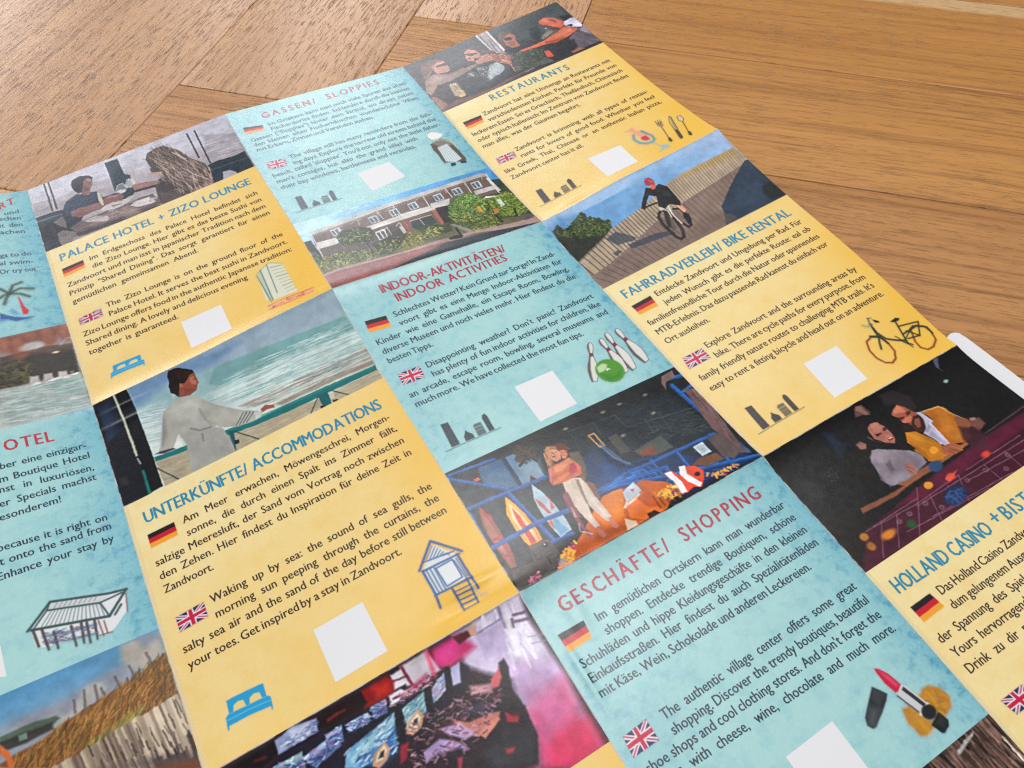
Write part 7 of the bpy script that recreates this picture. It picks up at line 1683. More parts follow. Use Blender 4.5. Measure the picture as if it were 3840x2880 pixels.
  ["p","7fb8c4",0.6,0.6,[66.45,126.51,68.28,129.92,73.19,132.99,69.66,132.93,66.76,130.05]],
  ["l","6fb0c4",0.7,0.4,0.7,[71.67,134.08,72.91,138.17]],
  ["p","7fb8cc",0.5,0.8,[72.91,138.17,75.61,139.33,76.62,141.76,74.15,142.21,69.97,142.11,72.27,139.99]],
 ]],
 ["printed_icon", "fork knife and spoon icon", 3, 0, [74.85, 99.0, 116.31, 146.2], 0.15, 1, [
  ["l","4a4638",0.35,0.15,0.95,[82.49,121.21,81.4,125.33]],
  ["l","4a4638",0.35,0.15,0.95,[83.71,121.52,82.15,125.49]],
  ["l","4a4638",0.35,0.15,0.95,[84.94,121.84,82.91,125.65]],
  ["p","7a7464",0.3,0.8,[81.94,122.64,85.12,123.28,83.37,127.08,81.49,126.67]],
  ["l","4a4638",0.5,0.2,1,[82.3,126.76,80.17,134.23,79.36,137.19]],
  ["p","4a4638",0.25,1,[78.99,136.26,80.41,136.29,79.7,139.3,78.52,139.72,78.05,138.46]],
  ["p","8d8672",0.3,0.8,[89.83,122.58,90.55,123.87,86.87,133.97,85.22,133.75]],
  ["l","4a4638",0.35,0.15,1,[89.83,122.58,87.19,126.66,85.22,133.75]],
  ["l","4a4638",0.35,0.15,1,[90.29,123.25,87.16,133.6]],
  ["p","4a4638",0.3,1,[85.29,133.19,86.99,133.82,85.05,140.38,83.76,141.3,83.02,140.41]],
  ["p","cfc6aa",0.3,0.8,[92.52,125.64,94.38,125.62,94.03,128.94,92.35,130.64,91.42,128.52]],
  ["l","4a4638",0.35,0.15,1,[92.52,125.64,91.42,128.52,92.35,130.64,94.05,129.21,94.51,125.73,92.52,125.64]],
  ["l","4a4638",0.55,0.2,1,[92.27,130.56,90.1,136.84,89.03,139.62]],
  ["p","4a4638",0.25,1,[89.09,138.43,90.31,138.9,89.46,141.84,88.22,142.32,87.82,140.99]],
 ]],
 ["printed_icon", "bowling pins and green ball icon", 2, 1, [63.5, 96.75, 66.83, 97.12], 0.15, 1, [
  ["p","dcdad6",0.25,1,[90.92,71.13,90.29,72.21,90.07,73.95,90.45,75.47,90.91,77.35,90.69,79.07,89.82,82.82,89.59,85.9,90.26,89.22,91.02,91.3,93.5,90.46,94.07,87.91,94.45,84.19,93.96,81.35,92.77,78.31,92.4,76.81,92.69,74.64,92.91,72.9,92.54,71.36,91.82,70.8]],
  ["p","3a2c2c",0.4,0.75,[90.92,71.13,90.29,72.21,90.07,73.95,90.45,75.47,90.91,77.35,90.69,79.07,89.82,82.82,89.59,85.9,90.26,89.22,91.02,91.3,91.7,91.07,91.31,88.86,90.92,85.43,90.95,82.42,91.26,78.86,91.32,77.2,91.06,75.24,90.85,73.66,90.91,71.98,91.17,71.04]],
  ["p","8a2036",0.25,0.9,[90.74,76.8,90.67,78.67,92.75,77.91,92.52,76.15]],
  ["l","3a3232",0.25,0.15,0.8,[90.92,71.13,90.29,72.21,90.07,73.95,90.45,75.47,90.91,77.35,90.69,79.07,89.82,82.82,89.59,85.9,90.26,89.22,91.02,91.3,93.5,90.46,94.07,87.91,94.45,84.19,93.96,81.35,92.77,78.31,92.4,76.81,92.69,74.64,92.91,72.9,92.54,71.36,91.82,70.8,90.92,71.13]],
  ["p","dcdad6",0.25,1,[86.02,70.96,85.32,72.02,84.96,73.83,85.18,75.46,85.46,77.48,85.1,79.26,83.94,83.09,83.46,86.28,83.81,89.82,84.34,92.08,86.77,91.46,87.53,88.86,88.22,85.03,88.01,82.0,87.15,78.7,86.93,77.08,87.39,74.84,87.76,73.03,87.54,71.38,86.91,70.7]],
  ["p","3a2c2c",0.4,0.75,[86.02,70.96,85.32,72.02,84.96,73.83,85.18,75.46,85.46,77.48,85.1,79.26,83.94,83.09,83.46,86.28,83.81,89.82,84.34,92.08,85.01,91.91,84.83,89.56,84.76,85.94,85.06,82.79,85.66,79.1,85.87,77.37,85.79,75.29,85.73,73.61,85.93,71.84,86.26,70.89]],
  ["p","8a2036",0.25,0.9,[85.34,76.89,85.12,78.83,87.17,78.27,87.1,76.4]],
  ["l","3a3232",0.25,0.15,0.8,[86.02,70.96,85.32,72.02,84.96,73.83,85.18,75.46,85.46,77.48,85.1,79.26,83.94,83.09,83.46,86.28,83.81,89.82,84.34,92.08,86.77,91.46,87.53,88.86,88.22,85.03,88.01,82.0,87.15,78.7,86.93,77.08,87.39,74.84,87.76,73.03,87.54,71.38,86.91,70.7,86.02,70.96]],
  ["p","dcdad6",0.25,1,[82.29,72.51,81.61,73.49,81.26,75.15,81.49,76.64,81.78,78.49,81.43,80.12,80.3,83.65,79.84,86.58,80.21,89.83,80.76,91.89,83.16,91.29,83.9,88.89,84.55,85.35,84.32,82.58,83.45,79.57,83.22,78.09,83.67,76.03,84.02,74.37,83.8,72.87,83.17,72.26]],
  ["p","3a2c2c",0.4,0.75,[82.29,72.51,81.61,73.49,81.26,75.15,81.49,76.64,81.78,78.49,81.43,80.12,80.3,83.65,79.84,86.58,80.21,89.83,80.76,91.89,81.41,91.73,81.22,89.57,81.13,86.25,81.4,83.36,81.98,79.97,82.17,78.38,82.09,76.47,82.02,74.93,82.21,73.32,82.53,72.44]],
  ["p","8a2036",0.25,0.9,[81.66,77.94,81.44,79.73,83.47,79.18,83.39,77.46]],
  ["l","3a3232",0.25,0.15,0.8,[82.29,72.51,81.61,73.49,81.26,75.15,81.49,76.64,81.78,78.49,81.43,80.12,80.3,83.65,79.84,86.58,80.21,89.83,80.76,91.89,83.16,91.29,83.9,88.89,84.55,85.35,84.32,82.58,83.45,79.57,83.22,78.09,83.67,76.03,84.02,74.37,83.8,72.87,83.17,72.26,82.29,72.51]],
  ["p","dcdad6",0.25,1,[77.7,71.91,76.77,72.45,75.74,73.82,75.2,75.34,74.54,77.23,73.53,78.57,71.09,81.26,69.4,83.76,68.14,86.97,67.57,89.18,69.52,89.88,71.15,88.04,73.25,85.12,74.38,82.42,75.19,79.15,75.73,77.65,77.0,75.97,78.02,74.61,78.57,73.08,78.43,72.16]],
  ["p","3a2c2c",0.4,0.75,[77.7,71.91,76.77,72.45,75.74,73.82,75.2,75.34,74.54,77.23,73.53,78.57,71.09,81.26,69.4,83.76,68.14,86.97,67.57,89.18,68.1,89.37,68.97,87.27,70.46,84.13,72.0,81.58,73.99,78.73,74.86,77.35,75.7,75.51,76.37,74.04,77.26,72.62,77.9,71.98]],
  ["p","8a2036",0.25,0.9,[74.71,76.66,73.72,78.22,75.38,78.8,76.14,77.16]],
  ["l","3a3232",0.25,0.15,0.8,[77.7,71.91,76.77,72.45,75.74,73.82,75.2,75.34,74.54,77.23,73.53,78.57,71.09,81.26,69.4,83.76,68.14,86.97,67.57,89.18,69.52,89.88,71.15,88.04,73.25,85.12,74.38,82.42,75.19,79.15,75.73,77.65,77.0,75.97,78.02,74.61,78.57,73.08,78.43,72.16,77.7,71.91]],
  ["e","4f9432",0.3,1,[76.84,87.86,5.6,5.9]],
  ["p","357a28",1,0.6,[72.46,86.79,73.67,92.37,78.94,92.17,81.53,89.09,76.83,91.0]],
  ["p","c9dcb4",0.5,0.9,[73.24,84.05,76.25,83.43,77.62,84.64,76.47,86.29,74.5,87.01,72.46,86.79]],
  ["e","e9f0dc",0.15,1,[76.53,87.05,0.8,0.6]],
  ["e","2c6a20",0.1,1,[76.56,87.43,0.35,0.3]],
 ]],
 ["printed_icon", "blue beach hut on stilts icon", 1, 1, [72.82, 95.9, 113.28, 147.25], 0.15, 1, [
  ["p","d5e2ee",0.4,0.85,[78.18,125.22,84.62,119.31,89.39,125.34,89.04,134.2,79.1,134.08,77.38,134.21]],
  ["p","dfe3e6",0.4,0.9,[82.05,126.37,87.75,126.79,87.78,133.44,82.13,133.57]],
  ["l","365f96",1.0,0.2,0.95,[77.11,124.57,84.67,117.58,91.7,125.82]],
  ["l","365f96",0.7,0.2,0.95,[77.85,125.32,90.68,126.12]],
  ["l","365f96",0.5,0.2,0.95,[79.7,122.8,89.56,124.51]],
  ["l","365f96",0.9,0.2,0.95,[77.85,125.32,77.92,134.24]],
  ["l","365f96",0.9,0.2,0.95,[89.91,125.96,90.1,134.84]],
  ["l","365f96",0.8,0.2,0.95,[77.59,134.33,90.31,134.96]],
  ["l","365f96",0.5,0.2,0.95,[81.93,126.6,87.54,126.66]],
  ["l","365f96",0.5,0.2,0.95,[81.93,126.6,82.13,133.57,87.78,133.44,87.75,126.79]],
  ["l","365f96",0.9,0.2,0.95,[77.8,134.46,77.25,138.61]],
  ["l","365f96",0.8,0.2,0.95,[83.15,134.77,83.15,142.84]],
  ["l","365f96",0.9,0.2,0.95,[90.1,134.84,90.2,139.14]],
  ["l","365f96",0.7,0.2,0.95,[88.59,134.52,88.05,142.93]],
  ["l","365f96",0.4,0.2,0.95,[83.15,142.84,88.26,143.05]],
  ["l","365f96",0.6,0.2,0.95,[83.27,136.6,88.53,137.14]],
  ["l","365f96",0.6,0.2,0.95,[83.3,138.06,88.42,138.53]],
  ["l","365f96",0.6,0.2,0.95,[83.28,139.61,88.36,140.12]],
  ["l","365f96",0.6,0.2,0.95,[83.24,141.19,88.35,141.62]],
  ["l","365f96",0.4,0.2,0.8,[80.7,122.49,84.4,119.18]],
  ["l","365f96",0.4,0.2,0.8,[81.81,122.74,84.93,120.13]],
  ["l","365f96",0.4,0.2,0.8,[82.92,122.99,85.46,121.08]],
  ["l","365f96",0.4,0.2,0.8,[84.03,123.24,85.99,122.02]],
  ["l","365f96",0.4,0.2,0.8,[85.15,123.49,86.51,122.96]],
  ["l","365f96",0.4,0.2,0.8,[86.27,123.74,87.03,123.9]],
  ["l","365f96",0.4,0.2,0.8,[87.38,123.99,87.56,124.84]],
  ["l","365f96",0.5,0.25,0.85,[79.03,125.73,79.1,134.08]],
  ["l","365f96",0.5,0.25,0.85,[88.05,127.28,88.62,133.95]],
  ["l","365f96",0.5,0.25,0.85,[80.28,125.9,80.21,134.06]],
  ["l","365f96",0.5,0.25,0.85,[89.0,127.0,89.19,133.94]],
  ["l","365f96",0.5,0.25,0.85,[81.54,126.06,81.33,134.03]],
  ["l","365f96",0.5,0.25,0.85,[89.95,126.72,89.76,133.92]],
  ["l","8aa7c9",0.5,0.4,0.6,[88.83,137.61,89.85,141.71,91.88,142.06]],
 ]],
 ["printed_icon", "white beach pavilion sketch icon", 0, 1, [61.81, 98.48, 70.56, 97.26], 0.15, 1, [
  ["p","dfe2e4",0.4,0.95,[66.88,81.91,73.61,75.1,94.0,80.65,93.1,87.95,88.78,92.07,86.21,93.56,83.49,91.58,69.15,89.1,67.23,87.84]],
  ["p","b9bfc0",0.5,0.5,[73.52,75.64,89.32,80.69,86.17,82.64,71.86,77.69]],
  ["l","2f4448",0.9,0.2,0.95,[65.94,81.87,73.2,74.89,89.49,79.88,94.37,80.66]],
  ["l","2f4448",0.9,0.2,0.95,[66.86,82.01,75.16,84.19,87.9,87.6]],
  ["l","2f4448",0.9,0.2,0.95,[87.9,87.6,94.21,80.76]],
  ["l","2f4448",0.6,0.2,0.95,[71.91,77.42,86.33,81.84,92.92,81.31]],
  ["l","2f4448",0.5,0.2,0.95,[73.15,75.16,71.91,77.42,67.51,81.95]],
  ["l","2f4448",0.5,0.2,0.95,[86.33,81.84,87.9,87.6]],
  ["l","2f4448",0.7,0.2,0.95,[89.45,87.82,91.84,85.24]],
  ["l","59686c",0.35,0.2,0.7,[73.12,78.04,69.46,82.4]],
  ["l","59686c",0.35,0.2,0.7,[74.05,78.32,70.66,82.7]],
  ["l","59686c",0.35,0.2,0.7,[74.97,78.61,71.87,83.01]],
  ["l","59686c",0.35,0.2,0.7,[75.9,78.89,73.08,83.33]],
  ["l","59686c",0.35,0.2,0.7,[76.82,79.18,74.29,83.64]],
  ["l","59686c",0.35,0.2,0.7,[77.75,79.46,75.51,83.95]],
  ["l","59686c",0.35,0.2,0.7,[78.68,79.75,76.72,84.27]],
  ["l","59686c",0.35,0.2,0.7,[79.62,80.04,77.95,84.58]],
  ["l","59686c",0.35,0.2,0.7,[80.55,80.33,79.17,84.9]],
  ["l","59686c",0.35,0.2,0.7,[81.49,80.62,80.4,85.22]],
  ["l","59686c",0.35,0.2,0.7,[82.42,80.91,81.64,85.53]],
  ["l","59686c",0.35,0.2,0.7,[83.36,81.2,82.88,85.86]],
  ["l","59686c",0.35,0.2,0.7,[84.31,81.49,84.12,86.18]],
  ["l","59686c",0.35,0.2,0.7,[85.25,81.78,85.36,86.5]],
  ["l","59686c",0.35,0.2,0.7,[86.2,82.08,86.61,86.82]],
  ["l","59686c",0.3,0.2,0.6,[75.25,75.93,73.87,77.55]],
  ["l","59686c",0.3,0.2,0.6,[76.61,76.27,75.22,77.89]],
  ["l","59686c",0.3,0.2,0.6,[77.99,76.61,76.59,78.24]],
  ["l","59686c",0.3,0.2,0.6,[79.36,76.95,77.95,78.58]],
  ["l","59686c",0.3,0.2,0.6,[80.74,77.3,79.32,78.92]],
  ["l","59686c",0.3,0.2,0.6,[82.13,77.64,80.7,79.27]],
  ["l","59686c",0.3,0.2,0.6,[83.52,77.99,82.08,79.62]],
  ["l","59686c",0.3,0.2,0.6,[84.91,78.34,83.46,79.97]],
  ["l","59686c",0.3,0.2,0.6,[86.31,78.69,84.85,80.32]],
  ["l","4a3434",0.8,0.2,0.9,[67.39,82.72,68.02,88.24]],
  ["l","4a3434",0.8,0.2,0.9,[69.65,83.33,70.4,90.56]],
  ["l","4a3434",0.8,0.2,0.9,[72.56,85.38,72.84,91.29]],
  ["l","4a3434",0.8,0.2,0.9,[77.28,85.85,77.52,92.91]],
  ["l","4a3434",0.8,0.2,0.9,[80.09,86.16,79.69,92.94]],
  ["l","4a3434",0.8,0.2,0.9,[81.56,86.64,81.29,93.77]],
  ["l","4a3434",0.8,0.2,0.9,[83.7,87.16,83.34,93.46]],
  ["l","3a5078",0.9,0.5,0.7,[69.72,85.58,76.76,87.54,83.65,88.56]],
  ["l","3a5078",0.7,0.5,0.7,[69.79,87.8,76.7,90.28,83.49,91.58]],
  ["k",["3a5078","5a4444","7088a8"],50,2,0.4,0.25,0.8,0.6,[69.89,84.56,83.29,88.09,83.49,91.58,70.1,88.51],141],
  ["l","7a4a4c",0.5,0.2,0.8,[84.72,87.69,85.15,93.29]],
  ["l","7a4a4c",0.5,0.2,0.8,[86.15,88.43,86.32,93.05]],
  ["l","7a4a4c",0.5,0.2,0.8,[93.91,82.12,92.99,88.48]],
  ["l","7a4a4c",0.5,0.2,0.8,[84.15,92.76,87.64,93.18]],
 ]],
 ["printed_icon", "palm tree with red trunk and blue wave icon", 0, 0, [73.39, 95.2, 62.22, 94.35], 0.15, 1, [
  ["l","3f473a",1.5,0.5,0.9,[82.74,72.62,84.77,67.72,88.03,66.7]],
  ["l","6a7458",0.6,0.3,0.6,[82.74,72.62,84.77,67.72,88.03,66.7]],
  ["l","3f473a",1.5,0.5,0.9,[82.74,72.62,87.15,70.45,91.61,72.27]],
  ["l","6a7458",0.6,0.3,0.6,[82.74,72.62,87.15,70.45,91.61,72.27]],
  ["l","3f473a",1.5,0.5,0.9,[82.74,72.62,86.65,74.01,89.67,76.95]],
  ["l","6a7458",0.6,0.3,0.6,[82.74,72.62,86.65,74.01,89.67,76.95]],
  ["l","3f473a",1.5,0.5,0.9,[82.74,72.62,81.03,70.15,79.88,68.5]],
  ["l","6a7458",0.6,0.3,0.6,[82.74,72.62,81.03,70.15,79.88,68.5]],
  ["l","3f473a",1.5,0.5,0.9,[82.7,72.97,81.38,75.21,80.25,78.68]],
  ["l","6a7458",0.6,0.3,0.6,[82.7,72.97,81.38,75.21,80.25,78.68]],
  ["l","3f473a",1.5,0.5,0.9,[82.7,72.97,80.65,73.1,79.13,74.4]],
  ["l","6a7458",0.6,0.3,0.6,[82.7,72.97,80.65,73.1,79.13,74.4]],
  ["p","c83a44",0.4,1,[85.43,75.43,86.04,75.9,86.87,82.05,88.25,85.57,87.4,87.64,85.75,87.39,85.73,84.28]],
  ["p","2f5a9c",0.5,0.95,[77.95,83.57,80.3,85.84,82.7,87.67,85.84,89.07,89.92,89.75,86.95,90.66,82.94,90.69,79.9,88.74,77.22,89.13]],
  ["p","6a9cc8",0.5,0.8,[81.26,83.6,82.48,82.02,83.57,83.85,84.8,87.03,82.3,85.76]],
  ["p","7aaace",0.5,0.7,[77.44,87.48,81.25,88.54,78.4,90.15,77.05,90.45]],
 ]],
 ["printed_icon", "bicycle icon with brown tyres", 3, 1, [67.31, 99.95, 114.46, 145.49], 0.15, 1, [
  ["l","8a3a20",0.9,0.2,0.95,[70.86,128.2,74.04,127.39,77.01,129.11,77.73,133.05,77.07,137.04,74.53,139.91,71.89,140.81,69.65,139.28,68.39,135.97,68.76,131.83,70.86,128.2]],
  ["l","8a3a20",0.9,0.2,0.95,[90.85,132.12,93.97,132.09,96.47,133.94,96.93,137.71,95.39,141.23,91.92,143.21,88.82,143.21,87.21,141.02,87.59,137.76,90.85,132.12]],
  ["l","243430",1.1,0.2,0.95,[74.05,126.95,77.29,128.83,77.73,133.05]],
  ["l","243430",1.1,0.2,0.95,[78.29,122.66,77.62,126.79,78.61,130.92,81.86,133.65,84.59,135.2]],
  ["l","243430",1.0,0.2,0.95,[73.33,133.6,74.76,131.35,76.74,128.95,77.97,124.29]],
  ["l","243430",0.9,0.2,0.95,[88.2,126.58,86.37,131.8,84.54,136.92]],
  ["l","243430",0.8,0.2,0.95,[87.57,128.92,96.27,131.15,91.57,136.49,86.27,135.27]],
  ["l","243430",0.9,0.2,0.95,[86.34,132.67,93.67,132.37,97.3,134.84,96.91,138.15]],
  ["l","243430",0.8,0.2,0.95,[88.6,132.18,91.57,136.49]],
  ["l","243430",0.6,0.2,0.95,[85.44,134.8,92.85,131.46]],
  ["l","243430",0.8,0.2,0.95,[82.95,134.27,85.61,138.39]],
  ["l","243430",0.6,0.2,0.95,[82.74,131.95,83.26,133.13,83.47,135.44,84.52,137.78,84.75,139.21]],
  ["p","1c2024",0.25,1,[80.83,120.96,82.71,122.97,82.41,123.88,80.66,122.87]],
  ["p","1c2024",0.25,1,[86.27,125.48,89.65,125.15,91.02,126.21,89.59,126.93,87.08,126.4]],
  ["l","8a9078",1,0.5,0.8,[75.41,121.43,76.63,123.05,78.84,122.54]],
  ["l","4a5a50",0.8,0.3,0.9,[79.75,119.87,78.59,121.93,78.83,122.98]],
  ["l","4a5a50",0.5,0.25,0.9,[79.48,119.71,81.01,120.33]],
 ]],
 ["printed_icon", "red lipstick with black cap on an orange smear icon", 2, 2, [61.74, 95.81, 67.1, 99.33], 0.15, 1, [
  ["p","b97f1e",0.6,0.95,[78.08,84.7,84.53,84.89,88.21,83.44,90.65,83.7,93.13,85.73,93.89,89.21,91.9,91.59,87.33,92.44,82.87,92.81,79.03,93.25,77.28,92.48,77.32,90.12,76.71,88.32]],
  ["k",["d09a34","a06a14","c88a24"],80,3,1,1.17,1,0.4,[78.49,84.93,90.22,84.07,93.53,89.52,86.93,92.21,78.0,92.42],151],
  ["p","c42444",0.3,1,[79.79,72.02,80.94,72.83,82.64,75.63,83.53,79.75,81.33,80.54,80.16,80.38,79.33,76.85,79.45,73.29]],
  ["p","e06a80",0.6,0.6,[80.59,73.16,82.12,76.11,82.7,79.28,81.53,79.13,80.7,75.56]],
  ["p","c9ccd0",0.25,1,[83.49,79.48,84.36,80.22,86.3,86.91,82.07,87.96,79.86,80.97,81.5,80.38]],
  ["p","26282c",0.25,0.95,[83.59,80.3,85.75,87.09,84.6,87.33,82.49,80.69]],
  ["p","5a5c60",0.25,1,[80.23,80.93,82.41,87.67,81.87,87.85,79.69,81.12]],
  ["p","e4e2dc",0.2,1,[86.37,86.84,86.74,87.41,82.0,88.91,81.68,88.13]],
  ["p","8a8c8c",0.25,1,[86.02,87.74,87.29,90.45,83.07,91.47,82.2,89.02]],
  ["e","232528",0.25,1,[84.85,89.06,2.4,1.9]],
  ["p","1f2224",0.3,1,[87.29,90.45,88.2,93.43,87.03,94.7,84.49,95.42,83.59,95.05,82.57,91.91]],
  ["p","3a3e40",0.8,0.6,[86.8,91.16,87.42,93.23,85.28,94.19,84.28,92.16]],
  ["p","2c3034",0.35,1,[75.28,75.56,76.53,77.3,77.94,79.37,76.23,80.66,72.91,82.23,68.08,84.34,66.91,84.24,66.02,82.67,67.0,80.81,71.03,78.19]],
  ["p","6a7478",2,0.55,[70.46,79.35,72.43,81.47,67.69,84.11,66.33,82.37]],
  ["p","4a5054",1,0.5,[75.02,75.93,77.13,78.9,73.41,80.54,72.7,78.14]],
 ]],
 ["printed_flag", "black red and gold striped flag", 2, 1, [3.8, 13.98, 19.85, 27.53], 0.15, 1, [
  ["p","1c181a",0.12,1,[4.89,20.2,13.63,20.99,13.51,23.28,4.62,22.5]],
  ["p","c41e30",0.12,1,[4.64,22.31,13.52,23.09,13.4,25.32,4.37,24.55]],
  ["p","f0a030",0.12,1,[4.39,24.37,13.41,25.14,13.3,27.18,4.15,26.42]],
 ]],
 ["printed_flag", "red white and blue crossed flag", 2, 1, [4.32, 14.53, 49.78, 56.77], 0.15, 1, [
  ["p","2a2c5a",0.12,1,[5.14,50.13,14.18,50.37,13.51,56.42,4.67,55.9]],
  ["p","e6dfe6",0.12,1,[6.13,50.16,5.14,50.13,5.07,50.94,12.54,56.36,13.51,56.42,13.6,55.57]],
  ["p","c04a66",0.12,1,[5.5,50.14,5.14,50.13,5.12,50.42,13.16,56.4,13.51,56.42,13.54,56.12]],
  ["p","e6dfe6",0.12,1,[13.19,50.34,14.18,50.37,14.09,51.22,5.64,55.96,4.67,55.9,4.74,55.09]],
  ["p","c04a66",0.12,1,[13.82,50.36,14.18,50.37,14.15,50.67,5.02,55.92,4.67,55.9,4.69,55.61]],
  ["p","e9e2e8",0.12,1,[8.67,50.22,10.65,50.28,10.06,56.22,8.12,56.1]],
  ["p","e9e2e8",0.12,1,[4.98,52.03,13.96,52.37,13.73,54.42,4.83,54.0]],
  ["p","c41e42",0.12,1,[9.07,50.23,10.25,50.27,9.66,56.19,8.52,56.13]],
  ["p","c41e42",0.12,1,[4.95,52.44,13.91,52.79,13.78,54.0,4.86,53.59]],
 ]],
 ["printed_flag", "black red and gold striped flag", 3, 1, [4.06, 14.54, 62.99, 69.86], 0.15, 1, [
  ["p","1c181a",0.12,1,[4.41,63.74,14.19,63.34,13.98,65.62,4.48,65.87]],
  ["p","c41e30",0.12,1,[4.47,65.7,14.0,65.44,13.79,67.66,4.54,67.78]],
  ["p","f0a030",0.12,1,[4.53,67.61,13.81,67.47,13.62,69.51,4.59,69.51]],
 ]],
 ["printed_flag", "red white and blue crossed flag", 3, 1, [3.65, 14.96, 96.34, 102.75], 0.15, 1, [
  ["p","2a2c5a",0.12,1,[5.19,96.69,14.54,96.75,14.61,102.4,4.0,102.37]],
  ["p","e6dfe6",0.12,1,[6.22,96.7,5.19,96.69,5.02,97.49,13.44,102.4,14.61,102.4,14.6,101.61]],
  ["p","c04a66",0.12,1,[5.56,96.69,5.19,96.69,5.13,96.97,14.19,102.4,14.61,102.4,14.61,102.12]],
  ["p","e6dfe6",0.12,1,[13.51,96.74,14.54,96.75,14.55,97.54,5.17,102.37,4.0,102.37,4.17,101.57]],
  ["p","c04a66",0.12,1,[14.17,96.75,14.54,96.75,14.54,97.03,4.42,102.37,4.0,102.37,4.06,102.09]],
  ["p","e9e2e8",0.12,1,[8.84,96.71,10.89,96.73,10.47,102.39,8.14,102.38]],
  ["p","e9e2e8",0.12,1,[4.8,98.56,14.56,98.61,14.59,100.54,4.39,100.5]],
  ["p","c41e42",0.12,1,[9.26,96.72,10.47,96.72,9.99,102.39,8.62,102.38]],
  ["p","c41e42",0.12,1,[4.71,98.96,14.57,99.01,14.58,100.14,4.48,100.1]],
 ]],
 ["printed_flag", "black red and gold striped flag", 1, 0, [3.94, 14.18, 63.97, 70.52], 0.15, 1, [
  ["p","1c181a",0.12,1,[4.47,64.5,13.83,64.32,13.8,66.32,4.4,66.6]],
  ["p","c41e30",0.12,1,[4.41,66.43,13.8,66.16,13.77,68.1,4.34,68.47]],
  ["p","f0a030",0.12,1,[4.35,68.3,13.78,67.94,13.75,69.72,4.29,70.17]],
 ]],
 ["printed_flag", "red white and blue crossed flag", 1, 0, [4.35, 14.72, 97.78, 103.48], 0.15, 1, [
  ["p","2a2c5a",0.12,1,[4.75,98.72,14.37,98.13,14.23,103.13,4.7,102.67]],
  ["p","e6dfe6",0.12,1,[5.81,98.66,4.75,98.72,4.74,99.27,13.18,103.08,14.23,103.13,14.25,102.43]],
  ["p","c04a66",0.12,1,[5.13,98.7,4.75,98.72,4.75,98.92,13.85,103.11,14.23,103.13,14.24,102.88]],
  ["p","e6dfe6",0.12,1,[13.31,98.19,14.37,98.13,14.35,98.83,5.75,102.72,4.7,102.67,4.71,102.12]],
  ["p","c04a66",0.12,1,[13.99,98.15,14.37,98.13,14.36,98.38,5.08,102.69,4.7,102.67,4.7,102.47]],
  ["p","e9e2e8",0.12,1,[8.5,98.49,10.62,98.36,10.51,102.95,8.42,102.85]],
  ["p","e9e2e8",0.12,1,[4.73,100.02,14.32,99.78,14.28,101.48,4.72,101.37]],
  ["p","c41e42",0.12,1,[8.93,98.46,10.19,98.39,10.08,102.93,8.85,102.87]],
  ["p","c41e42",0.12,1,[4.73,100.3,14.31,100.13,14.29,101.13,4.72,101.09]],
 ]],
 ["printed_flag", "black red and gold striped flag", 2, 0, [3.47, 14.29, 15.47, 23.03], 0.15, 1, [
  ["p","1c181a",0.12,1,[4.56,15.82,13.94,18.09,13.73,19.79,4.29,18.08]],
  ["p","c41e30",0.12,1,[4.31,17.9,13.75,19.65,13.55,21.3,4.04,20.1]],
  ["p","f0a030",0.12,1,[4.06,19.91,13.56,21.17,13.38,22.68,3.82,21.93]],
 ]],
 ["printed_flag", "red white and blue crossed flag", 2, 0, [4.35, 14.72, 48.71, 55.92], 0.15, 1, [
  ["p","2a2c5a",0.12,1,[5.23,49.06,14.37,49.9,13.63,55.57,4.7,55.22]],
  ["p","e6dfe6",0.12,1,[6.24,49.15,5.23,49.06,5.16,49.92,12.65,55.53,13.63,55.57,13.73,54.78]],
  ["p","c04a66",0.12,1,[5.6,49.09,5.23,49.06,5.2,49.37,13.27,55.56,13.63,55.57,13.67,55.29]],
  ["p","e6dfe6",0.12,1,[13.36,49.81,14.37,49.9,14.27,50.69,5.68,55.26,4.7,55.22,4.77,54.36]],
  ["p","c04a66",0.12,1,[14.0,49.87,14.37,49.9,14.33,50.18,5.06,55.23,4.7,55.22,4.73,54.91]],
  ["p","e9e2e8",0.12,1,[8.79,49.39,10.81,49.57,10.15,55.43,8.18,55.36]],
  ["p","e9e2e8",0.12,1,[5.06,51.09,14.13,51.77,13.87,53.7,4.87,53.19]],
  ["p","c41e42",0.12,1,[9.21,49.43,10.39,49.53,9.75,55.42,8.58,55.37]],
  ["p","c41e42",0.12,1,[5.02,51.52,14.07,52.17,13.93,53.3,4.91,52.76]],
 ]],
 ["printed_flag", "black red and gold striped flag", 3, 0, [4.31, 15.6, 61.89, 68.46], 0.15, 1, [
  ["p","1c181a",0.12,1,[4.84,62.24,15.25,62.71,14.83,64.68,4.77,64.41]],
  ["p","c41e30",0.12,1,[4.78,64.24,14.87,64.52,14.46,66.43,4.71,66.35]],
  ["p","f0a030",0.12,1,[4.72,66.17,14.49,66.27,14.12,68.03,4.66,68.11]],
 ]],
 ["printed_flag", "red white and blue crossed flag", 3, 0, [4.69, 15.94, 94.48, 100.61], 0.15, 1, [
  ["p","2a2c5a",0.12,1,[5.62,94.83,15.59,95.58,14.61,100.26,5.04,99.71]],
  ["p","e6dfe6",0.12,1,[6.72,94.91,5.62,94.83,5.54,95.51,13.56,100.2,14.61,100.26,14.75,99.6]],
  ["p","c04a66",0.12,1,[6.02,94.86,5.62,94.83,5.59,95.07,14.23,100.24,14.61,100.26,14.66,100.03]],
  ["p","e6dfe6",0.12,1,[14.49,95.5,15.59,95.58,15.45,96.24,6.09,99.77,5.04,99.71,5.12,99.03]],
  ["p","c04a66",0.12,1,[15.19,95.55,15.59,95.58,15.54,95.81,5.42,99.73,5.04,99.71,5.07,99.47]],
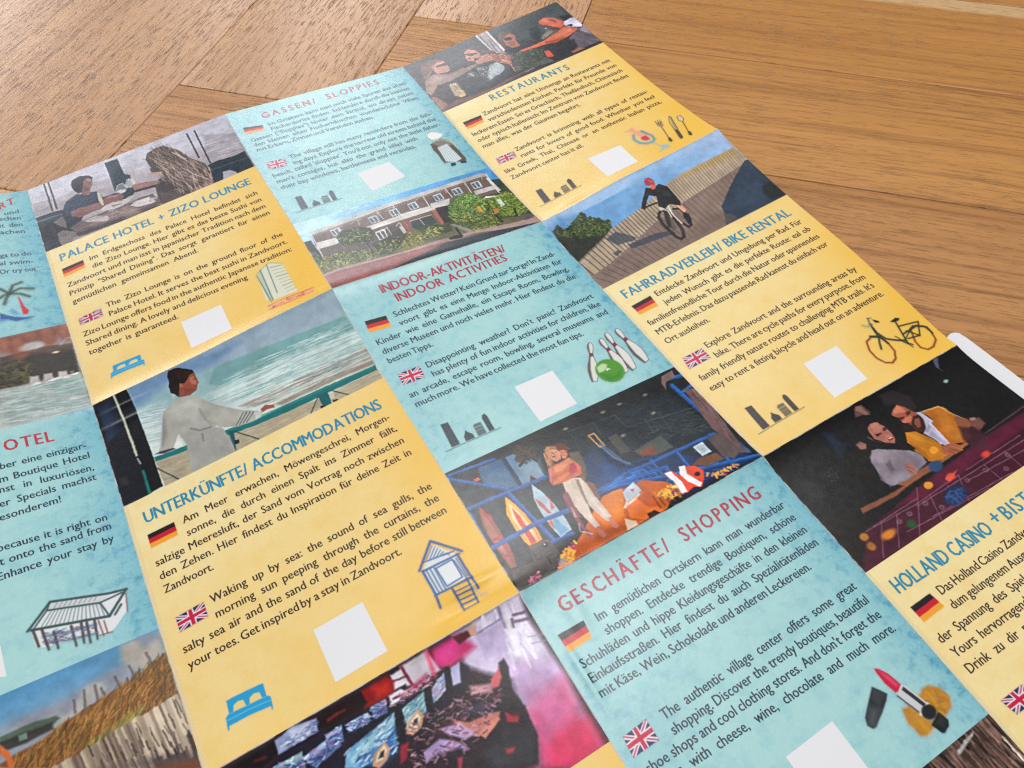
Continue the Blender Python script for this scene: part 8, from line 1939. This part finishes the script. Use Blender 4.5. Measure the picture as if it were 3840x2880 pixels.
  ["p","e9e2e8",0.12,1,[9.51,95.12,11.7,95.29,10.88,100.05,8.77,99.92]],
  ["p","e9e2e8",0.12,1,[5.43,96.44,15.27,97.12,14.93,98.72,5.23,98.1]],
  ["p","c41e42",0.12,1,[9.96,95.16,11.25,95.25,10.45,100.02,9.2,99.95]],
  ["p","c41e42",0.12,1,[5.39,96.78,15.2,97.45,15.0,98.39,5.27,97.76]],
 ]],
 ["printed_flag", "black red and gold striped flag", 1, 1, [4.31, 14.28, 64.12, 70.48], 0.15, 1, [
  ["p","1c181a",0.12,1,[4.74,64.47,13.93,64.61,13.92,66.65,4.71,66.55]],
  ["p","c41e30",0.12,1,[4.71,66.38,13.92,66.49,13.9,68.47,4.68,68.41]],
  ["p","f0a030",0.12,1,[4.69,68.24,13.9,68.31,13.89,70.13,4.66,70.1]],
 ]],
 ["printed_flag", "red white and blue crossed flag", 1, 1, [4.96, 14.91, 97.22, 103.61], 0.15, 1, [
  ["p","2a2c5a",0.12,1,[5.35,97.8,14.56,97.57,14.45,102.92,5.31,103.26]],
  ["p","e6dfe6",0.12,1,[6.36,97.77,5.35,97.8,5.34,98.56,13.44,102.96,14.45,102.92,14.47,102.17]],
  ["p","c04a66",0.12,1,[5.72,97.79,5.35,97.8,5.35,98.07,14.08,102.93,14.45,102.92,14.46,102.65]],
  ["p","e6dfe6",0.12,1,[13.55,97.6,14.56,97.57,14.54,98.32,6.32,103.22,5.31,103.26,5.32,102.5]],
  ["p","c04a66",0.12,1,[14.19,97.58,14.56,97.57,14.55,97.84,5.68,103.25,5.31,103.26,5.31,102.99]],
  ["p","e9e2e8",0.12,1,[8.94,97.71,10.97,97.66,10.89,103.05,8.87,103.13]],
  ["p","e9e2e8",0.12,1,[5.34,99.6,14.52,99.34,14.49,101.15,5.32,101.46]],
  ["p","c41e42",0.12,1,[9.36,97.7,10.55,97.67,10.47,103.07,9.29,103.11]],
  ["p","c41e42",0.12,1,[5.33,99.98,14.52,99.71,14.49,100.78,5.33,101.08]],
 ]],
 ["printed_flag", "black red and gold striped flag", 2, 2, [3.12, 13.03, 16.32, 23.24], 0.15, 1, [
  ["p","1c181a",0.12,1,[3.47,16.67,12.68,16.9,12.45,18.98,3.5,18.97]],
  ["p","c41e30",0.12,1,[3.49,18.78,12.47,18.81,12.24,20.83,3.52,21.02]],
  ["p","f0a030",0.12,1,[3.52,20.84,12.26,20.67,12.05,22.52,3.54,22.89]],
 ]],
 ["printed_flag", "red white and blue crossed flag", 2, 2, [2.76, 12.48, 49.13, 56.27], 0.15, 1, [
  ["p","2a2c5a",0.12,1,[3.68,50.08,12.13,49.48,12.1,55.81,3.11,55.92]],
  ["p","e6dfe6",0.12,1,[4.61,50.01,3.68,50.08,3.6,50.9,11.11,55.82,12.1,55.81,12.1,54.92]],
  ["p","c04a66",0.12,1,[4.02,50.06,3.68,50.08,3.65,50.37,11.74,55.81,12.1,55.81,12.1,55.49]],
  ["p","e6dfe6",0.12,1,[11.2,49.55,12.13,49.48,12.13,50.37,4.1,55.91,3.11,55.92,3.19,55.1]],
  ["p","c04a66",0.12,1,[11.79,49.5,12.13,49.48,12.13,49.8,3.47,55.92,3.11,55.92,3.14,55.63]],
  ["p","e9e2e8",0.12,1,[6.98,49.85,8.83,49.71,8.59,55.85,6.62,55.88]],
  ["p","e9e2e8",0.12,1,[3.49,52.01,12.12,51.57,12.11,53.72,3.3,53.99]],
  ["p","c41e42",0.12,1,[7.36,49.82,8.45,49.74,8.19,55.86,7.02,55.87]],
  ["p","c41e42",0.12,1,[3.45,52.42,12.12,52.01,12.11,53.28,3.34,53.58]],
 ]],
 ["printed_flag", "black red and gold striped flag", 3, 2, [3.68, 13.76, 64.0, 70.34], 0.15, 1, [
  ["p","1c181a",0.12,1,[4.03,64.4,12.65,64.35,12.93,66.31,4.09,66.47]],
  ["p","c41e30",0.12,1,[4.09,66.3,12.91,66.16,13.18,68.07,4.15,68.31]],
  ["p","f0a030",0.12,1,[4.14,68.15,13.16,67.91,13.41,69.66,4.2,69.99]],
 ]],
 ["printed_flag", "red white and blue crossed flag", 3, 2, [5.25, 15.6, 97.22, 102.98], 0.15, 1, [
  ["p","2a2c5a",0.12,1,[5.6,97.57,14.45,97.57,15.25,102.63,6.5,102.59]],
  ["p","e6dfe6",0.12,1,[6.57,97.57,5.6,97.57,5.73,98.27,14.29,102.63,15.25,102.63,15.14,101.92]],
  ["p","c04a66",0.12,1,[5.95,97.57,5.6,97.57,5.64,97.82,14.9,102.63,15.25,102.63,15.21,102.38]],
  ["p","e6dfe6",0.12,1,[13.48,97.57,14.45,97.57,14.56,98.28,7.46,102.59,6.5,102.59,6.37,101.89]],
  ["p","c04a66",0.12,1,[14.1,97.57,14.45,97.57,14.49,97.82,6.85,102.59,6.5,102.59,6.46,102.34]],
  ["p","e9e2e8",0.12,1,[9.05,97.57,11.0,97.57,11.84,102.61,9.91,102.61]],
  ["p","e9e2e8",0.12,1,[5.9,99.23,14.71,99.24,14.99,100.96,6.2,100.93]],
  ["p","c41e42",0.12,1,[9.45,97.57,10.6,97.57,11.44,102.61,10.31,102.61]],
  ["p","c41e42",0.12,1,[5.96,99.58,14.77,99.59,14.93,100.61,6.14,100.58]],
 ]],
]
TEXTS = [
 [2,1,"heading","b8324c",[["INDOOR-AKTIVITÄTEN/",17.63,9.43,75.9,9.57],["INDOOR ACTIVITIES",21.35,16.18,73.62,14.94]]],
 [2,1,"paragraph","2a3e50",[["Schlechtes Wetter? Kein Grund zur Sorge! In Zand-",16.6,23.36,94.0,21.47],["voort gibt es eine Menge Indoor-Aktivitäten für",16.6,28.5,94.0,27.02],["Kinder wie eine Gamehalle, ein Escape Room, Bowling,",4.6,33.82,94.0,32.57],["diverse Museen und noch vieles mehr. Hier findest du die",4.6,38.9,94.0,38.12],["besten Tipps.",4.6,43.98,23.39,43.92]]],
 [2,1,"paragraph","2a3e50",[["Disappointing weather? Don't panic! Zandvoort",16.6,52.83,94.0,51.59],["has plenty of fun indoor activities for children, like",16.6,57.81,94.0,56.92],["an arcade, escape room, bowling, several museums and",4.6,62.87,94.0,62.24],["much more. We have collected the most fun tips.",4.6,67.8,78.41,67.61]]],
 [3,1,"heading","2f8fb4",[["FAHRRADVERLEIH/ BIKE RENTAL",5.3,59.12,93.49,59.97]]],
 [3,1,"paragraph","43302e",[["Entdecke Zandvoort und Umgebung per Rad. Für",16.6,65.37,94.0,66.18],["jeden Wunsch gibt es die perfekte Route: eal ob",16.6,70.99,94.0,71.55],["familienfreundliche Tour durch die Natur oder spannendes",4.6,76.56,94.0,76.91],["MTB-Erlebnis. Das dazu passende Rad kannst du einfach vor",4.6,82.22,94.0,82.28],["Ort ausleihen.",4.6,87.88,25.94,87.83]]],
 [3,1,"paragraph","43302e",[["Explore Zandvoort and the surrounding areas by",16.6,97.99,94.0,99.06],["bike. There are cycle paths for every purpose, from",16.6,103.69,94.0,104.21],["family friendly nature routes to challenging MTB trails. It's",4.6,109.4,94.0,109.37],["easy to rent a fitting bicycle and head out on an adventure.",4.6,115.18,94.19,114.52]]],
 [1,0,"heading","3a92b8",[["PALACE HOTEL + ZIZO LOUNGE",5.11,59.27,94.07,60.3]]],
 [1,0,"paragraph","43302e",[["Im Erdgeschoss des Palace Hotel befindet sich",16.6,66.71,94.0,69.09],["die Zizo Lounge. Hier gibt es das beste Sushi von",16.6,72.32,94.0,74.46],["Zandvoort und man isst in japanischer Tradition nach dem",4.6,77.64,94.0,79.82],["Prinzip \"Shared Dining\". Das sorgt garantiert für einen",4.6,83.29,94.0,85.19],["gemütlichen gemeinsamen Abend.",4.6,88.94,59.07,89.93]]],
 [1,0,"paragraph","43302e",[["The Zizo Lounge is on the ground floor of the",16.6,99.42,94.0,102.51],["Palace Hotel. It serves the best sushi in Zandvoort.",16.6,104.96,94.0,108.32],["Zizo Lounge offers food in the authentic Japanese tradition:",4.6,109.93,94.0,114.12],["Shared dining. A lovely and delicious evening",4.6,115.42,72.32,118.83],["together is guaranteed.",4.6,120.91,40.88,122.87]]],
 [2,0,"heading","c04a5c",[["GASSEN/ SLOPPIES",16.18,12.58,81.95,9.57]]],
 [2,0,"paragraph","4a6070",[["Im Ortskern kann man noch viele Spuren des alten",16.6,20.04,94.0,16.68],["Fischerdorfes finden. Schlendere durch die kleinen",16.6,24.69,94.0,21.96],["Gassen (\"Sloppies\") hinter dem Strand, wo direkt neben",4.6,29.67,94.0,27.23],["den kleinen alten Fischerhäuschen wunderschöne Villen",4.6,34.22,94.0,32.51],["mit Erkern, Zinnen und Veranden stehen.",4.6,38.77,66.34,38.09]]],
 [2,0,"paragraph","4a6070",[["The village still has many reminders from the fish-",16.6,51.35,94.0,48.76],["ing days. Explore the narrow old streets behind the",16.6,56.37,94.0,53.86],["beach, called 'sloppies'. You'll not only see the little fisher-",4.6,61.76,94.0,58.96],["man's cottages, but also the grand villas with",4.6,66.77,78.19,64.53],["their bay windows, battlements and verandas.",4.6,71.77,74.65,69.71]]],
 [3,0,"heading","2f8aac",[["RESTAURANTS",26.07,56.38,72.94,58.59]]],
 [3,0,"paragraph","43302e",[["Zandvoort hat eine Unmenge an Restaurants mit",16.6,64.19,94.0,66.03],["verschiedensten Küchen. Perfekt für Freunde von",16.6,69.51,94.0,71.71],["leckerem Essen. Sei es Griechisch, Thailändisch, Chinesisch",4.6,74.45,94.0,77.39],["oder typisch Italienisch: Im Zentrum von Zandvoort findet",4.6,79.72,94.0,83.06],["man alles, was der Gaumen begehrt.",4.6,84.99,60.87,87.35]]],
 [3,0,"paragraph","43302e",[["Zandvoort is brimming with all types of restau-",16.6,96.74,94.0,100.11],["rants for lovers of good food. Whether you feel",16.6,102.33,94.0,105.87],["like Greek, Thai, Chinese or an authentic Italian pizza,",4.6,107.34,94.0,111.64],["Zandvoort center has it all.",4.6,112.91,44.57,114.92]]],
 [1,1,"heading","2f8fb4",[["UNTERKÜNFTE/ ACCOMMODATIONS",5.37,59.91,93.61,61.5]]],
 [1,1,"paragraph","43302e",[["Am Meer erwachen, Möwengeschrei, Morgen-",16.6,67.13,94.0,67.51],["sonne, die durch einen Spalt ins Zimmer fällt,",16.6,72.49,94.0,73.43],["salzige Meeresluft, der Sand vom Vortrag noch zwischen",4.6,77.63,94.0,79.35],["den Zehen. Hier findest du Inspiration für deine Zeit in",4.6,82.91,94.0,85.27],["Zandvoort.",4.6,88.19,20.62,88.72]]],
 [1,1,"paragraph","43302e",[["Waking up by sea: the sound of sea gulls, the",16.6,99.51,94.0,101.07],["morning sun peeping through the curtains, the",16.6,105.04,94.0,106.31],["salty sea air and the sand of the day before still between",4.6,110.4,94.0,111.56],["your toes. Get inspired by a stay in Zandvoort.",4.6,115.97,74.91,116.63]]],
 [2,2,"heading","b8324c",[["GESCHÄFTE/ SHOPPING",8.75,11.97,89.51,11.72]]],
 [2,2,"paragraph","2a3e50",[["Im gemütlichen Ortskern kann man wunderbar",16.6,19.47,94.0,18.65],["shoppen. Entdecke trendige Boutiquen, schöne",16.6,24.28,94.0,23.91],["Schuhläden und hippe Kleidungsgeschäfte in den kleinen",4.6,29.08,94.0,29.16],["Einkaufsstraßen. Hier findest du auch Spezialitätenläden",4.6,33.82,94.0,34.41],["mit Käse, Wein, Schokolade und anderen Leckereien.",4.6,38.56,85.94,39.57]]],
 [2,2,"paragraph","2a3e50",[["The authentic village center offers some great",16.6,52.45,94.0,51.6],["shopping. Discover the trendy boutiques, beautiful",16.6,57.02,94.0,56.88],["shoe shops and cool clothing stores. And don't forget the",4.6,61.5,94.0,62.15],["shops with cheese, wine, chocolate and much more.",4.6,65.96,94.69,67.44]]],
 [3,2,"heading","2f8fb4",[["HOLLAND CASINO",4.49,59.72,46.36,60.79],["+",49.19,59.69,52.13,59.63],["BISTRO",53.92,60.23,75.84,60.3]]],
 [3,2,"paragraph","43302e",[["Das Holland Casino Zandvoort",15.6,66.8,60.5,67.1],["dum gelungenem Ausgang",15.3,72.0,53,72.3],["der Spannung des Spiels",3.9,77.4,43,77.6],["Yours hervorragend auf",4.4,82.6,43,82.9],["Drink zu dir nehmen",4.4,88.0,40,88.2]]],
 [0,0,"heading","c84a58",[["RT",86.97,12.48,93.49,9.17]]],
 [0,0,"paragraph","4a6474",[["und",88.29,17.36,94.14,17.18],["schen",85.92,20.86,94.18,22.32],["it den",85.27,26.06,94.23,27.38],["achen",84.87,30.84,94.32,32.79]]],
 [0,0,"paragraph","4a6474",[["gs to do",82.56,47.47,94.46,49.28],["al swim-",81.88,52.78,94.33,55.06],["Or try out",81.15,58.53,94.62,60.71]]],
 [0,1,"heading","c43a4a",[["OTEL",69.62,9.38,84.99,10.85]]],
 [0,1,"paragraph","2a3e50",[["ber eine einzigar-",67.19,16.86,94.19,18.3],["m Boutique Hotel",66.21,22.56,94.32,23.19],["nst in luxuriösen,",65.65,26.89,94.6,29.27],["er Specials machst",64.89,32.75,94.51,33.71],["esonderem!",64.17,38.26,82.47,38.55]]],
 [0,1,"paragraph","2a3e50",[["because it is right on",62.09,50.05,94.37,52.17],["t onto the sand from",61.92,55.43,94.8,56.12],["Enhance your stay by",60.69,60.87,94.7,61.41]]],
]
CARDS = [
 [2, 1, [[40.52, 77.06], [57.37, 77.09], [56.84, 95.1], [40.43, 95.62]]],
 [1, 0, [[41.12, 125.53], [58.05, 126.18], [58.02, 142.2], [41.0, 141.86]]],
 [2, 0, [[40.42, 75.88], [57.74, 74.07], [59.87, 87.81], [41.22, 91.47]]],
 [3, 0, [[40.85, 123.77], [58.6, 125.54], [57.63, 141.44], [40.65, 140.91]]],
 [3, 1, [[42.37, 123.45], [59.29, 123.61], [57.85, 141.41], [40.66, 141.57]]],
 [1, 1, [[40.9, 124.53], [57.34, 124.32], [57.62, 142.12], [40.7, 142.47]]],
 [2, 2, [[39.86, 77.02], [58.03, 76.64], [58.02, 92.05], [39.99, 92.13]]],
 [0, 1, [[49.73, 79.62], [58.45, 81.96], [58.73, 93.41], [50.06, 90.65]]],
]

# ---------------------------------------------------------------- build the leaflet
leaflet = empty("leaflet", "creased travel leaflet of yellow and turquoise panels with photos, spread open on the oak floor", "leaflet")
PHOTO_BOX = {(p[2], p[3]): p[4] for p in PHOTOS if p[0] == 'printed_photo'}
def panel(i, j):
    kind = 'yellow' if i % 2 else 'blue'
    nx, ny = 101, 149
    ph = PHOTO_BOX.get((i, j)); y0 = 50 if ph and ph[2] == 0 else 0
    ys = np.concatenate([np.linspace(0, 49.2, 50), np.linspace(49.2, HM, 100)[1:]]) if (ph and ph[2] == 0) else np.concatenate([np.linspace(0, 98.3, 99), np.linspace(98.3, HM, 51)[1:]])
    ny = len(ys)
    x, y = np.meshgrid(np.linspace(0, 100, nx), ys); x = x.ravel(); y = y.ravel()
    P, nr = surf(i, j, x, y)
    F = grid_faces(nx, ny)
    if ph:          # the photo print fills this part of the sheet
        cy = y[F].mean(1); cx = x[F].mean(1)
        F = F[~((cx > ph[0]) & (cx < ph[1]) & (cy > ph[2]) & (cy < ph[3]))]
    o = mesh_obj("panel", P, F, MP[kind], leaflet, True, nr)
    add_uv(o.data, i, j, x, y)
    o["label"] = kind + " folded panel"
    # paper thickness: white rim and underside
    r = np.concatenate([np.arange(nx), np.arange(1, ny)*nx+nx-1, (ny-1)*nx+np.arange(nx-2, -1, -1), np.arange(ny-2, 0, -1)*nx])
    top = P[r]; bot = top.copy(); bot[:, 2] -= .00013
    m = len(r); V = np.concatenate([top, bot]); k = np.arange(m); Fr = np.stack([k, (k+1) % m, (k+1) % m+m, k+m], 1)
    mesh_obj("paper_edge", V, Fr, M_WHITE, o)
    return o, kind
PANELS = {}
for i in range(4):
    for j in range(3):
        PANELS[(i, j)] = panel(i, j)

for kind, label, i, j, box, res, alpha, ops in PHOTOS:
    c = Canvas(box, res, alpha); c.run(ops)
    par, pk = PANELS[(i, j)]
    c.build(kind, i, j, MP['ink_'+pk] if alpha else MP['photo'], par, .04 if alpha else 0.0, label)

for i, j, kind, hexc, lines in TEXTS:
    text_block(i, j, kind, hexc, lines, PANELS[(i, j)][0])

# white squares (their printed pattern is left out)
for i, j, q in CARDS:
    q = np.array(q); n = 12; a, b = np.meshgrid(np.linspace(0, 1, n), np.linspace(0, 1, n)); a = a.ravel()[:, None]; b = b.ravel()[:, None]
    U = q[0]*(1-a)*(1-b)+q[1]*a*(1-b)+q[2]*a*b+q[3]*(1-a)*b
    U[:, 0] = np.clip(U[:, 0], .2, 99.8); U[:, 1] = np.clip(U[:, 1], .2, HM-.2)
    P, nr = surf(i, j, U[:, 0], U[:, 1], .035)
    o = mesh_obj("white_square", P, grid_faces(n, n), M_WHITE, PANELS[(i, j)][0], True, nr, "blank white printed square")

# worn creases along the folds, plus painted light strips beside them
def crease_or_light(points_l, points_r, mat, name="crease_or_light"):
    """strip made of rows of 3 points"""
    pass
def ribbon(i, j, axis, pos, w0, w1, mat, lift=.06):
    """strip on panel (i,j); axis 'v': along y at x=pos..; axis 'h': along x"""
    n = 150; t = np.linspace(0, 1, n)
    if mat is M_BEVEL_LIGHT: t = np.linspace(.335, 1, n)
    if axis == 'v': L = HM; A = np.stack([np.full(n, w0), t*L], 1); B = np.stack([np.full(n, w1), t*L], 1)
    else: L = 100; A = np.stack([t*L, np.full(n, w0)], 1); B = np.stack([t*L, np.full(n, w1)], 1)
    U = np.empty((2*n, 2)); U[0::2] = A; U[1::2] = B
    P, nr = surf(i, j, U[:, 0], U[:, 1], lift)
    k = np.arange(n-1)*2; F = np.stack([k, k+2, k+3, k+1], 1) if axis == 'v' else np.stack([k, k+1, k+3, k+2], 1)
    o = mesh_obj("crease_or_light", P, F, mat, PANELS[(i, j)][0], True, nr); add_uv(o.data, i, j, U[:, 0], U[:, 1])
for i in range(4):
    for j in range(3):
        if i > 0: ribbon(i, j, 'v', 0, 0, .26, M_WEAR)
        if i < 3: ribbon(i, j, 'v', 0, 99.8, 100, M_WEAR)
        if i in (1, 3): ribbon(i, j, 'v', 0, .26, 1.5, M_BEVEL_LIGHT, .05)  # pale band painted where the fold bevel catches light
        if j > 0: ribbon(i, j, 'h', 0, 0, .22, M_WEAR)
        if j < 2: ribbon(i, j, 'h', 0, HM-.2, HM, M_WEAR)

# ---------------------------------------------------------------- white sheet under the right edge
WHITE = [[3.9587, -3.1487], [3.9864, -3.3632], [4.1313, -3.3229], [4.1272, -3.1678], [4.1214, -3.0078], [4.1173, -2.9213], [4.1113, -2.8865], [4.1009, -2.8754], [4.0847, -2.8691], [4.0633, -2.8714], [4.0199, -2.8915]]
pts = []
def arc(c, r, a0, a1, n=8):
    return [(c[0]+r*math.cos(a0+(a1-a0)*k/n), c[1]+r*math.sin(a0+(a1-a0)*k/n)) for k in range(n+1)]
V = [(x*S, y*S, .0001) for x, y in WHITE]; n = len(V); V += [(x*S, y*S, .0007) for x, y in WHITE]
me = bpy.data.meshes.new("white_sheet")
me.from_pydata(V, [], [tuple(range(n, 2*n)), tuple(range(n-1, -1, -1))]+[(k, (k+1) % n, (k+1) % n+n, k+n) for k in range(n)]); me.update()
me.materials.append(M_WHITE)
o = bpy.data.objects.new("white_sheet", me); COL.objects.link(o)
o["label"] = "plain white sheet with a rounded corner peeking out under the right edge of the leaflet"; o["category"] = "paper"
bpy.data.objects.remove(_fo)
